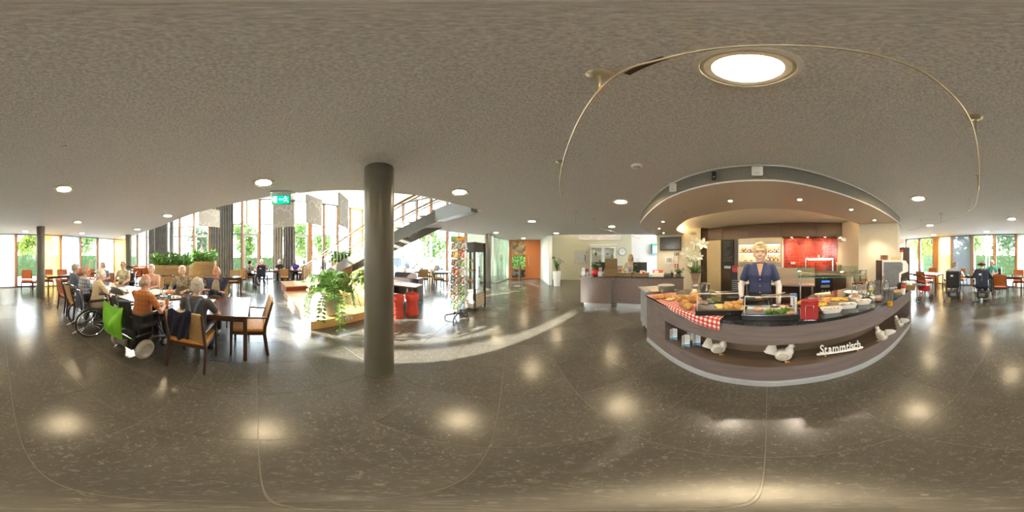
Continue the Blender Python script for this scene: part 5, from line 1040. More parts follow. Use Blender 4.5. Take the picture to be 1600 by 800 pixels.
# lit shelf unit
r = kroot('shelf_unit', 'lit white wall shelves of bottles behind the server', 'shelf', 1153, .34, 0); sw = ks(1222,.34)-ks(1153,.34); M['shelfwhite'] = mat('shelf white', (.78,.72,.60), .5, 0, .03)
mb = MB(); mb.bx(0,-.01,.5,.05,.32,BH-.02); mb.bx(sw-.07,-.01,.5,sw,.32,BH-.02); mb.bx(.05,.30,.5,sw-.07,.325,BH-.02); mb.bx(.05,.0,1.93,sw-.07,.06,BH-.02); mb.build('cabinet_frame', M['shelfwhite'], r, smooth=0)
SZ = [1.66, 1.36, 1.16]
for z in SZ: MB().bx(.05,.02,z-.025,sw-.07,.30,z).build('shelf_board', M['shelfwhite'], r, smooth=0)
MB().bx(.06,.06,1.905,sw-.08,.10,1.925).build('light_strip', emit_mat('warm shelf light', (1,.80,.52), 4), r, smooth=0); MB().bx(.06,.06,SZ[0]-.045,sw-.08,.09,SZ[0]-.027).build('light_strip', bpy.data.materials['warm shelf light'], r, smooth=0)
rnd = random.Random(21); cols = [(.45,.06,.03),(.65,.35,.03),(.10,.16,.06),(.60,.55,.45),(.20,.08,.04),(.12,.20,.40),(.55,.12,.08),(.50,.42,.08)]; cn = ['dark red','amber','dark green','pale','brown','blue','red','mustard']
bmats = [mat('bottle %s' % n, c, .25, 0, .05) for n, c in zip(cn, cols)]; caps = [mat('cap red', (.5,.05,.04), .4), mat('cap white', (.8,.8,.78), .4), mat('cap dark', (.04,.04,.04), .4)]
def bottle(x, z, h, r0, k, ref, lb, grp, y=.14):
    q = Vector(ref.location)+kd*x-kn*y; o = thing('bottle', lb, 'bottle', (q.x,q.y,z), 0, grp); MB().lathe([(r0*.9,0),(r0,.006),(r0,h*.55),(r0*.4,h*.75),(r0*.38,h*.9),(0,h*.9)], 14).build('glass_body', bmats[k % 8], o); MB().lathe([(r0*.45,h*.9),(r0*.45,h),(0,h)], 12).build('cap', caps[k % 3], o); MB().lathe([(r0*1.02,h*.15),(r0*1.02,h*.45)], 14).build('label_band', bmats[(k+3) % 8] if k % 2 else M['paper'], o)
ordn = ['first','second','third','fourth','fifth','sixth','seventh','eighth','ninth','tenth','eleventh','twelfth','thirteenth','fourteenth','fifteenth','sixteenth']
k = 0
for i in range(9): bottle(.10+.066*i, SZ[0]+.001, .15+.07*rnd.random(), .027, k, r, '%s bottle, %s from the left on the upper lit shelf' % (cn[k % 8], ordn[i]), 'bottles on the upper lit shelf'); k += 1
for i in range(6): bottle(sw-.48+.066*i, SZ[0]+.001, .13+.06*rnd.random(), .027, k, r, '%s bottle, %s right of the server on the upper shelf' % (cn[k % 8], ordn[i]), 'bottles on the upper lit shelf'); k += 1
for i in range(9): bottle(sw-.70+.066*i, SZ[1]+.001, .16+.08*rnd.random(), .027, k+2, r, '%s bottle, %s right of the server on the middle shelf' % (cn[(k+2) % 8], ordn[i]), 'bottles on the middle lit shelf'); k += 1
for i in range(6):
    q = Vector(r.location)+kd*(.12+.11*i)-kn*.15; tag(MB().lathe([(.03,0),(.042,.03),(.044,.05),(.04,.05),(.03,.01),(0,.01)], 14).build('small_bowl', M['egg_shell'] if 'egg_shell' in M else M['eggshell'] if i % 2 else M['porcelain'], loc=(q.x,q.y,SZ[1]+.001)), '%s small bowl, %s from the left on the middle lit shelf' % ('brown' if i % 2 else 'white', ordn[i]), 'bowl', 'bowls on the middle lit shelf')
# red tile wall
tx0, tx1 = ks(1222.5,.005), ks(1337,.005); r = kroot('tile_wall', 'glossy red square wall tiles above the rear worktop', 'tiles', 1222.5, .012, 0, None, 'structure'); mb = MB(); rnd = random.Random(2); n = int((tx1-tx0)/.098)
M['redtile'] = mat('red glazed tile', (.46,.045,.022), .12, 0, .3, 4); mt2 = [M['redtile'], mat('deep red glazed tile', (.38,.03,.018), .12, 0, .2, 4), mat('orange red glazed tile', (.56,.07,.03), .12, 0, .2, 4)]
for i in range(n):
    for j in range(12): mb.slot(rnd.choice((0,0,1,2))); mb.box((.049+.098*i, .004, 1.05+.049+.098*j), (.092,.012,.092), 0, .003, Matrix.Rotation(rnd.uniform(-.006,.006),4,'X'))
mb.build('tile_field', mt2, r)['kind'] = 'stuff'; MB().bx(0,.006,1.05,.098*n,.014,2.16).build('grout', mat('pink grout', (.62,.35,.28), .8), r, smooth=0)
for px, py in ((1239,411),(1310,411)):
    q = kp(px,.03,zat(py, kp(px,.02).length)); o = thing('wall_socket', 'double wall socket on the red tiles, ' + ('left' if px < 1280 else 'right'), 'socket', tuple(q), KANG); mb = MB(); mb.bx(-.08,-.002,-.04,.08,.012,.04,.004); mb.build('cover_plate', M['white'], o); [MB().cyl((s*.04,-.004,0),(s*.04,0,0),.02,n=14).build('socket_well', M['shelfwhite'], o) for s in (-1,1)]
# rear worktop with appliances
r = kroot('rear_cabinet', 'dark brown rear kitchen counter under the red tiles', 'counter', 1222.5, .62, 0); w2 = ks(1337,.3)-ks(1222.5,.62)
MB().bx(0,.0,.10,w2-.40,.60,1.01).build('cabinet_body', M['kbrown'], r, smooth=0)
for i in range(5): MB().bx(.01+i*(w2-.42)/5,-.018,.12,-.01+(i+1)*(w2-.42)/5,.0,.99,.002).build('cabinet_door', M['kbrown'], r)
MB().bx(0,.06,0,w2-.40,.60,.10).build('plinth', M['black'], r, smooth=0)
MB().bx(-.02,-.03,1.01,w2-.38,.60,1.05,.003).build('worktop', mat('dark worktop', (.045,.045,.047), .15), r)
o = kroot('oven', 'black built-in appliance with blue display under the rear worktop', 'appliance', 1275, .655, 0); ow = ks(1300,.655)-ks(1275,.655); MB().bx(0,-.02,.42,ow,.0,.98,.004).build('front_panel', M['black'], o); MB().bx(ow*.35,-.024,.76,ow*.85,-.02,.81).build('display', emit_mat('blue display', (.03,.09,.75), 1.0), o, smooth=0); MB().bx(ow*.3,-.035,.60,ow*.85,-.02,.68,.004).build('drawer_front', M['alu'], o)
for i in range(3): MB().cyl((ow*(.4+.2*i),-.045,.50),(ow*(.4+.2*i),-.02,.50),.025,n=14).build('knob', M['alu'], o)
for i in range(2): MB().cyl((ow*(.45+.2*i),-.03,.90),(ow*(.45+.2*i),-.02,.90),.02,n=12).build('button', M['white'], o)
o = kroot('heat_bridge', 'steel heat-lamp bridge standing on the rear worktop', 'heat lamp', 1258, .40, 1.051); bw = ks(1302,.40)-ks(1258,.40); mb = MB(); mb.bx(0,-.10,.38,bw,.12,.44,.006); mb.build('lamp_bar', M['steel'], o)
for x in (.02,bw-.02): MB().bx(x-.02,-.02,0,x+.02,.02,.38).build('post', M['steel'], o, smooth=0)
MB().bx(.1,-.05,.365,bw-.1,.05,.38).build('heat_lamp', emit_mat('heat lamp', (1,.55,.2), 2.5), o, smooth=0)
for px, lb in ((1280,'taller cup on the heat-lamp bridge'),(1285.5,'shorter cup on the heat-lamp bridge')): q = kp(px,.40,1.492); tag(MB().lathe([(.035,0),(.045,.005),(.045,.10 if px == 1280 else .07),(.04,.1 if px == 1280 else .07),(.035,.01),(0,.01)], 16).build('cup', M['porcelain'], loc=tuple(q)), lb, 'cup', 'cups on the heat bridge')
for px, h2, lb in ((1311,.20,'left cream pot on the rear worktop'),(1319.5,.26,'middle tall cream pot on the rear worktop'),(1328,.24,'right cream pot on the rear worktop')): q = kp(px,.30,1.051); o = thing('storage_pot', lb, 'pot', tuple(q), 0, 'cream pots on the rear worktop'); MB().lathe([(.08,0),(.085,.01),(.085,h2),(.078,h2),(.07,.02),(0,.02)], 20).build('pot_body', mat('cream pot', (.55,.48,.36), .4) if 'cpot' not in M else M['cpot'], o); M['cpot'] = bpy.data.materials['cream pot']; MB().lathe([(.09,h2),(.09,h2+.02),(.02,h2+.03),(0,h2+.04)], 20).build('pot_lid', M['cpot'], o)
for i in range(8): q = kp(1224+2.2*i,.32+.06*(i % 2),1.051); tag(MB().lathe([(.028,0),(.03,.004),(.036,.13),(.033,.13),(.026,.01),(0,.01)], 12).build('drinking_glass', M['acrylic'], loc=tuple(q)), 'clear drinking glass in the cluster left of the heat bridge', 'glass', 'drinking glasses on the rear worktop')
o = thing('extractor_hood', 'pale slanted extractor hood beside the cream pier', 'hood', tuple(kp(1338,.36,1.83)), KANG); mb = MB(); P = [(0,0),(-.55,.20),(-.55,.27),(0,.30)]; mb.loft([[(x,y,z) for x,z in P] for y in (-.25,.30)]); mb.build('hood_shell', M['alu'], o, smooth=0); mb = MB(); mb.add([(-.02,-.2,.004),(-.53,-.2,.19),(-.53,.25,.19),(-.02,.25,.004)], [(0,1,2,3)]); mb.build('filter', M['steel'], o, smooth=0)
# pale screen panel on a steel table behind the server
sa, sb = pol(1153,3.75), pol(1273,3.42); ang = math.atan2(sb[1]-sa[1], sb[0]-sa[0]); L2 = math.dist(sa, sb); o = thing('service_table', 'steel service table with pale wood screen panel behind the server', 'table', (*sa,0), ang)
MB().bx(0,-.02,.97,L2,.0,1.30,.003).build('screen_panel', wood_mat('pale beige laminate', (.42,.34,.25), (.50,.41,.31), .4, 'X'), o); MB().bx(0,-.02,.90,L2,.55,.935,.003).build('table_top', M['steel'], o)
for x in (.03,L2-.05):
    for y in (.02,.5): MB().bx(x-.018,y-.018,0,x+.018,y+.018,.90).build('leg', M['steel'], o, smooth=0)
MB().bx(.05,.52,.12,L2-.05,.54,.88).build('rear_sheet', M['kbrown'], o, smooth=0)
o = thing('red_box', 'small red box standing left of the lit shelves', 'box', tuple(kp(1149.5,.48,1.0)), KANG); MB().bx(-.10,-.06,0,.10,.06,.22,.006).build('box_body', mat('red plastic', (.50,.03,.025), .4), o); MB().bx(-.08,-.064,.15,.08,-.058,.19).build('front_slot', M['black'], o)
o = thing('bar_fridge', 'dark low fridge under the red box with a vent grille', 'fridge', tuple(kp(1150,.50,0)), KANG); MB().bx(-.16,-.1,.02,.16,.12,1.0,.005).build('fridge_body', M['black'], o)
for i in range(6): MB().bx(-.12,-.108,.35+.07*i,.12,-.10,.385+.07*i).build('vent_slat', M['grey_frame'], o, smooth=0)

# ---------------- reception
def onwall(p0, p1, px, off=.02):
    a = Vector((*p0,0)); b = Vector((*p1,0)); n = Vector(((b-a).y, -(b-a).x, 0)).normalized()
    if n.dot(-a) < 0: n = -n
    o = a+n*off; t = (px-800)*.225*PI/180; d = Vector((math.sin(t), math.cos(t), 0)); k = o.dot(n)/d.dot(n); e = (b-a).normalized()
    return d*k, math.atan2(e.y, e.x)
def desk(px0, d0, px1, d1, name, label, dp=.70):
    a, b = Vector((*pol(px0,d0),0)), Vector((*pol(px1,d1),0)); ang = math.atan2(b.y-a.y, b.x-a.x); L = (b-a).length; o = thing(name, label, 'reception desk', tuple(a), ang)
    MB().bx(0,0,.14,L,.03,.92,.003).build('front_panel', M['counter'], o); MB().bx(-.03,-.02,.92,L+.02,dp,.95,.003).build('desk_top', M['wood_top'] if px0 < 950 else bpy.data.materials['dark worktop'], o); MB().bx(.10,.02,0,L,.05,.14).build('plinth', M['steel'], o, smooth=0)
    MB().bx(0,.03,.14,.03,dp-.05,.92).build('side_panel', M['counter'], o, smooth=0); MB().bx(L-.03,.03,.0,L,dp-.05,.92).build('side_panel', M['counter'], o, smooth=0); return o, a, ang, L
dA, aA, gA, LA = desk(907,4.83,955,4.66,'reception_desk','left brown section of the reception desk with wood top'); dB, aB, gB, LB = desk(958.5,4.78,1068,4.62,'reception_desk','right brown section of the reception desk with dark top')
DZ = .951
def ond(px, back=.25):
    """spot on the reception desk top, back m behind its front edge"""
    a, g, = (aA, gA) if px < 956 else (aB, gB); n = Vector((-math.sin(g), math.cos(g), 0)); t = (px-800)*.225*PI/180; d = Vector((math.sin(t), math.cos(t), 0)); o = a+n*back; k = o.dot(n)/d.dot(n); return (d.x*k, d.y*k, DZ)
def leafy(name, label, x, y, z, hgt, rr, n, size, mt, pot=None, seed=1, flowers=None, cat='plant', stems=8):
    o = thing(name, label, cat, (x,y,z)); rnd = random.Random(seed); base = 0
    if pot: 
        prof, pm = pot; MB().lathe(prof, 28).build('pot', pm, o); base = max(q[1] for q in prof); MB().lathe([(prof[-1][0]*.0,base-.05),(max(q[0] for q in prof[-3:])*.85,base-.05)], 20).build('soil', M['bark'], o)
    sm = MB(); lm = MB(); base -= .05 if pot else 0
    for k in range(stems):
        a = 2*PI*k/stems+rnd.uniform(-.3,.3); e = Vector((math.cos(a)*rr*rnd.uniform(.3,1), math.sin(a)*rr*rnd.uniform(.3,1), base+hgt*rnd.uniform(.55,1))); m1 = Vector((e.x*.35, e.y*.35, base+(e.z-base)*.6)); pts = catmull([(0,0,base), m1, e], 5); sm.tube(pts, .006, 5)
        for q in range(n//stems):
            t = rnd.uniform(.25,1); c = pts[min(len(pts)-1, int(t*(len(pts)-1)))]; dd = Vector((rnd.gauss(0,1),rnd.gauss(0,1),rnd.gauss(.2,.6))).normalized(); s2 = dd.cross(Vector((0,0,1))); s2 = s2.normalized() if s2.length > .1 else Vector((1,0,0)); L = size*rnd.uniform(.7,1.3)
            lm.add([c, c+dd*L*.45+s2*L*.28, c+dd*L+Vector((0,0,-L*.2)), c+dd*L*.45-s2*L*.28], [(0,1,2),(0,2,3)])
    sm.build('stems', M['stem'], o); f = lm.build('leaves', mt, o, smooth=0); f['kind'] = 'stuff'
    if flowers:
        fm, cnt, fr = flowers
        for k in range(cnt): a = rnd.uniform(0,2*PI); c = Vector((math.cos(a)*rr*rnd.uniform(.2,.9), math.sin(a)*rr*rnd.uniform(.2,.9), base+hgt*rnd.uniform(.6,1))); mb = MB(); [mb.ell(c+Vector((math.cos(q)*fr*.6,math.sin(q)*fr*.6,0)), (fr*.55,fr*.55,fr*.3), 8, 6) for q in (0,1.25,2.5,3.77,5.03)]; mb.build('blossom', fm, o)
    return o
M['plant'] = leaf_mat('house plant leaf', (.10,.22,.035)); M['plant_dark'] = leaf_mat('glossy plant leaf', (.045,.13,.03)); M['plant_bright'] = leaf_mat('bright plant leaf', (.16,.33,.05))
leafy('potted_plant', 'leafy plant with pale blossoms in a red ball pot on the reception desk', *ond(930,.25), .30, .24, 60, .12, M['plant'], ([(.06,0),(.10,.02),(.125,.09),(.10,.17),(.08,.19)], mat('red glazed pot', (.55,.03,.03), .15)), 3, (M['egg_white'], 6, .03))
x, y, z = ond(954,.30); basket('wicker_hamper', 'wicker hamper with its lid open on the reception desk', x, y, z, gA, .40, .28, .20, True)
for px, lb in ((976,'low wicker tray basket left of the receptionist'),(1003,'low wicker tray basket right of the receptionist')): x, y, z = ond(px,.18); basket('wicker_basket', lb, x, y, z, gB, .46 if px < 990 else .42, .26, .09)
rnd = random.Random(31)
for i in range(6):
    px = 966+3.6*i; x, y, z = ond(px,.18); c = [(.05,.30,.30),(.55,.05,.05),(.6,.5,.1),(.10,.30,.12),(.7,.68,.62),(.15,.2,.4)][i]; nm = ['teal','red','yellow','green','cream','blue'][i]; o = thing('gift_pack', '%s wrapped packet standing in the low wicker basket' % nm, 'packet', (x,y,z+.012), gB+.2*i); MB().bx(-.035,-.02,0,.035,.02,.15+.03*(i % 3),.008).build('wrapper', mat('%s wrapper' % nm, c, .35, 0, .2, 30), o); MB().bx(-.036,-.021,.09,.036,.021,.11).build('band', M['paper'], o)
for px, c, lb, h2 in ((912,(.62,.64,.68),'pale leaflet holder at the left end of the desk',.24),(938,(.35,.36,.38),'grey leaflet rack between the red pot and hamper',.26),(917,(.3,.08,.1),'dark red booklet behind the leaflet holder',.20)): x, y, z = ond(px,.20 if px != 917 else .34); o = thing('leaflet_holder', lb, 'leaflets', (x,y,z), gA); MB().bx(-.06,-.04,0,.06,.04,h2*.5,.004).build('holder', M['alu'], o); MB().bx(-.05,-.02,.012,.05,.02,h2,.002).build('leaflets', mat(lb[:12], c, .6), o)
x, y, z = ond(1028,.22); o = thing('card_box', 'cream box of red cards on the reception desk', 'box', (x,y,z), gB); MB().bx(-.17,-.10,0,.17,.10,.10,.004).build('box_body', M['cream'], o); MB().bx(-.15,-.03,.08,.15,-.0,.19,.002).build('red_cards', mat('red cards', (.60,.07,.05), .6), o); MB().bx(-.10,-.034,.11,.02,-.03,.17).build('card_print', M['paper'], o, smooth=0)
x, y, z = ond(1004,.22); o = thing('picture_card', 'cream card with a red square leaning in the basket', 'card', (x,y,z+.02), gB); MB().bx(-.08,0,0,.08,.012,.15).build('card_sheet', M['cream'], o); MB().bx(-.01,-.003,.04,.07,0,.11).build('red_square', mat('red print', (.55,.05,.04), .6), o, smooth=0)
x, y, z = ond(948,.55); 
for px, bk, lb in ((940,.56,'left dark monitor behind the red pot plant'),(1000,.58,'dark monitor right of the receptionist')): x, y, z = ond(px,bk); o = thing('monitor', lb, 'monitor', (x,y,z), gB+.2); MB().bx(-.22,-.015,.10,.22,.02,.40,.006).build('screen_housing', M['black'], o); k = MB(); k.bx(-.02,.0,.0,.02,.03,.12); k.bx(-.1,-.07,0,.1,.09,.012); k.build('stand', M['black'], o)
x, y, z = ond(996,.62); o = thing('flower_vase', 'orange flowers and a tall spike in a dark vase', 'flowers', (x,y,z)); MB().lathe([(.05,0),(.06,.02),(.055,.14),(.05,.14)], 18).build('vase_body', M['black'], o); mb = MB(); mb.tube([(0,0,.1),(.01,0,.3),(.02,0,.52)], .005, 5); mb.tube([(0,0,.1),(-.06,0,.3)], .005, 5); mb.tube([(0,0,.1),(.08,0,.36)], .005, 5); mb.build('stems', M['stem'], o)
for c in ((-.06,0,.3),(.08,0,.36),(.01,0,.27),(.05,-.03,.26)): mb = lumpy(MB(), c, (.05,.05,.045), .4, c[0]*50); mb.build('blossom', mat('orange blossom', (.75,.20,.03), .6) if 'ob' not in M else M['ob'], o); M['ob'] = bpy.data.materials['orange blossom']
lm = MB(); leaf_quads(lm, [(rnd.gauss(0,.05), rnd.gauss(0,.05), rnd.uniform(.12,.30)) for _ in range(50)], .10, rnd); lm.build('leaves', M['plant_dark'], o, smooth=0)['kind'] = 'stuff'
x, y, z = ond(1043,.25); o = thing('desk_phone', 'dark telephone at the right end of the reception desk', 'phone', (x,y,z), gB); mb = MB(); mb.add([(-.1,-.1,0),(.1,-.1,0),(.1,.1,0),(-.1,.1,0),(-.1,-.1,.02),(.1,-.1,.02),(.1,.1,.07),(-.1,.1,.07)], [(3,2,1,0),(4,5,6,7),(0,1,5,4),(1,2,6,5),(2,3,7,6),(3,0,4,7)]); mb.build('phone_base', M['black'], o, smooth=0); mb = MB(); mb.tube([(-.07,-.09,.05),(-.07,0,.085),(-.07,.09,.095)], [.018,.012,.018], 10); mb.build('handset', M['grey_frame'], o)
o = thing('pen_cup', 'dark pen cup beside the telephone', 'pen cup', ond(1050,.25), gB); MB().lathe([(.04,0),(.042,.10),(.038,.10),(.036,.01),(0,.01)], 16).build('cup', M['black'], o); [MB().tube([(.01*k-.015,0,.02),(.02*k-.03,.01,.17)], .004, 6).build('pen', [M['black'], bmats[5], bmats[6]][k], o) for k in range(3)]
x, y, z = ond(1060,.3); leafy('desk_fern', 'low green plant on the desk in front of the cream wall', x, y, z, .22, .2, 70, .09, M['plant_dark'], ([(.07,0),(.08,.08),(.075,.08)], M['column']), 8)
o = thing('office_chair_back', 'pale grey stacked chair backs behind the reception desk', 'chair', (*pol(968,7.2),0), bearing(968)+PI); MB().bx(-.22,-.2,.42,.22,.2,.47,.02).build('seat', mat('grey seat', (.42,.40,.38), .7), o); MB().bx(-.22,.18,.50,.22,.22,1.14,.02).build('backrest', bpy.data.materials['grey seat'], o); [MB().bx(sx_*.19-.015,sy_*.17-.015,0,sx_*.19+.015,sy_*.17+.015,.43).build('leg', M['alu'], o) for sx_ in (-1,1) for sy_ in (-1,1)]; o.name = 'visitor_chair'
o = thing('table_lamp', 'table lamp with beige shade right of the receptionist', 'lamp', ond(993,.66)); MB().lathe([(.06,0),(.06,.012),(.012,.02),(.012,.22)], 16).build('base', M['alu'], o); MB().lathe([(.11,.20),(.07,.37)], 22).build('shade', mat('beige shade', (.62,.52,.36), .7), o)
# wall things
wA, wB = (2.1,10.75), (7.3,8.15)
def onN(px, off=.14): q, g = onwall(wA, wB, px, off); return q, g
q, g = onN(908); o = thing('whiteboard', 'grey-white magnetic board on the sage wall', 'board', (q.x,q.y,0), g); dd = q.length; MB().bx(-.44,-.02,zat(412,dd),.44,0,zat(391.5,dd),.004).build('board_panel', mat('grey board', (.50,.52,.50), .3), o); MB().bx(.22,-.03,zat(408,dd),.30,-.02,zat(398,dd)).build('marker_tray', M['grey_frame'], o); [MB().cyl((.33,-.032,zat(py,dd)),(.33,-.02,zat(py,dd)),.05,n=12).build('magnet', mat('pink magnet', (.7,.15,.3), .4) if 'mg' not in M else M['mg'], o) or M.__setitem__('mg', bpy.data.materials['pink magnet']) for py in (395,409.5)]
q, g = onN(941.5,.16); dd = q.length; z0, z1 = zat(415,dd)-.7, zat(384,dd); o = thing('glass_cabinet', 'white wall cabinet with two glazed doors and crockery', 'cabinet', (q.x,q.y,0), g); wq = .80
mb = MB(); mb.bx(-wq,-.28,z0,-wq+.05,.0,z1); mb.bx(wq-.05,-.28,z0,wq,.0,z1); mb.bx(-wq,-.02,z0,wq,.0,z1); mb.bx(-wq-.06,-.33,z1-.02,wq+.06,.0,z1+.06); mb.bx(-wq,-.28,z0,wq,0,z0+.05); mb.build('carcass', M['white'], o, smooth=0)
for z in (z0+.55,z0+.95,z0+1.35): MB().bx(-wq+.05,-.26,z,wq-.05,-.02,z+.02).build('shelf_board', M['alu'], o, smooth=0)
for s in (-1,1):
    d = MB(); a, b = (-wq+.03,-.01) if s < 0 else (.01,wq-.03); d.bx(a,-.30,z0+.04,a+.08,-.28,z1-.04); d.bx(b-.08,-.30,z0+.04,b,-.28,z1-.04); d.bx(a+.08,-.30,z1-.14,b-.08,-.28,z1-.04); d.bx(a+.08,-.30,z0+.04,b-.08,-.28,z0+.14); dr = d.build('door', M['white'], o, smooth=0); MB().bx(a+.08,-.293,z0+.14,b-.08,-.288,z1-.14).build('pane', M['glass'], dr, smooth=0); MB().ell((s*(wq-.12) if s > 0 else a+.04,-.31,z0+.9),.015,8,6).build('knob', M['alu'], dr)
ins = Matrix.Rotation(g,4,'Z')
for k, (lx, lz, c, lb) in enumerate(((-.45,1.39,(.08,.42,.50),'turquoise teapot on the cabinet top shelf'),(.30,1.39,(.10,.40,.50),'turquoise cup on the cabinet top shelf'),(.55,1.39,(.75,.75,.72),'white jug on the cabinet top shelf'),(.35,.99,(.6,.62,.58),'pale oval platter on the cabinet middle shelf'),(-.3,.99,(.7,.7,.68),'row of white cups on the cabinet middle shelf'))):
    w_ = ins @ Vector((lx,-.14,0)); mb = MB(); 
    if 'platter' in lb: mb.ell((0,0,.16),(.20,.02,.15))
    else: mb.lathe([(.04,0),(.09,.04),(.08,.11),(.04,.14),(0,.15)], 14)
    tag(mb.build('crockery', mat('crockery %d' % k, c, .25), loc=(q.x+w_.x,q.y+w_.y,z0+lz-.018)), lb, 'crockery', 'crockery in the glass cabinet')
q, g = onN(972.5,.125); dd = q.length; zc = zat(393.5,dd); R = .27; o = thing('wall_clock', 'round white wall clock with a grey rim', 'clock', (q.x,q.y,zc), g); XR = Matrix.Rotation(PI/2,4,'X'); MB().lathe([(R,0),(R*1.0,.04),(R*.9,.045),(R*.88,.03)], 36, M=XR).build('rim', M['grey_frame'], o); MB().lathe([(0,.03),(R*.89,.031)], 32, M=XR).build('dial', M['paper'], o)
for k in range(12): a = k*PI/6; mb = MB(); mb.box((math.sin(a)*R*.75,-.033,math.cos(a)*R*.75), (.014,.003,.05), 0, 0, Matrix.Rotation(a,4,'Y')); mb.build('hour_mark', M['black'], o, smooth=0)
for a, L, nm in ((rad(305),.14,'hour_hand'),(rad(50),.20,'minute_hand')): mb = MB(); mb.bar((0,-.037,0),(math.sin(a)*L,-.037,math.cos(a)*L),.014,.003,(0,1,0)); mb.build(nm, M['black'], o, smooth=0)
# ornamental panels
M['panelwhite'] = mat('cream acoustic panel', (.70,.66,.60), .8, 0, .04); M['swirl'] = mat('paler ornament', (.90,.88,.84), .7, 0, .03)
def swirls(wd, hg, y, seed, back=False):
    """baroque scroll ornament as low relief"""
    rnd = random.Random(seed); mb = MB()
    for cx, cz, r0, t0, s in ((-.22,.12,.26,0,1),(.2,-.1,.28,2.2,-1),(.02,.30,.2,1,-1),(-.28,-.28,.2,3,1),(.3,.3,.17,4,1),(.05,-.36,.15,5,-1)):
        pts = []; rr = []
        for i in range(22): t = i/21; a = t0+s*t*4.6; r = r0*(1-.82*t); pts.append((max(-.47,min(.47,cx+r*math.cos(a)))*wd, y, max(-.47,min(.47,cz+r*math.sin(a)))*hg)); rr.append((.004,max(.004,.035*min(wd,hg)*(1-abs(t-.35)*1.2))))
        mb.tube(pts, rr, 6, flat=(0,1,0))
    return mb
def opanel(label, x, y, z, rz, wd, hg, seed, name='hanging_panel', hang=None):
    o = thing(name, label, 'panel', (x,y,z), rz, 'ornamented hanging panels' if hang else None); MB().box((0,0,0),(wd,.05,hg),0,.004).build('board', M['panelwhite'], o)
    for yy in (-.0275,.0275): swirls(wd,hg,yy,seed).build('ornament', M['swirl'], o)
    if hang: [MB().tube([(s*wd*.4,0,hg/2),(s*wd*.4,0,hang-z)], .004, 5).build('suspension_wire', M['alu'], o) for s in (-1,1)]
    return o
q, g = onN(937.5,.17); dd = q.length; opanel('wide white panel of scroll ornament high on the sage wall', q.x, q.y, zat(364,dd), g, 2.75, .95, 3, 'wall_panel')
# televisions and wall bits by the cream wall
tA, tB = (5.30,4.25), (5.85,2.55)
q, g = onwall(tA, tB, 1047.5, .15); dd = q.length; o = thing('television', 'black flat television on the cream wall', 'television', (q.x,q.y,zat(381,dd)), g+.0); o.rotation_euler[2] = g; MB().bx(-.44,-.03,-.265,.44,.03,.265,.01).build('housing', M['black'], o); MB().bx(-.405,-.034,-.215,.405,-.029,.235).build('screen', mat('dark brown glass screen', (.10,.088,.065), .18), o, smooth=0); k = MB(); k.bx(-.15,.03,-.1,.15,.09,.1); k.build('wall_mount', M['grey_frame'], o, smooth=0)
q, g = onwall((7.3,8.15),(12,5.6), 1026.5, .24); dd = q.length; o = thing('info_screen', 'small blue and white information screen on the white wall', 'screen', (q.x,q.y,zat(389,dd)), g); o.scale = (1.4,1.4,1.4); MB().bx(-.28,-.03,-.25,.28,.05,.25,.008).build('housing', M['black'], o); MB().bx(-.26,-.034,-.24,.26,-.029,.16).build('blue_page', emit_mat('blue page', (.10,.35,.85), 1.1), o, smooth=0); MB().bx(-.26,-.034,.16,.26,-.029,.23).build('green_header', emit_mat('green header', (.04,.42,.10), 1.0), o, smooth=0)
for k in range(7): MB().bx(-.20,-.037,.11-.045*k,.05+.15*((k*7) % 3)/2,-.034,.135-.045*k).build('text_line', emit_mat('screen text', (.8,.88,.95), 1.0) if 'stx' not in M else M['stx'], o, smooth=0); M['stx'] = bpy.data.materials['screen text']
def wbit(px, py, w_, h_, name, label, cat, parts):
    q, g = onwall(tA, tB, px, .145); o = thing(name, label, cat, (q.x,q.y,zat(py,q.length)), g); MB().bx(-w_/2,-.012,-h_/2,w_/2,0,h_/2,.002).build('panel', parts[0], o)
    for nm, x0, z0, x1, z1, mt in parts[1:]: MB().bx(x0*w_,-.016,z0*h_,x1*w_,-.011,z1*h_).build(nm, mt, o, smooth=0)
M['signgreen'] = mat('sign green', (.02,.25,.10), .5); M['signred'] = mat('sign red', (.50,.03,.03), .5)
wbit(1057.5,396.8,.20,.09,'safety_sign','small green and red safety sign beside the television','sign',[M['signgreen'],('red_half',0,-.45,.48,.45,M['signred']),('white_mark',-.35,-.25,-.12,.3,M['paper']),('white_mark',.12,-.25,.36,.3,M['paper'])])
wbit(1057,415.5,.15,.15,'fire_sign','small red extinguisher sign on the cream wall','sign',[M['signred'],('white_mark',-.2,-.3,.2,.3,M['paper'])])
wbit(1046,406.5,.34,.28,'picture','small white framed picture on the cream wall','picture',[M['white'],('print',-.38,-.36,.38,.36,mat('grey print sheet', (.50,.50,.45), .6)),('motif',-.12,-.15,.2,.2,M['column'])])
wbit(1057,405,.13,.22,'intercom','pale wall intercom between the two small signs','intercom',[M['cream'],('grille',-.3,.1,.3,.35,M['alu'])])
x, y = pol(1413,6.0); tag(MB().bx(-.20,-.03,0,.20,.03,1.87,.004).build('screen_partition', M['kbrown'], loc=(x,y,0), rz=bearing(1413)), 'dark brown upright screen right of the coffee machine', 'screen')
leafy('potted_ficus', 'small ficus in a tall white planter beside the narrow wall end', *pol(870,8.35), 0, .92, .36, 90, .14, M['plant_dark'], ([(.14,0),(.16,.01),(.21,.74),(.20,.76),(.18,.76)], M['white']), 12, None, 'plant', 10)
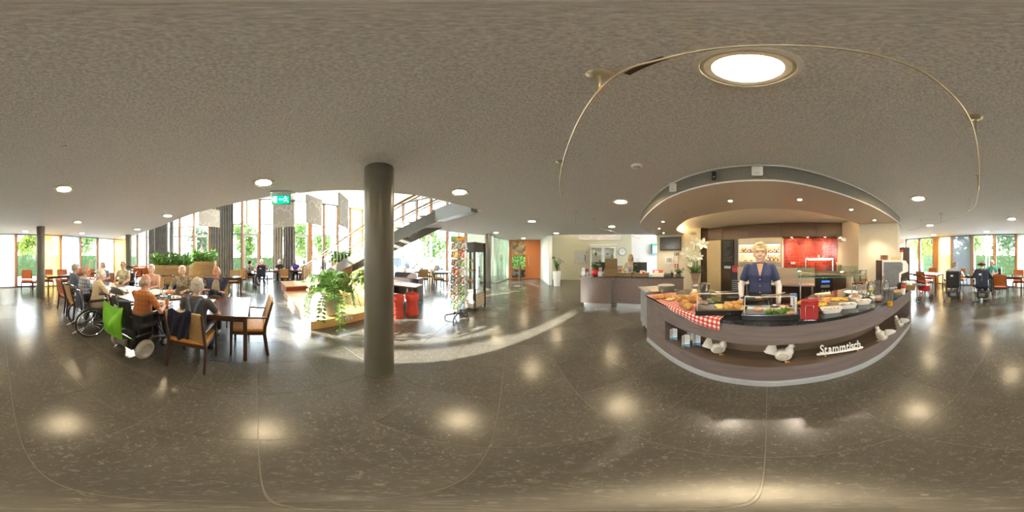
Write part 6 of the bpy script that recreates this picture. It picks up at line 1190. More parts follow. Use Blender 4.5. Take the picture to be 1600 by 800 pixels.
# ============================================================ HALL FURNITURE
# wooden platform with two levels
pf = thing('platform', 'two-level birch platform at the foot of the stairs', 'platform', (-3.0,1.05,0)); MB().prism([(0,0),(0,2.6),(-3.1,2.6),(-3.1,0)], 0, .19).build('lower_step', M['wood_step'], pf, smooth=0); MB().prism([(-3.1,.1),(-3.1,2.6),(-4.4,2.6),(-4.4,.1)], 0, .345).build('upper_riser', mat('dark red riser', (.30,.035,.02), .35, 0, .05), pf, smooth=0); MB().prism([(-3.08,.08),(-3.08,2.6),(-4.42,2.6),(-4.42,.08)], .345, .38).build('upper_step', M['wood_step'], pf, smooth=0)
MB().bx(-.004,-.006,0,.004,.004,.19).build('corner_profile', M['alu'], pf, smooth=0); MB().bx(0,.70,.085,.012,.96,.145,.002).build('socket_plate', M['white'], pf)
for y in (.76,.83,.90): k = MB(); k.cyl((.012,y,.115),(.014,y,.115),.02,n=12); k.build('socket_well', M['grey_frame'], pf)
# stairs
A = Vector((-8.15,2.4,0)); T = Vector((-2.0,4.55,3.0)); hd = Vector((T.x-A.x, T.y-A.y, 0)); run = hd.length; hd /= run; sd = Vector((-hd.y, hd.x, 0))      # sd points away from the tripod
st = thing('staircase', 'grey steel staircase with oak handrails rising to the upper floor', 'stairs', A, kind='structure'); N = 17; SWD = 1.25
M['steelgrey'] = mat('grey painted steel', (.20,.20,.185), .4, .2, .05)
slope = T-A
def on(s, w_, z=0): return hd*(run*s)+sd*w_+Vector((0,0,3.0*s+z))
for w_ in (0, SWD): mb = MB(); mb.bar(on(0,w_,-.02)+Vector((0,0,-.02)), on(1,w_,-.10), .05, .34); mb.build('stringer', M['steelgrey'], st, smooth=0)
for k in range(N): s = (k+.5)/N; c = on(s, SWD/2); mb = MB(); mb.box((c.x,c.y,3.0*(k+1)/N), (run/N+.03, SWD-.06, .045), math.atan2(hd.y,hd.x), .004); mb.build('tread', M['wood_rail'], st)
for w_ in (.0, SWD):
    mb = MB(); mb.tube([on(0,w_,.0), on(0,w_,.95), on(1.0,w_,1.0)], .034, 10); mb.build('handrail', M['wood_rail'], st); mb = MB(); mb.tube([on(.01,w_,.82), on(1.0,w_,.88)], .018, 6); mb.build('lower_rail', M['wood_rail'], st)
    for k in range(34): s = .02+.96*k/33; mb = MB(); mb.tube([on(s,w_,.05), on(s,w_,.92)], .011, 5); mb.build('baluster', M['alu'], st)
c = MB(); lp = [(-2.0,4.55),(-.85,3.88),(-.95,3.70),(-2.25,4.4)]; c.prism([(x-A.x,y-A.y) for x,y in lp], 2.62, 3.0); c.build('landing_beam', M['steelgrey'], st, smooth=0)
for k in range(16): p = Vector((-2.15,4.45,0)).lerp(Vector((-.9,3.78,0)), k/15)-A; mb = MB(); mb.tube([p+Vector((0,0,2.98)), p+Vector((0,0,3.9))], .009, 5); mb.build('baluster', M['alu'], st)
mb = MB(); mb.tube([Vector((-2.15,4.45,3.92))-A, Vector((-.9,3.78,3.92))-A], .025, 8); mb.build('handrail', M['wood_rail'], st)
for px, d in ((476,7.4),): x, y = pol(px, d); tag(MB().tube([(0,0,0),(0,0,1.05)], .014, 8).build('rail_post', M['steel'], loc=(x,y,.38 if x > -7.4 else 0)), 'slim steel post beside the foot of the stairs', 'post')
# big pot plants on the platform
pw, ph, pq = .20, .62, M['column']; potm = mat('taupe planter', (.40,.36,.30), .55, 0, .05); P0 = ([(.11,0),(.17,.03),(.195,.20),(.20,.46),(.185,.46)], potm)
def zz(label, x, y, z, pot, n, hgt, rr, seed, mt):
    """arching sprays set with paired oval leaves"""
    o = thing('zamioculcas', label, 'plant', (x,y,z)); rnd = random.Random(seed); MB().lathe(pot[0], 32).build('pot', pot[1], o); b0 = pot[0][-1][1]; MB().lathe([(0,b0-.03),(pot[0][-1][0]-.004,b0-.03)], 24).build('soil', M['bark'], o); sm = MB(); lm = MB()
    for k in range(n):
        a = 2*PI*k/n+rnd.uniform(-.25,.25); R = rr*rnd.uniform(.55,1.1); h = hgt*rnd.uniform(.25,1); drop = R*rnd.uniform(0,1.2) if k % 3 else 0; pts = catmull([(0,0,b0-.03),(math.cos(a)*R*.35,math.sin(a)*R*.35,b0+h*.8),(math.cos(a)*R*.8,math.sin(a)*R*.8,b0+h-drop*.35),(math.cos(a)*R,math.sin(a)*R,b0+h*.8-drop)], 5); sm.tube(pts, .008, 5)
        for i in range(3, len(pts)):
            t = (pts[i]-pts[i-1]).normalized(); sd_ = t.cross(Vector((0,0,1))); sd_ = sd_.normalized() if sd_.length > .1 else Vector((1,0,0))
            for s in (-1,1):
                L = .11*rnd.uniform(.8,1.2); dd = (sd_*s+t*.5+Vector((0,0,.25))).normalized(); w_ = t*L*.26; c = pts[i]; lm.add([c, c+dd*L*.5-w_, c+dd*L, c+dd*L*.5+w_], [(0,1,2),(0,2,3)])
    sm.build('stems', M['stem'], o); lm.build('leaves', mt, o, smooth=0)['kind'] = 'stuff'; return o
zz('large arching green plant in a taupe pot on the platform corner', -3.27,1.62,.19, P0, 40, .55, .64, 4, M['plant']); P1 = ([(.13,0),(.15,.02),(.21,.50),(.19,.50)], M['white']); zz('second arching plant in a white pot, partly behind the thick column', -3.25,2.75,.19, P1, 22, .5, .5, 8, M['plant'])
mb = MB(); lumpy(mb, (0,0,.03),(.06,.04,.035),.1,3,.9); single('small_decoration', 'small round wooden knob on the platform behind the plant pot', 'decoration', mb, M['wood_step'], (-3.62,1.50,.19))
# red tub stools, brown table and piano beside the thick column
x, y = pol(622,4.35); M['redfelt'] = mat('coral red felt', (.62,.07,.045), .7, 0, .04)
for px, d, lb in ((620.5,3.95,'coral red tub stool nearer the thick column'),(644,4.15,'coral red tub stool farther from the thick column')):
    x, y = pol(px,d); o = thing('tub_stool', lb, 'stool', (x,y,0), 0, 'coral red tub stools'); MB().lathe([(.165,0),(.17,.01),(.145,.20),(.15,.40),(.175,.44),(.18,.47),(.18,.56),(.165,.58),(.15,.56),(.15,.50),(0,.49)], 32).build('seat_body', M['redfelt'], o); MB().lathe([(.15,.425),(.178,.44),(.178,.46),(.15,.475)], 32).build('rim_band', M['redfelt'], o)
o = thing('bench_table', 'brown-topped angular table above the red stools', 'table', (-3.35,3.55,0)); MB().prism([(1.0,-.05),(.95,.38),(-.9,.75),(-.6,-.25)], .70,.735).build('table_top', wood_mat('reddish brown top', (.30,.12,.05), (.38,.16,.07), .3, 'X'), o); [MB().bx(x-.03,y-.03,0,x+.03,y+.03,.70).build('leg', M['wood_dark'], o, smooth=0) for x,y in ((.85,.08),(.8,.28),(-.75,.6),(-.5,-.1))]
pa, pb = pol(608,6.1), pol(657,5.42); ang = math.atan2(pb[1]-pa[1], pb[0]-pa[0]); L = math.dist(pa,pb); o = thing('digital_piano', 'dark digital piano behind the red stools', 'piano', (*pa,0), ang); M['pdark'] = mat('rosewood black', (.045,.033,.03), .35)
for x in (0,L-.05): MB().bx(x,-.22,0,x+.05,.22,.78 if x else .78,.004).build('end_panel', M['pdark'], o)
MB().bx(.05,.17,.12,L-.05,.20,.70).build('back_panel', M['pdark'], o, smooth=0); MB().bx(-.01,-.20,.60,L+.01,.22,.80,.008).build('key_case', M['pdark'], o); mb = MB(); mb.loft([[(x,y,z) for x,z in [(.18,.80),(.20,.92),(.30,.97),(L-.30,.97),(L-.20,.92),(L-.18,.80)]] for y in (.08,.11)]); mb.build('music_stand', M['pdark'], o, smooth=0); MB().bx(L-.2,.222,.66,L-.1,.226,.73).build('rear_plate', M['alu'], o, smooth=0)
# card rack
M['cardbacks'] = [spots_mat('card %s' % n, [c, (.72,.70,.66), tuple(q*.6 for q in c), c, tuple(min(.8,q*1.5) for q in c)], 26, .45) for n, c in (('black and white',(.28,.27,.26)),('yellow',(.75,.52,.06)),('red',(.62,.08,.05)),('sky blue',(.20,.42,.62)),('brown',(.28,.16,.10)),('cream',(.68,.62,.50)),('green',(.22,.40,.12)),('dark',(.09,.09,.10)))]
cnm = ['black and white','yellow','red','sky blue','brown','cream','green','dark']; rx, ry = pol(715,3.87); ra = bearing(715)+.12
rk = thing('card_rack', 'tall revolving wire rack of greeting cards on a five-star base', 'rack', (rx,ry,0), ra); MB().tube([(0,0,.10),(0,0,1.95)], .022, 10).build('pole', M['alu'], rk)
for k in range(5): a = 2*PI*k/5+.5; mb = MB(); mb.tube([(0,0,.14),(math.cos(a)*.30,math.sin(a)*.30,.075)], [.024,.014], 8); lg = mb.build('leg', M['black'], rk); mb = MB(); mb.cyl((math.cos(a)*.30-.012,math.sin(a)*.30,.032),(math.cos(a)*.30+.012,math.sin(a)*.30,.032),.03,n=12); mb.build('caster', M['black'], lg)
for q in (-1,1):
    for q2 in (-1,1): MB().tube([(q*.17,q2*.17,.28),(q*.17,q2*.17,1.88)], .006, 6).build('wire_upright', M['chrome'], rk)
for z in [.30+.2*i for i in range(9)]: MB().tube([(-.17,-.17,z),(.17,-.17,z),(.17,.17,z),(-.17,.17,z)], .005, 5, True).build('wire_frame', M['chrome'], rk)
MB().bx(-.16,-.012,1.88,.16,.012,2.02,.003).build('header_board', spots_mat('colourful header', [(.20,.45,.10),(.65,.06,.04),(.75,.45,.05),(.25,.50,.12)], 9, .5), rk)
cme = [MB().box((0,0,.08),(.115,.004,.165),0,.001).mesh('greeting_card',[m],0) for m in M['cardbacks']]; rnd = random.Random(17); side = ['front','right','back','left']
for f in range(4):
    for col in range(2):
        for row in range(8):
            kx = rnd.randrange(8); lx = (-.075,.075)[col]; a = f*PI/2; R = Matrix.Rotation(ra+a,4,'Z'); w_ = R @ Vector((lx,-.215,0)); o = bpy.data.objects.new('greeting_card', cme[kx]); C.objects.link(o); o.location = (rx+w_.x, ry+w_.y, .315+.2*row); o.rotation_euler = (-.16,0,ra+a); tag(o, '%s greeting card, %s row from the bottom, %s column of the rack %s' % (cnm[kx], ordn[row], 'left' if not col else 'right', side[f]), 'card', 'greeting cards in the wire rack')
            sh = bpy.data.objects.new('card_pocket', M.setdefault('pocket', MB().bx(-.06,-.022,0,.06,.028,.006).mesh('card_pocket',[M['chrome']],0))); C.objects.link(sh); sh.parent = rk; sh.location = Matrix.Rotation(a,4,'Z') @ Vector((lx,-.205,.305+.2*row)); sh.rotation_euler = (0,0,a)
# display fridge
fx, fy = pol(738,4.75); o = thing('display_fridge', 'tall dark glass-doored display fridge behind the card rack', 'fridge', (fx,fy,0), bearing(738)-.62); a, h = .26, 1.93; M['fdark'] = mat('dark brown metal', (.06,.05,.042), .4, .3)
for x in (-a,a):
    for y in (-a,a): MB().bx(x-.025,y-.025,.06,x+.025,y+.025,h).build('corner_post', M['fdark'], o, smooth=0); MB().cyl((x-.012,y,.032),(x+.012,y,.032),.032,n=12).build('caster', M['black'], o)
MB().bx(-a,-a,1.66,a,a,h,.004).build('top_box', M['fdark'], o); b_ = MB(); b_.bx(-a,-a,.07,a,a,.50); b_ = b_.build('base_box', mat('cream metal', (.55,.50,.40), .45), o, smooth=0)
for k in range(5): MB().bx(-a+.03,-a-.008,.13+.065*k,a-.03,-a+.001,.165+.065*k).build('vent_slat', M['cream'], b_, smooth=0); MB().bx(a-.001,-a+.03,.13+.065*k,a+.008,a-.03,.165+.065*k).build('vent_slat', M['cream'], b_, smooth=0)
for sx_, sy_ in ((0,-1),(1,0),(-1,0),(0,1)): mb = MB(); mb.box((sx_*a,sy_*a,1.08),(.012 if sx_ else 2*a-.05,.012 if sy_ else 2*a-.05,1.16)); mb.build('pane', M['glass'], o, smooth=0)
MB().tube([(a+.03,-.12,.95),(a+.06,-.12,.95),(a+.06,-.12,1.25),(a+.03,-.12,1.25)], .010, 8).build('handle', M['black'], o); MB().bx(-.2,-.2,.5,.2,.2,.515).build('shelf_plate', M['white'], o, smooth=0)
for z in (.80,1.10,1.38): MB().bx(-a+.03,-a+.03,z,a-.03,a-.03,z+.008).build('glass_shelf', M['glass'], o, smooth=0)
MB().bx(-.03,.18,.55,.03,.21,1.64).build('light_tube', emit_mat('cool fridge lamp', (.9,1,.95), 4), o, smooth=0)
for k, (z, x) in enumerate(((.809,-.08),(.809,.08),(1.109,-.02),(1.109,.12),(1.389,.02))): w_ = Matrix.Rotation(o.rotation_euler.z,4,'Z') @ Vector((x,-.06,0)); tag(lumpy(MB(), (0,0,.035),(.07,.06,.04),.15,k,.9).build('cake', M['crust'], loc=(fx+w_.x,fy+w_.y,z)), 'golden cake on the %s shelf of the display fridge, %s' % (('lower','lower','middle','middle','upper')[k], ('left','right')[k % 2]), 'cake', 'cakes in the display fridge')
# planters of slatted oak
def planter(px, d, z1, wd, dp, rz, label, plabel, seed, n):
    x, y = pol(px,d); o = thing('slatted_planter', label, 'planter', (x,y,0), rz, 'slatted oak planters'); w_, q = wd/2, dp/2; MB().bx(-w_+.03,-q+.03,.04,w_-.03,q-.03,z1-.04).build('liner', M['bark'], o, smooth=0)
    for sx_ in (-1,1):
        for sy_ in (-1,1): MB().bx(sx_*w_-.035,sy_*q-.035,0,sx_*w_+.035,sy_*q+.035,z1,.003).build('corner_post', M['wood_pale'], o)
    ns = int((z1-.05)/.062)
    for k in range(ns):
        z = .04+.062*k; full = k in (0, ns-1, ns-2)
        for sy_ in (-1,1): MB().box((0,sy_*q,z+.025),(wd-.08,.03,.056 if full else .040),0,.002).build('slat', M['wood_pale'], o)
        for sx_ in (-1,1): MB().box((sx_*w_,0,z+.025),(.03,dp-.08,.056 if full else .040),0,.002).build('slat', M['wood_pale'], o)
    g_ = thing('planter_plants', plabel, 'plants', (x,y,z1-.06), rz); rnd = random.Random(seed); lm = MB(); leaf_quads(lm, [(rnd.uniform(-1,1)*w_, rnd.uniform(-1,1)*q, .08+.42*rnd.random()**1.6) for _ in range(n*2)], .19, rnd); lm.build('leaves', M['plant'], g_, smooth=0)['kind'] = 'stuff'; sm = MB(); [sm.tube([(u,v,0),(u+.03,v,.2),(u+rnd.uniform(-.1,.1),v,.45)], .008, 5) for u, v in [(rnd.uniform(-.9,.9)*w_, rnd.uniform(-.8,.8)*q) for _ in range(24)]]; sm.build('stems', M['stem'], g_)['kind'] = 'stuff'
planter(268,7.4,1.17,1.75,.9,bearing(268)-.28,'large slatted oak planter behind the woman in pink','broad-leaved plants filling the large slatted planter',5,320); planter(318,8.6,1.33,1.25,.9,bearing(318)-.2,'second slatted oak planter left of the man in navy','bright plants filling the second slatted planter',6,220); planter(534,7.9,1.30,.9,.8,bearing(534),'small slatted planter behind the stair handrail','green plants filling the planter behind the stairs',7,200)
x, y = pol(245,9.3); o = thing('floor_lamp', 'white-shaded lamp at the left of the large planter', 'lamp', (x,y,0)); MB().lathe([(.15,0),(.15,.02),(.02,.03),(.02,1.42)], 18).build('stand', M['alu'], o); MB().lathe([(.24,1.35),(.20,1.70)], 24).build('shade', mat('white shade', (.75,.75,.76), .8), o)
# hanging acoustic panels
for px, py, d, rz, wd, hg, sd2, lb in ((327.5,340,7.4,bearing(327)+.45,1.05,.85,1,'leftmost hanging panel of scroll ornament'),(389.5,333,6.2,bearing(389)+1.36,1.0,1.05,2,'narrow-looking hanging panel seen nearly edge-on'),(442.5,336,5.8,bearing(442)-.35,.80,.90,4,'hanging panel just below the exit sign'),(491,329,5.3,bearing(491)+.85,.75,.95,5,'hanging panel above the stair handrail'),(537,330,5.0,bearing(537)+1.2,.75,1.0,6,'hanging panel nearest the thick column')):
    x, y = pol(px,d); opanel(lb, x, y, zat(py,d), rz, wd, hg, sd2, 'hanging_panel', HALL-.005)
# exit sign
x, y = pol(439,2.62); o = thing('exit_sign', 'green running-man exit sign with an arrow below its lamp housing', 'sign', (x,y,0), bearing(439)); MB().bx(-.17,-.05,2.585,.17,.05,2.638,.008).build('lamp_housing', M['alu'], o); MB().bx(-.155,-.012,2.41,.155,.012,2.575,.003).build('acrylic_plate', M['glass_edge'], o); MB().bx(-.13,-.016,2.425,.13,-.011,2.56).build('green_face', emit_mat('exit green', (.0,.30,.16), .9), o, smooth=0); W_ = emit_mat('exit white', (.9,1,.95), .9)
mb = MB(); mb.bar((-.02,-.018,2.492),(.03,-.018,2.492),.004,.012,(0,0,1)); mb.add([(-.035,-.019,2.492),(-.012,-.019,2.512),(-.012,-.019,2.472)], [(0,1,2)]); mb.build('arrow', W_, o, smooth=0); MB().bx(-.115,-.019,2.44,-.065,-.016,2.545).build('door_symbol', W_, o, smooth=0)
mb = MB(); mb.ell((.072,-.018,2.54),(.011,.003,.011),10,6); [mb.bar((a[0],-.018,a[1]),(b[0],-.018,b[1]),.004,.011,(0,1,0)) for a, b in (((.075,2.525),(.085,2.487)),((.085,2.487),(.065,2.463)),((.065,2.463),(.045,2.462)),((.085,2.487),(.102,2.465)),((.102,2.465),(.118,2.445)),((.075,2.52),(.05,2.508)),((.078,2.52),(.103,2.505)),((.05,2.508),(.045,2.488)))]; mb.build('running_man', W_, o, smooth=0)
# ring rail on rods, detectors
RP = [(3.6,4.76),(1.48,3.58),(.86,2.55),(.485,1.596),(.27,.46),(.257,.187),(.245,.049),(.238,-.099),(.235,-.235),(.237,-.387),(.28,-.915),(.57,-1.97),(.985,-2.84),(2.0,-3.58),(3.49,-4.08)]
o = thing('ring_rail', 'slender curved low-voltage rail hung from the ceiling around the canopy', 'light rail', (.27,.46,2.40)); MB().tube([(v.x-.27,v.y-.46,0) for v in catmull([(x,y,0) for x,y in [(5.6,5.6)]+RP], 8)], .006, 6).build('rail', mat('nickel rail', (.55,.48,.34), .3, .8), o); MB().bar((-.013,-.273,.012),(.002,-.14,.012),.02,.014).build('feed_connector', mat('bronze connector', (.10,.085,.06), .4, .4), o, smooth=0)
for x, y in ((.27,.46),(.28,-.915),(.485,1.596),(1.48,3.58),(2.25,4.1),(3.3,4.65),(4.9,5.3),(.57,-1.97),(.985,-2.84),(2.0,-3.58),(2.85,-3.92)): mb = MB(); mb.lathe([(.008,0),(.008,.215),(.03,.22),(.045,.236),(.045,.24)], 14, (x-.27,y-.46,0)); mb.build('suspension_rod', bpy.data.materials['nickel rail'], o)
for px, py, nm, lb in ((995,259,'smoke_detector','round white smoke detector between the rail and canopy'),(859,356.5,'small_sensor','small ceiling sensor before the orange door'),(1503,357,'small_sensor','small ceiling sensor above the wheelchairs'),(125.5,358,'small_sensor','small ceiling sensor over the long table'),(102,227,'small_sensor','tiny ceiling fixing left of the long table')):
    x, y = pol(px, dist(py, CEIL)); s = 1 if px == 995 else .45; o = thing(nm, lb, 'detector', (x,y,CEIL)); MB().lathe([(.0,-.05*s),(.03*s,-.048*s),(.04*s,-.03*s),(.06*s,-.02*s),(.062*s,0)], 20).build('detector_body', M['white'], o); MB().lathe([(.034*s,-.044*s),(.044*s,-.026*s)], 16).build('sensor_ring', M['grey_frame'], o)
x, y = pol(249.5, dist(269,CEIL)); tag(MB().bx(-.03,-.03,-.004,.03,.03,0).build('cover_plate', M['white'], loc=(x,y,CEIL), rz=.4), 'small square cover plate on the plain ceiling', 'cover plate')
o = thing('speaker', 'small white wall speaker on the wide wooden mullion', 'speaker', (4.98,-7.87,2.35)); MB().bx(-.06,-.04,-.12,.06,.04,.12,.02).build('speaker_housing', M['white'], o); MB().bx(-.045,.04,-.09,.045,.046,.09).build('grille', M['alu'], o, smooth=0); MB().bx(-.02,-.05,-.03,.02,-.04,.03).build('wall_bracket', M['alu'], o)

# ---------------- tables and chairs
M['tan'] = mat('tan woven fabric', (.50,.33,.15), .8, 0, .12, 60, bump=.1); M['ochre'] = mat('ochre seat', (.56,.27,.05), .55, 0, .1, 20); M['orange'] = mat('orange leather', (.46,.12,.025), .45, 0, .1, 15)
def table(x, y, rz, wd, dp, label, top=None, h=.746):
    o = thing('dining_table', label, 'table', (x,y,0), rz, 'dark wood dining tables'); MB().bx(-wd/2,-dp/2,h-.032,wd/2,dp/2,h,.003).build('table_top', top or M['wood_top'], o); mb = MB(); e, f = wd/2-.06, dp/2-.06
    for s in (-1,1): mb.bx(-e,s*f-.012,h-.10,e,s*f+.012,h-.032); mb.bx(s*e-.012,-f,h-.10,s*e+.012,f,h-.032)
    mb.build('apron', M['wood_dark'], o, smooth=0)
    for sx_ in (-1,1):
        for sy_ in (-1,1): MB().box((sx_*(wd/2-.035),sy_*(dp/2-.035),(h-.032)/2),(.05,.05,h-.032),0,.003).build('leg', M['wood_dark'], o)
    return o
CH = {}
def chair(kind, x, y, rz, label):
    """kind: arm (tan back, ochre seat, arms) or plain (orange); local +Y is the way the sitter faces"""
    if kind in CH: return dup(CH[kind], (x,y,0), rz, label)
    o = thing('armchair' if kind == 'arm' else 'dining_chair', label, 'chair', (x,y,0), rz, 'tan armchairs' if kind == 'arm' else 'orange dining chairs'); up_, se = (M['tan'], M['ochre']) if kind == 'arm' else (M['orange'], M['orange'])
    rs = [[(-.23,-.22,z),(.23,-.22,z),(.235,.24,z),(-.235,.24,z)] for z in (.425,.44)]; mb = MB(); mb.box((0,.01,.452),(.47,.47,.055),0,.02); mb.build('seat', se, o); mb = MB(); mb.bx(-.225,-.215,.375,.225,.235,.425); mb.build('seat_frame', M['wood_dark'], o, smooth=0)
    mb = MB(); mb.grid(lambda u, v: Vector((-.205+.41*u, -.245-.10*v-.02*math.sin(PI*u)+0, .52+.38*v)), 8, 6); mb.grid(lambda u, v: Vector((.205-.41*u, -.222-.10*v-.02*math.sin(PI*u), .52+.38*v)), 8, 6); e = lambda a, b: mb.bar(a, b, .024, .024, (0,1,0))
    e((-.2,-.235,.52),(-.2,-.335,.90)); e((.2,-.235,.52),(.2,-.335,.90)); e((-.21,-.336,.90),(.21,-.336,.90)); e((-.21,-.235,.52),(.21,-.235,.52)); mb.build('backrest', up_, o)
    for s in (-1,1):
        mb = MB(); mb.tube([(s*.235,-.27,0),(s*.235,-.225,.40),(s*.228,-.235,.52),(s*.225,-.335,.895)], [(.016,.022),(.019,.026),(.019,.024),(.014,.017)], 8, flat=(1,0,0)); mb.build('leg', M['wood_dark'], o); mb = MB(); mb.tube([(s*.24,.235,0),(s*.24,.225,.43 if kind != 'arm' else .66)], [(.015,.018),(.02,.024)], 8, flat=(1,0,0)); mb.build('leg', M['wood_dark'], o)
        if kind == 'arm': mb = MB(); mb.tube([(s*.238,-.275,.665),(s*.255,-.02,.675),(s*.25,.27,.67)], [(.018,.012),(.026,.013),(.024,.012)], 8, flat=(1,0,0)); mb.build('armrest', M['wood_dark'], o)
    CH[kind] = o; return o
F = lambda dx, dy: math.atan2(-dx, dy)          # z-rotation for something facing (dx, dy)
for k, y in enumerate((-.86,-2.38,-3.90)): table(-2.575, y, PI/2, 1.515, 1.05, ('bare-ended dark dining table nearest the thick column','middle dark dining table of the long row','far dark dining table of the long row')[k])
chair('arm', -1.93,-.78, F(-1,0), 'tan armchair of the woman in denim straps'); chair('arm', -2.45,-.11, F(0,-1), 'empty tan armchair with ochre seat at the near table end'); chair('arm', -1.80,-3.36, F(-1,.1), 'tan armchair of the bald man in blue plaid')
chair('arm', -3.47,-.84, F(1,.05), 'tan armchair of the man with crossed arms'); chair('arm', -3.55,-1.72, F(1,0), 'tan armchair of the white-haired woman half hidden'); chair('arm', -3.62,-2.65, F(1,.2), 'tan armchair of the woman in pink'); chair('plain', -1.88,-4.12, F(-1,0), 'orange chair of the man behind the blue plaid shirt'); chair('plain', -3.55,-4.75, F(1,.4), 'orange chair of the grey-haired woman in blue')
x, y = pol(338,6.4); table(x, y, bearing(338), 1.9, .85, 'dark table with light shine behind the man with crossed arms', M['wood_top']); xa, ya = pol(310,6.3)
for px, d, dxy, lb in ((308,5.75,None,'tan armchair in front of the table behind the crossed arms'),(366,7.1,None,'tan armchair at the far side of the shiny table')): x, y = pol(px,d); chair('arm', x, y, bearing(px)+(PI if d > 6.5 else 0), lb)
x, y = pol(421,9.25); table(x, y, bearing(421)+.06, 1.75, .8, 'long dark table of the group by the curtains'); x, y = pol(466,9.5); table(x, y, bearing(466), 1.3, .8, 'dark table in front of the woman in purple')
for px, d, k, lb in ((377,8.0,0,'tan armchair left of the woman in the patterned dress'),(444,8.45,0,'tan armchair with its back to us before the woman in black'),(479,8.75,0,'tan armchair behind the foot of the stairs'),(437,10.0,PI,'tan armchair of the woman in black'),(461.5,10.15,PI,'tan armchair of the woman in purple'),(388.5,8.75,-.9,'tan armchair of the woman in the patterned dress')): x, y = pol(px,d); chair('arm', x, y, bearing(px)+k, lb)
# café tables by the north window
for px, d, lb in ((662,8.9,'pale café table outside the piano end by the north window'),(693,8.4,'pale café table left of the card rack')): x, y = pol(px,d); o = table(x, y, .3, .9, .8, lb, mat('pale table top', (.62,.60,.57), .3) if 'ptt' not in M else M['ptt']); M['ptt'] = bpy.data.materials['pale table top']
for px, d, k, lb in ((659,8.1,.3,'pale chair before the café table near the piano'),(672,9.1,1.2,'pale chair right of the café table near the piano'),(684,8.0,-1.3,'pale chair left of the rack, facing the café table'),(640,9.0,-1.2,'pale chair left of the café table near the piano')): x, y = pol(px,d); chair('arm', x, y, bearing(px)+k, lb)
# south side, left of the long table
x, y = pol(92,6.95); table(x, y, .1, 1.35, .8, 'dark table right of the near round column'); x, y = pol(221,9.9); table(x, y, .2, 1.5, .8, 'dark table right of the second round column'); x, y = pol(132,8.0); table(x, y, .1, 1.4, .8, 'dark table beyond the blue plaid shirt')
for px, d, k, lb in ((42,7.2,PI,'orange chair standing alone left of the near round column'),(58,7.1,1.8,'orange chair behind the near round column'),(75,7.5,PI,'orange chair behind the table at the near column'),(99,7.4,PI+.2,'orange chair at the far side of the near table'),(126,7.5,PI,'left of two orange chairs before the light screen'),(140,7.6,PI,'right of two orange chairs before the light screen'),(212,10.6,PI,'left orange chair behind the second column table'),(224,10.6,PI,'right orange chair behind the second column table'),(213,9.1,.2,'orange chair in front of the second column table'),(231,9.2,-.4,'tan-looking orange chair near the large planter')): x, y = pol(px,d); chair('plain', x, y, bearing(px)+k, lb)
# south side, right of the counter
table(.85,-6.60,0,1.55,.85,'dark table in front of the man in turquoise'); table(2.45,-6.62,0,1.55,.85,'dark table in front of the two wheelchairs'); table(4.35,-6.3,.1,1.5,.85,'white-laid table behind the red walker',M['ptt'])
chair('plain', .82,-5.78, F(0,-1), 'orange chair with its back to us beside the right wheelchair'); chair('plain', .25,-7.25, F(0,1), 'orange chair by the window right of the man in turquoise'); chair('plain', 4.0,-5.75, F(-.1,-1), 'orange chair at the near side of the white-laid table'); chair('plain', 3.0,-7.3, F(0,1), 'orange chair at the window side of the wheelchair table'); chair('plain', 4.6,-7.0, F(0,1), 'orange chair at the window side of the white-laid table')
# walkers
def walker(x, y, rz, col, label):
    o = thing('walker', label, 'walker', (x,y,0), rz); cm_ = mat('walker %s' % col[1], col[0], .3, .3)
    for s in (-1,1):
        MB().tube([(s*.25,-.30,.10),(s*.25,-.05,.55),(s*.25,.05,.85),(s*.25,.16,.92),(s*.25,.28,.90)], .013, 8).build('side_tube', cm_, o); MB().tube([(s*.25,.28,.10),(s*.25,-.05,.55)], .013, 8).build('front_tube', cm_, o); MB().tube([(s*.25,.16,.92),(s*.25,.30,.905)], .020, 8).build('handgrip', M['black'], o)
        for yy in (-.30,.28): k = MB(); k.tube([(s*.25,yy+.09*math.cos(a),.10+.085*math.sin(a)) for a in [2*PI*i/16 for i in range(16)]], .016, 6, True); k.cyl((s*.25-.015,yy,.1),(s*.25+.015,yy,.1),.03); k.build('wheel', M['black'], o)
    MB().box((0,0,.54),(.46,.28,.03),0,.01).build('seat', M['black_f'], o); mb = MB(); mb.loft([[(-.2,-.3,z),(.2,-.3,z),(.18,-.08,z),(-.18,-.08,z)] for z in (.33,.52)]); mb.build('basket', M['black'] if col[1] != 'red' else cm_, o, smooth=0); MB().tube([(-.25,-.05,.42),(.25,-.05,.42)], .011, 6).build('cross_brace', cm_, o); MB().tube([(-.25,.05,.85),(0,-.08,.88),(.25,.05,.85)], .014, 8).build('back_strap', M['black'], o)
x, y = pol(1437,5.6); walker(x, y, bearing(1437)+2.3, ((.55,.02,.03),'red'), 'red rollator walker beside the counter end'); x, y = pol(265,5.6); walker(x, y, bearing(265)+2.6, ((.03,.03,.032),'black'), 'black rollator walker in front of the large slatted planter')
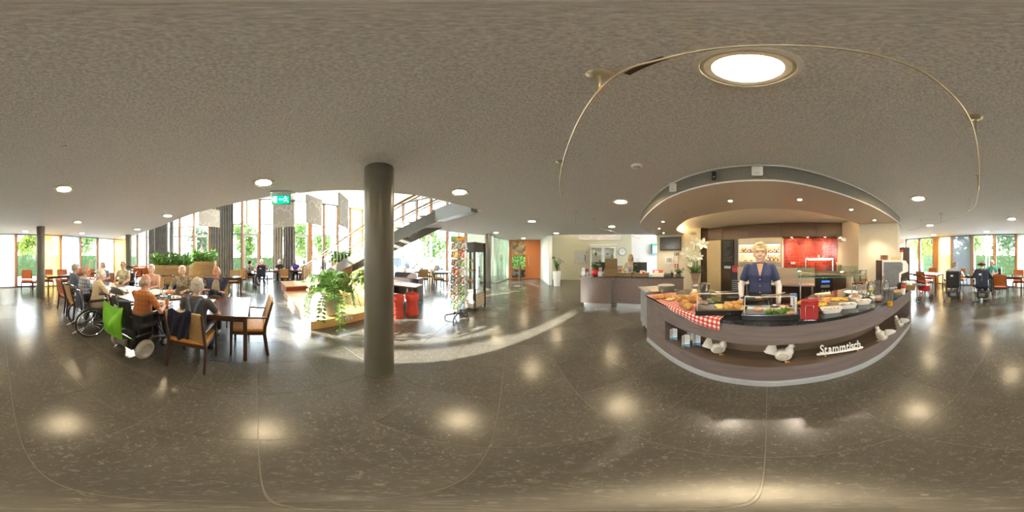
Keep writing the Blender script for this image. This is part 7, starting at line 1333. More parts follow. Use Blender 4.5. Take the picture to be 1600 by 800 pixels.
# wheelchairs (local +Y forward)
def wheelchair(x, y, rz, label, power=False, head=False, col=None, backh=.98):
    o = thing('wheelchair', label, 'wheelchair', (x,y,0), rz); bm_ = col or M['black_f']; hh = .50
    MB().box((0,.02,hh),(.44,.46,.07),0,.025).build('seat', M['black_f'], o); mb = MB(); mb.box((0,-.27,.5*(hh+backh)),(.43,.08,backh-hh-.02),0,.03,Matrix.Rotation(.14,4,'X')); mb.build('backrest', bm_, o)
    def wheel(nm, wx, wy, r, tr, mt, hub, spokes=0):
        mb = MB(); mb.tube([(wx,wy+(r-tr)*math.cos(a),r+(r-tr)*math.sin(a)) for a in [2*PI*i/28 for i in range(28)]], tr, 8, True); wv_ = mb.build(nm, mt, o); mb = MB()
        if spokes:
            mb.cyl((wx-.03,wy,r),(wx+.03,wy,r),.03)
            for k in range(spokes): a = 2*PI*k/spokes; mb.tube([(wx,wy,r),(wx,wy+(r-tr)*math.cos(a),r+(r-tr)*math.sin(a))], .0022, 4)
        else: mb.cyl((wx-.022,wy,r),(wx+.022,wy,r),r-tr*1.4,n=24); mb.cyl((wx-.032,wy,r),(wx+.032,wy,r),r*.45,n=20)
        mb.build('hub', hub, wv_)
    for s in (-1,1):
        MB().tube([(s*.235,-.24,.30),(s*.235,-.27,.70),(s*.235,-.33,backh-.02),(s*.235,-.43,backh+.01)], .013, 8).build('back_tube', M['chrome'] if not power else M['black'], o); MB().tube([(s*.235,-.39,backh),(s*.235,-.50,backh+.02)], .019, 8).build('push_handle', M['black'], o)
        MB().box((s*.265,.02,.72),(.06,.36,.04),0,.015).build('armrest', M['black_f'], o); MB().tube([(s*.265,-.2,.45),(s*.265,-.14,.70),(s*.265,.18,.70),(s*.25,.24,.45)], .011, 6).build('arm_frame', M['black'], o)
        MB().tube([(s*.2,.22,.45),(s*.17,.42,.20),(s*.16,.50,.12)], .013, 8).build('legrest_tube', M['chrome'] if not power else M['black'], o); MB().box((s*.11,.54,.11),(.16,.18,.02),0,.006).build('footplate', M['black'], o)
        if power: wheel('drive_wheel', s*.28, -.10, .165, .045, M['rubber'], M['rubber_hub']); wheel('caster_wheel', s*.22, .38, .09, .022, M['black'], M['alu']); MB().tube([(s*.26,-.1,.165),(s*.22,.1,.30),(s*.22,.38,.20)], .018, 8).build('chassis_tube', M['steelgrey'], o)
        else: wheel('rear_wheel', s*.30, -.14, .30, .016, M['black'], M['chrome'], 18); MB().tube([(s*.335,-.14+.26*math.cos(a),.30+.26*math.sin(a)) for a in [2*PI*i/28 for i in range(28)]], .008, 6, True).build('push_rim', M['chrome'], o); wheel('caster_wheel', s*.2, .34, .085, .02, M['black'], M['alu']); MB().tube([(s*.2,.34,.17),(s*.2,.33,.38)], .012, 6).build('caster_fork', M['chrome'], o); MB().tube([(s*.22,-.24,.18),(s*.22,-.46,.08)], .012, 6).build('tip_tube', M['chrome'], o)
    if power: MB().bx(-.17,-.24,.14,.17,.16,.36,.02).build('motor_box', M['black'], o); MB().bx(-.10,-.30,.20,.10,-.24,.32,.01).build('control_box', M['steelgrey'], o); mb = MB(); mb.cyl((0,0,.2),(0,0,.46),.05); mb.build('seat_post', M['steelgrey'], o)
    [MB().tube([(-.235,yy,zz_),(.235,yy,zz_)], .011, 6).build('cross_bar', M['chrome'], o) for yy, zz_ in ((-.24,.36),(-.285,.74))]
    if head: mb = MB(); mb.tube([(0,-.30,.75),(0,-.37,backh+.05)], .013, 8); mb.build('headrest_post', M['chrome'], o); mb = MB(); lumpy(mb, (0,-.36,backh+head),(.15,.055,.075),.02,1); mb.build('headrest', M['black_f'], o)
    MB().box((-.05,-.335,backh-.16),(.09,.006,.06),0,.001).build('care_label', M['paper'], o); return o
M['rubber_hub'] = mat('pale grey wheel hub', (.50,.49,.45), .5); navy = mat('navy seat cloth', (.035,.045,.085), .7, 0, .2, 30)
wheelchair(-1.80,-1.62, F(-.99,.12), 'black power wheelchair with round headrest and pale wheel at the long table', True, .06, None, .98); wheelchair(-1.72,-2.70, F(-.97,.20), 'navy manual wheelchair beside the power wheelchair', False, False, navy, .96); wheelchair(-3.72,-3.87, F(.95,.30), 'black wheelchair of the woman in the flowered blouse', False, .15, None, .98)
for px, d, k, pw_, hd_, cl, bh, lb in ((1488,5.65,.10,True,False,None,1.06,'black power wheelchair left of two by the right windows'),(1534,5.55,0,True,.13,navy,1.12,'navy-backed wheelchair with flat headrest by the right windows'),(408.5,8.5,0,False,False,navy,1.08,'dark high-backed wheelchair at the curtain table'),(1556,7.35,PI-.1,False,False,None,.98,'black wheelchair of the man in turquoise')):
    x, y = pol(px,d); wheelchair(x, y, bearing(px)+k, lb, pw_, hd_, cl, bh)
# green bag on the power wheelchair, fleece on the front chair
R = Matrix.Translation((-1.80,-1.62,0)) @ Matrix.Rotation(F(-.99,.12),4,'Z')
def bagp(u, v, b=0):
    w_ = .235-.02*v; sag = math.sin(PI*u); top = .90-.16*sag**2 if b == 0 else .90-.04*sag; z = top*(1-v)+(.40-.02*sag+.03*u)*v; return R @ Vector((w_*(2*u-1)*(1-.06*math.sin(PI*v)), -.42-(.07*math.sin(PI*min(1,v*1.1))*(.4+.6*sag))*(1 if b == 0 else .15)-.012*math.sin(u*22+v*3)*v*(b == 0), z))
mb = MB(); mb.grid(lambda u, v: bagp(u, v), 24, 16); mb.grid(lambda u, v: bagp(1-u, v, 1), 24, 16); o = mb.build('shopping_bag', mat('lime green cloth', (.17,.50,.02), .7, 0, .1, 8), smooth=80); tag(o, 'lime green cloth bag hanging from the power wheelchair', 'bag')
def fl(u, v): s = 2*u-1; z = .93-.34*v+.02*math.sin(u*9); return Vector((-1.93+.335+.035+.10*(.93-z)*-.5+.02*math.sin(u*17+v*5)*min(1,v*3)+.03*v, -.78-.02+.14*s*(1-.12*v), z))
mb = MB(); mb.grid(fl, 20, 14); mb.grid(lambda u, v: fl(1-u, v)+Vector((.012,0,0))*(-1), 20, 14); o = mb.build('fleece_jacket', mat('navy fleece', (.018,.022,.05), .95, 0, .5, 60, bump=.5), smooth=80); tag(o, 'navy fleece hung over the back of the front armchair', 'jacket')
# laid tables
TH = .747
def plate(x, y, label, food=None, s=.13, grp='plates on the long table'):
    o = thing('plate', label, 'plate', (x,y,TH), 0, grp); MB().lathe([(s*.55,0),(s*.6,.003),(s,.016),(s,.019),(s*.62,.007),(0,.006)], 26).build('plate_body', M['porcelain'], o)
    if food: mb = MB(); [lumpy(mb, (.05*math.cos(k*2.1)*s/.13,.05*math.sin(k*2.1)*s/.13,.016),(.03,.022,.012),.3,k,.9,10,6) for k in range(3)]; mb.build('food', food, o)
def cup(x, y, label, grp='cups on the long table'): o = thing('cup', label, 'cup', (x,y,TH), x*7, grp); MB().lathe([(.035,0),(.07,.008),(.072,.011),(.03,.005),(0,.004)], 20).build('saucer', M['porcelain'], o); MB().lathe([(.022,.008),(.026,.012),(.037,.065),(.033,.065),(.022,.016),(0,.014)], 18).build('cup_body', M['porcelain'], o); MB().tube([(.034,0,.055),(.055,0,.048),(.053,0,.028),(.03,0,.022)], .004, 6).build('handle', M['porcelain'], o)
def glass(x, y, label, h=.10, mt=None, grp='glasses on the tables'): tag(MB().lathe([(.024,0),(.026,.004),(.033,h),(.030,h),(.023,.008),(0,.008)], 16).build('glass', mt or M['acrylic'], loc=(x,y,TH)), label, 'glass', grp)
for k, (px, d, rz, lb) in enumerate(((300,2.35,.1,'white paper mat in front of the denim straps'),(316,2.85,0,'white paper mat before the crossed arms'),(246,2.75,.2,'white paper mat before the orange plaid man'),(247,3.7,0,'white paper mat before the woman in pink'),(214,3.55,0,'white paper mat at the table middle'),(193,3.9,.1,'white paper mat before the wheelchair row'),(160,3.9,0,'white paper mat by the blue plaid man'))): x, y = pol(px,d); tag(MB().bx(-.21,-.15,-.0006,.21,.15,.0008).build('paper_mat', M['paper'], loc=(x,y,TH+.0006), rz=PI/2+rz), lb, 'place mat', 'white paper place mats')
TH += .002
for px, d, f, lb in ((310.5,2.62,M['crust'],'plate with leftovers in front of the crossed arms'),(291,2.42,None,'white plate right of the denim straps'),(247,2.66,M['crust_dark'],'plate of golden food before the orange plaid man'),(273,3.05,M['crust'],'plate beside the orange flowers'),(188,3.75,M['crust'],'plate before the woman in the flowered blouse'),(240,3.35,None,'plate near the steel coffee pot'),(226,3.8,None,'plate in front of the woman in pink')): x, y = pol(px,d); plate(x, y, lb, f)
for px, d, lb in ((309,2.36,'white cup nearest the bare table end'),(298,2.80,'white cup behind the right plate'),(256,3.15,'white cup beside the steel coffee pot'),(222,3.25,'white cup left of the steel coffee pot'),(262,3.5,'white cup before the half-hidden woman'),(176,4.2,'white cup at the far end of the table'),(199,3.6,'white cup before the headrest')): x, y = pol(px,d); cup(x, y, lb)
for px, d, h, mt, lb in ((261,2.55,.11,M['pj'],'small glass of dark drink left of the denim straps'),(252,3.3,.12,None,'clear glass behind the coffee pot'),(150,4.0,.12,M['crust_dark'],'brown drink glass near the blue plaid man'),(285,3.3,.1,None,'clear glass behind the grey-haired head')): x, y = pol(px,d); glass(x, y, lb, h, mt)
x, y = pol(232.5,2.95); o = thing('coffee_pot', 'steel insulated coffee pot on the long table', 'jug', (x,y,TH), 1.2); MB().lathe([(.052,0),(.055,.005),(.055,.135),(.05,.15),(.02,.16),(0,.165)], 24).build('pot_body', M['chrome'], o); MB().tube([(.052,0,.13),(.095,0,.125),(.095,0,.05),(.053,0,.04)], .008, 8).build('handle', M['black'], o)
x, y = pol(265,2.95); o = thing('table_flowers', 'orange gerberas in a small vase on the long table', 'flowers', (x,y,TH)); MB().lathe([(.03,0),(.035,.01),(.03,.09),(.026,.09)], 16).build('vase_body', M['glass_edge'], o)
for k, (dx, dy, dz) in enumerate(((0,0,.15),(.05,.02,.13),(-.03,.05,.14),(.02,-.05,.12))): mb = MB(); mb.lathe([(0,.012),(.012,.010),(.018,.004),(.042,.008),(.04,0),(0,-.008)], 14, (dx,dy,dz)); mb.build('blossom', mat('gerbera %d' % k, ((.80,.25,.02),(.72,.10,.02))[k % 2], .6), o)
x, y = pol(301,2.95); o = thing('glasses_case', 'dark handbag on the table behind the denim straps', 'bag', (x,y,TH)); MB().box((0,0,.045),(.14,.10,.09),.4,.03).build('bag_body', navy, o); MB().tube([(-.05,0,.08),(-.04,0,.13),(.04,0,.13),(.05,0,.08)], .007, 6).build('strap', M['black'], o); o.name = 'handbag'
TH = .747
for px, d, lb in ((313,6.3,'small yellow posy on the shiny table'),(1582,6.45,'small posy on the turquoise man table')): x, y = pol(px,d); leafy('small_posy', lb, x, y, TH, .12, .06, 24, .05, M['plant_bright'], ([(.03,0),(.035,.06),(.03,.07)], M['glass_edge']), 3, (M['yolk'], 3, .02), 'flowers', 5)
for px, d, lb in ((1442,7.6,'first white cup on the white-laid table'),(1447,7.7,'second white cup on the white-laid table'),(1451,7.5,'third white cup on the white-laid table'),(1513,6.5,'white cup between the two wheelchairs'),(1521,6.7,'white cup right of the turquoise bottle'),(414,9.0,'white cup left on the curtain table'),(424,9.1,'white cup middle on the curtain table'),(457,9.3,'white cup before the woman in purple')): x, y = pol(px,d); cup(x, y, lb, 'cups on the far tables')
for px, d, c, lb in ((1510,6.55,(.03,.42,.38),'turquoise bottle on the table between the wheelchairs'),(1438,7.7,(.05,.08,.35),'dark blue jug on the white-laid table'),(1552,6.5,(.65,.62,.62),'pale carton on the table before the man in turquoise'),(421,9.2,(.12,.30,.22),'green pitcher on the curtain table'),(456,9.1,(.7,.7,.68),'white napkin box before the woman in purple'),(221,9.8,(.5,.3,.1),'amber bottle on the second column table')): x, y = pol(px,d); o = thing('bottle', lb, 'bottle', (x,y,TH)); MB().lathe([(.045,0),(.05,.006),(.05,.14),(.025,.19),(.022,.23),(0,.23)], 16).build('bottle_body', mat(lb[:16], c, .3), o); MB().lathe([(.025,.215),(.025,.24),(0,.24)], 12).build('cap', M['white'], o)
# ============================================================ PEOPLE
def remesh(mb, name, mt, voxel, smooth=3, parent=None):
    me = mb.mesh('tmp', [], 0); o = bpy.data.objects.new('tmp', me); C.objects.link(o)
    r = o.modifiers.new('r', 'REMESH'); r.mode = 'VOXEL'; r.voxel_size = voxel; r.use_smooth_shade = True
    s = o.modifiers.new('s', 'SMOOTH'); s.factor = .5; s.iterations = smooth
    dg = bpy.context.evaluated_depsgraph_get(); m2 = bpy.data.meshes.new_from_object(o.evaluated_get(dg)); bpy.data.objects.remove(o); bpy.data.meshes.remove(me)
    m2.name = name; m2.materials.clear(); m2.materials.append(mt); m2.shade_smooth(); q = bpy.data.objects.new(name, m2); C.objects.link(q); q.parent = parent; return q
M['skin'] = mat('skin', (.63,.38,.26), .5, 0, .10, 14, sss=.12); M['skin_pale'] = mat('pale skin', (.74,.49,.37), .5, 0, .08, 14, sss=.12); M['skin_red'] = mat('ruddy skin', (.58,.28,.18), .5, 0, .12, 14, sss=.12)
def hairm(n, c): return mat('hair '+n, c, .7, 0, .35, 40, bump=.5, bscale=60)
HR = {'white': hairm('white',(.70,.67,.60)), 'grey': hairm('grey',(.36,.33,.29)), 'silver': hairm('silver',(.50,.47,.43)), 'blond': hairm('blond',(.58,.36,.11)), 'dark': hairm('dark',(.05,.028,.018)), 'sand': hairm('sand',(.74,.55,.30))}
M['eye_white'] = mat('eye white', (.80,.78,.74), .25, 0, .02); M['iris'] = mat('dark iris', (.04,.03,.025), .2); M['lip'] = mat('lips', (.50,.15,.12), .5); M['brow'] = mat('eyebrow', (.22,.14,.08), .8)
def trn(n, c): return mat(n, c, .8, 0, .15, 20, bump=.15, bscale=30)
TR = {'dark': trn('dark trousers',(.025,.025,.032)), 'navy': trn('navy trousers',(.03,.04,.08)), 'grey': trn('grey trousers',(.16,.15,.145)), 'beige': trn('beige trousers',(.42,.36,.28)), 'jeans': trn('denim trousers',(.06,.10,.20))}
M['shoe'] = mat('dark shoe leather', (.03,.025,.022), .4)
def person(label, loc, rz, shirt, hair='grey', style='short', sleeve='short', sit=.48, trouser='dark', hands=None, lean=4, head=(0,0), skin='skin', glasses=False, female=False, belly=1.0, vox=.010, s=1.0, extras=(), open_collar=False, feet=.42, hs=1.05):
    o = thing('person', label, 'person', (loc[0],loc[1],0), rz); o.scale = (s,)*3; up_ = Vector((0, math.sin(rad(lean)), math.cos(rad(lean)))); fw = Vector((0, math.cos(rad(lean)), -math.sin(rad(lean))))
    P = Vector((0,0,sit+.09)) if sit else Vector((0,0,.95)); X = Vector((1,0,0)); sw = .172 if female else .19
    def ring(h, rx, ry, f=0): c = P+up_*h+fw*f; return [c+X*(rx*math.cos(2*PI*k/20))+fw*(ry*math.sin(2*PI*k/20)) for k in range(20)]
    def torso(mb, e, top=True, long=False):
        w_ = .92 if female else 1.0; R = [(-.10,.150,.115,0),(-.02,.172,.128,.0),(.10,.158*w_*(.5+.5*belly),.118*belly,.012*belly),(.22,.158*w_,.115*(.6+.4*belly),.012),(.33,.168*w_,.118+.012*female,.012+.010*female),(.41,.172*w_,.098,-.002),(.46,.135*w_,.078,-.012),(.495,.075,.062,-.012)]
        R = ([(-.34,.175,.14,.02),(-.22,.178,.135,.01)]+R) if long else R; mb.loft([ring(h, rx+e, ry+e, f) for h, rx, ry, f in (R if top else R[:3])])
    nb = P+up_*.475-fw*.005; hc = nb+up_*.150+fw*.035; Rh = Matrix.Rotation(rad(head[0]),3,'Z') @ Matrix.Rotation(rad(-lean*.3-head[1]),3,'X'); hp = lambda x, y, z: hc+Rh @ (Vector((x,y,z))*hs)
    b = MB(); torso(b, -.012); b.tube([nb-up_*.03, nb+up_*.05+fw*.008, hc+Rh @ Vector((0,-.015,-.03))], [.060,.052,.052] if not female else [.052,.045,.046], 14)
    He = lambda c, r: b.ell(hp(*c), tuple(q*hs for q in r), 16, 12, Rh)
    He((0,-.008,.025),(.074,.092,.098)); He((0,.018,-.025),(.062,.070,.088)); He((0,.036,-.085),(.040,.044,.034)); He((0,.074,.028),(.050,.018,.014)); [He((q*.034,.058,-.032),(.026,.024,.026)) for q in (-1,1)]; [He((q*.076,-.008,-.012),(.011,.022,.034)) for q in (-1,1)]
    b.tube([hp(0,.082,.015), hp(0,.102,-.026), hp(0,.088,-.040)], [.010,.017,.012], 8); He((0,.078,-.064),(.026,.012,.007)); He((0,.076,-.074),(.022,.012,.007)); He((0,.070,-.100),(.018,.014,.014))
    # arms: two-bone reach to the wrist targets
    hands = hands or [(-.20,.36,P.z+.20),(.20,.36,P.z+.20)]; sh = MB(); torso(sh, .010, True, sleeve == 'long2')
    for q, T_ in zip((-1,1), hands):
        S = P+up_*.425+X*(q*sw)-fw*.01; T_ = Vector(T_[:3]); d = T_-S; L = min(d.length, .53); T_ = S+d.normalized()*L; a = (.285**2-.255**2+L*L)/(2*L); h = math.sqrt(max(0, .285**2-a*a)); n = d.normalized(); ho = Vector((q*.75,-.35,-.8)); ho = (ho-n*ho.dot(n)).normalized(); E = S+n*a+ho*h
        b.cap(S-up_*.01, E, .042, .037, 12); b.cap(E, T_, .039, .026, 12)
        f = (T_-E).normalized(); f = (f+Vector((0,0,-.15))).normalized() if sit else f; side = f.cross(Vector((0,0,1))); side = side.normalized() if side.length > .15 else X; side = side*(1 if side.x*q > 0 else -1); pn = side.cross(f)*(1 if q < 0 else -1); pn = pn if pn.z < 0 else -pn    # side points outwards, pn is the palm side
        Rm = Matrix((side, f, pn)).transposed(); b.ell(T_+f*.045, (.040,.054,.016), 12, 8, Rm)
        for k, (off, L2) in enumerate(((-.029,.070),(-.010,.080),(.010,.076),(.029,.058))): p0 = T_+f*.082+side*off; b.tube([p0, p0+f*L2*.5+pn*.006+side*off*.15, p0+f*L2*.82+pn*.028+side*off*.15], [.0095,.0088,.0072], 8)
        t0 = T_+f*.020-side*.028; b.tube([t0, t0+f*.035-side*.026+pn*.006, t0+f*.066-side*.030+pn*.014], [.013,.011,.008], 8)
        if sleeve == 'short': sh.cap(S-up_*.012, S.lerp(E,.62), .060, .054, 14)
        elif sleeve == 'long': sh.cap(S, E, .060, .050, 14); sh.cap(E, E.lerp(T_,.93), .050, .036, 14)
        if sleeve == 'long2': sh.cap(S-up_*.012, S.lerp(E,.60), .060, .060, 14); ul = MB(); ul.cap(S.lerp(E,.5), E, .046, .045, 14); ul.cap(E, E.lerp(T_,.95), .046, .034, 14); remesh(ul, 'undersleeve', extras[0], .010, 3, o)
    tr = MB()
    for q in (-1,1):
        H_ = P+X*(q*.090)+Vector((0,0,-.03))
        if sit: K = Vector((q*.115,.44,sit+.045)); A_ = Vector((q*.12,feet,.085))
        else: K = Vector((q*.10,.02,.50)); A_ = Vector((q*.11,-.02,.085))
        b.cap(H_, K, .070, .050); b.cap(K, A_, .048, .034); b.ell(A_+Vector((0,.06,-.045)), (.038,.11,.032)); tr.cap(H_, K, .090, .066, 14); tr.cap(K, A_+Vector((0,0,.02)), .064, .052, 14)
        m_ = MB(); m_.ell(A_+Vector((0,.065,-.040)), (.047,.132,.045), 14, 8); m_.bx(A_.x-.042,A_.y-.06,.0,A_.x+.042,A_.y+.185,.018,.008); m_.build('shoe', M['shoe'], o)
    torso(tr, .016, False); body = remesh(b, 'body', M[skin], vox, 2, o); remesh(tr, 'trousers', TR[trouser], .014, 3, o); remesh(sh, 'shirt', shirt, .011, 3, o)
    if open_collar:
        mb = MB(); [mb.add([P+up_*.49+X*(q*.045)+fw*.02, P+up_*.47+X*(q*.085)+fw*.095, P+up_*.37+X*(q*.050)+fw*.170, P+up_*.33+X*(q*.010)+fw*.180, P+up_*.42+X*(q*.028)+fw*.150], [(0,1,2,3,4)]) for q in (-1,1)]; mb.build('collar', shirt, o)
    hm = HR[hair]; h = MB(); hl = lambda c, r, a=.10, sd=1: (lambda k0: (h.ell((0,0,0), r, 20, 14), [h.v.__setitem__(k, tuple(hp(*c)+Rh @ (Vector(h.v[k])*hs*(1+a*noise.noise(Vector(h.v[k])*28+Vector((sd*9,0,0))))))) for k in range(k0, len(h.v))]))(len(h.v))
    if style == 'fluffy': hl((0,-.012,.070),(.088,.088,.072),.16,8); [hl((q*.074,.010,.045),(.022,.050,.055),.2,9) for q in (-1,1)]
    if style == 'bald': hl((0,-.062,-.012),(.070,.042,.055),.08); [hl((q*.066,-.030,.0),(.016,.046,.042),.08) for q in (-1,1)]
    else:
        hl((0,-.028,.046),(.084,.092,.086),.12); hl((0,-.060,-.008),(.077,.056,.082 if female else .066),.12,2); [hl((q*.070,-.018,.012),(.020,.046,.052 if female else .036),.15,3) for q in (-1,1)]; hl((0,.040,.105),(.056,.040,.020),.25,4)
        if style == 'bob': [hl((q*.074,-.01,-.05),(.026,.060,.075),.25,5) for q in (-1,1)]; hl((0,-.06,-.06),(.078,.05,.07),.2,6); hl((.01,.060,.082),(.064,.030,.026),.25,7)
    h.build('hair', hm, o, smooth=80)
    for q in (-1,1):
        e = MB(); e.ell(hp(q*.031,.0775,.004), (.0145,.010,.0085), 12, 8, Rh); e = e.build('eye', M['eye_white'], o); i_ = MB(); i_.ell(hp(q*.031,.0845,.004), (.0068,.005,.0068), 10, 6, Rh); i_.build('iris', M['iris'], e); w_ = MB(); w_.tube([hp(q*.014,.090,.022), hp(q*.032,.090,.027), hp(q*.050,.078,.021)], .0036, 6); w_.build('eyebrow', M['brow'] if hair not in ('white','silver','grey') else hm, o)
    l_ = MB(); l_.tube([hp(-.024,.083,-.066), hp(0,.092,-.069), hp(.024,.083,-.066)], [(.002,.002),(.0055,.006),(.002,.002)], 8); l_.build('lips', M['lip'], o)
    if glasses:
        g_ = MB(); 
        for q in (-1,1): g_.tube([hp(q*.033+.025*math.cos(a),.100,.002+.019*math.sin(a)) for a in [2*PI*k/14 for k in range(14)]], .0028, 5, True); g_.tube([hp(q*.058,.098,.006), hp(q*.080,.0,.004)], .0026, 5)
        g_.tube([hp(-.009,.101,.006), hp(.009,.101,.006)], .0026, 5); g_.build('glasses', M['black'], o)
    o['_p'] = 0; del o['_p']; return o, P, up_, fw, hp
sh_ = lambda n, c, v=.12: mat(n, c, .85, 0, v, 12, bump=.2, bscale=18)
TBL = .775
# the server behind the counter
smock = sh_('navy smock', (.035,.045,.115)); x, y = pol(1187.5, 2.34)
o, P, U, Fw, hp = person('blonde server in a navy smock standing behind the food counter', (x,y), bearing(1187.5)+PI, smock, 'sand', 'fluffy', 'long2', 0, 'dark', [(-.24,.20,.90),(.24,.20,.90)], 2, (0,-3), 'skin_pale', False, True, 1.12, .0065, 1.01, (sh_('pale undershirt', (.66,.60,.58)),), True, hs=1.13)
mb = MB(); mb.add([P+U*.485+Fw*.085+Vector((-.045,0,0)), P+U*.485+Fw*.085+Vector((.045,0,0)), P+U*.42+Fw*.139+Vector((.03,0,0)), P+U*.33+Fw*.172+Vector((.006,0,0)), P+U*.33+Fw*.172+Vector((-.006,0,0)), P+U*.42+Fw*.139+Vector((-.03,0,0))], [(0,1,2,5),(5,2,3,4)]); mb.build('neckline', M['skin'], o)
for k in range(4): m_ = MB(); m_.ell(P+U*(.28-.09*k)+Fw*(.170-.006*k), (.009,.005,.009), 8, 6); m_.build('button', M['alu'], o)
m_ = MB(); m_.box(P+U*.345+Vector((.242,.0,0)), (.006,.035,.03), 0, .002); m_.build('sleeve_badge', mat('red badge', (.5,.06,.05), .6), o)
# receptionist
x, y = pol(985, 5.75); person('blonde woman with glasses and cream jacket behind the reception desk', (x,y), bearing(985)+PI+.1, sh_('cream jacket', (.66,.58,.47)), 'blond', 'bob', 'long', 0, 'dark', [(-.18,.30,1.06),(.16,.30,1.06)], 6, (5,6), 'skin_pale', True, True, 1.1, .010, .945)
# long table, near side (facing -x)
west = sh_('slate top', (.075,.072,.085)); den = mat('denim strap', (.10,.16,.27), .8, 0, .2, 40)
o, P, U, Fw, hp = person('silver-haired woman with crossed denim straps seen from behind', (-1.98,-.78), F(-1,0), west, 'silver', 'short', 'short', .48, 'jeans', [(-.17,.40,TBL),(.19,.38,TBL)], 8, (0,8), 'skin', False, True, 1.05, .008, .95)
for q in (-1,1): mb = MB(); mb.tube([P+U*.22+Vector((q*.02,0,0))-Fw*.128, P+U*.34+Vector((q*.045,0,0))-Fw*.130, P+U*.45+Vector((q*.082,0,0))-Fw*.105, P+U*.487+Vector((q*.09,0,0))+Fw*.0], [(.019,.004)]*4, 8, flat=(1,0,0)); mb.build('shoulder_strap', den, o)
person('balding man in orange plaid shirt in the power wheelchair', (-1.88,-1.60), F(-.99,.12), plaid_mat('orange plaid', (.56,.20,.06), (.42,.12,.035), (.18,.14,.08), .075), 'grey', 'bald', 'short', .49, 'dark', [(-.20,.42,.80),(.24,.30,.80)], 6, (-4,14), 'skin_red', True, False, 1.2, .008, .95, feet=.50)
person('white-haired woman in a pale checked blouse in the navy wheelchair', (-1.80,-2.68), F(-.97,.20), plaid_mat('pale check', (.60,.50,.34), (.66,.58,.44), (.45,.34,.20), .05), 'white', 'short', 'short', .53, 'beige', [(-.18,.38,.80),(.18,.38,.80)], 8, (-8,6), 'skin_pale', False, True, 1.1, .010, .95)
person('bald man in blue and white plaid shirt', (-1.86,-3.36), F(-1,.1), plaid_mat('blue plaid', (.08,.16,.42), (.60,.62,.62), (.50,.38,.14), .085), 'grey', 'bald', 'short', .48, 'navy', [(-.18,.40,TBL),(.18,.38,TBL)], 7, (-20,4), 'skin_red', True, False, 1.2)
person('grey-haired man behind the blue plaid shirt', (-1.96,-4.10), F(-1,.1), sh_('grey blue shirt', (.12,.16,.22)), 'grey', 'short', 'long', .48, 'dark', [(-.18,.38,TBL),(.18,.38,TBL)], 6, (-10,4), 'skin', True, False, 1.1)
# far side (facing +x)
gbl = sh_('blue flecked blouse', (.16,.22,.36), .5)
person('grey-haired woman in a blue blouse at the far end of the long table', (-3.50,-4.72), F(1,.45), gbl, 'grey', 'short', 'short', .48, 'dark', [(-.18,.38,TBL),(.18,.38,TBL)], 6, (0,2), 'skin', False, True, 1.1)
person('woman in a flowered blouse and glasses sitting in a wheelchair', (-3.66,-3.85), F(.95,.30), spots_mat('flowered cloth', [(.62,.58,.44),(.45,.42,.26),(.66,.62,.52),(.36,.30,.22),(.55,.50,.34)], 30), 'grey', 'short', 'short', .53, 'grey', [(-.16,.34,.70),(.16,.34,.70)], 3, (10,-2), 'skin', True, True, 1.25)
person('white-haired woman in a pink cardigan with folded hands', (-3.55,-2.62), F(1,.2), sh_('pink cardigan', (.66,.40,.32)), 'white', 'short', 'long', .48, 'grey', [(-.06,.32,.72),(.07,.31,.71)], 3, (12,0), 'skin_pale', False, True, 1.15, .009, extras=())
person('white-haired woman half hidden behind the grey head', (-3.55,-1.70), F(1,.15), spots_mat('brown speckled cloth', [(.28,.24,.18),(.45,.40,.30),(.16,.14,.12)], 40), 'white', 'short', 'long', .48, 'dark', [(-.16,.36,TBL),(.16,.36,TBL)], 5, (14,4), 'skin_pale', False, True, 1.1)
nv = sh_('navy cardigan', (.028,.036,.085)); gp_ = sh_('grey polo shirt', (.34,.31,.25))
o, P, U, Fw, hp = person('bald man in a navy cardigan with his arms crossed', (-3.42,-.84), F(1,.05), nv, 'grey', 'bald', 'long', .48, 'dark', [(.10,.25,.85),(-.10,.275,.83)], 0, (-12,0), 'skin_red', False, False, 1.2, .008)
mb = MB(); rs = [[P+U*h+Vector((wd*c,0,0))+Fw*(f+.030*math.cos(c*PI/2)-.012) for c in (-1,-.6,-.2,.2,.6,1)] for h, wd, f in ((-.02,.115,.130),(.10,.110,.160),(.22,.095,.148),(.33,.085,.138),(.42,.070,.108),(.485,.045,.070))]
n = 6; mb.add([p for r_ in rs for p in r_], [(i*n+k, i*n+k+1, (i+1)*n+k+1, (i+1)*n+k) for i in range(5) for k in range(5)]); mb.build('polo_front', gp_, o, smooth=80)
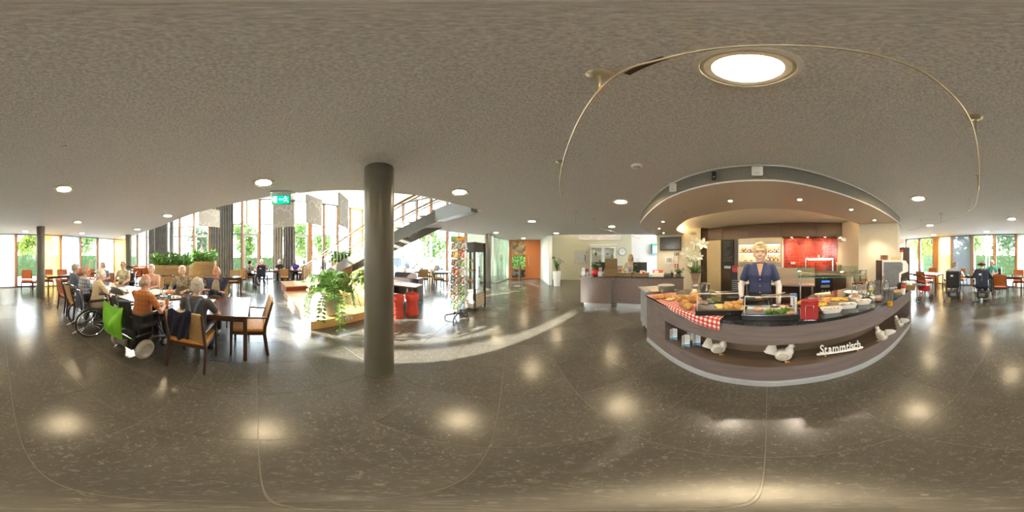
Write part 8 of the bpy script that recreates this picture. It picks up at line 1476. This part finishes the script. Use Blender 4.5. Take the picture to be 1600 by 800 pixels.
# group at the curtains
x, y = pol(388, 8.70); person('dark-haired woman in a patterned dress sitting sideways', (x,y), bearing(389)-.95, spots_mat('patterned dress', [(.30,.30,.32),(.60,.55,.42),(.10,.10,.12),(.45,.40,.36)], 22), 'dark', 'short', 'short', .48, 'dark', [(-.14,.40,.80),(.14,.40,.80)], 8, (0,6), 'skin', False, True, 1.2)
x, y = pol(409, 8.62); person('white-haired person in red sitting in the high-backed wheelchair', (x,y), bearing(408.5), sh_('crimson cardigan', (.42,.03,.08)), 'white', 'short', 'long', .53, 'dark', [(-.2,.36,.78),(.2,.36,.78)], 4, (0,0), 'skin_pale', False, True)
x, y = pol(437, 9.95); person('white-haired woman in a black shirt at the curtain table', (x,y), bearing(437)+PI, sh_('black shirt', (.03,.03,.032)), 'white', 'short', 'short', .48, 'dark', [(-.18,.36,TBL),(.18,.36,TBL)], 4, (0,2), 'skin_pale', False, True, 1.2)
x, y = pol(461.5, 10.1); person('grey-haired woman in a purple top at the curtain table', (x,y), bearing(461.5)+PI, sh_('purple top', (.085,.055,.30)), 'grey', 'short', 'short', .48, 'dark', [(-.18,.36,TBL),(.18,.36,TBL)], 6, (0,6), 'skin', False, True, 1.2)
x, y = pol(476, 8.9); person('brown-haired woman in white sitting behind the stair foot', (x,y), bearing(478)+.3, sh_('white knit', (.70,.68,.62)), 'dark', 'short', 'long', .48, 'grey', [(-.18,.36,TBL),(.18,.36,TBL)], 6, (0,4), 'skin', False, True)
x, y = pol(506, 9.2); person('man in grey standing behind the stair handrail', (x,y), bearing(506)+1.9, sh_('grey jumper', (.17,.17,.18)), 'dark', 'short', 'long', 0, 'dark', [(-.22,.12,.92),(.22,.12,.92)], 3, (0,4), 'skin', False, False, 1.1, .010, .92)
# right side
x, y = pol(1491, 5.78); person('grey-haired man in a pale blue shirt in the left power wheelchair', (x,y), bearing(1488)-.05, sh_('pale blue shirt', (.42,.48,.62)), 'grey', 'short', 'short', .53, 'grey', [(-.2,.38,.80),(.26,.34,.80)], 4, (-35,0), 'skin', False, False, 1.1)
x, y = pol(1534.5, 5.72); person('person in a dark jacket hidden in the navy-backed wheelchair', (x,y), bearing(1534), sh_('dark jacket', (.04,.045,.06)), 'grey', 'short', 'long', .53, 'dark', [(-.22,.34,.80),(.24,.34,.80)], 6, (0,8), 'skin', False, False)
x, y = pol(1550, 7.30); person('white-haired man in a turquoise shirt facing us across the table', (x,y), bearing(1552)+PI-.3, sh_('turquoise shirt', (.10,.42,.36)), 'white', 'short', 'short', .53, 'grey', [(-.18,.36,TBL),(.18,.36,TBL)], 6, (-25,4), 'skin_red', False, False, 1.15)
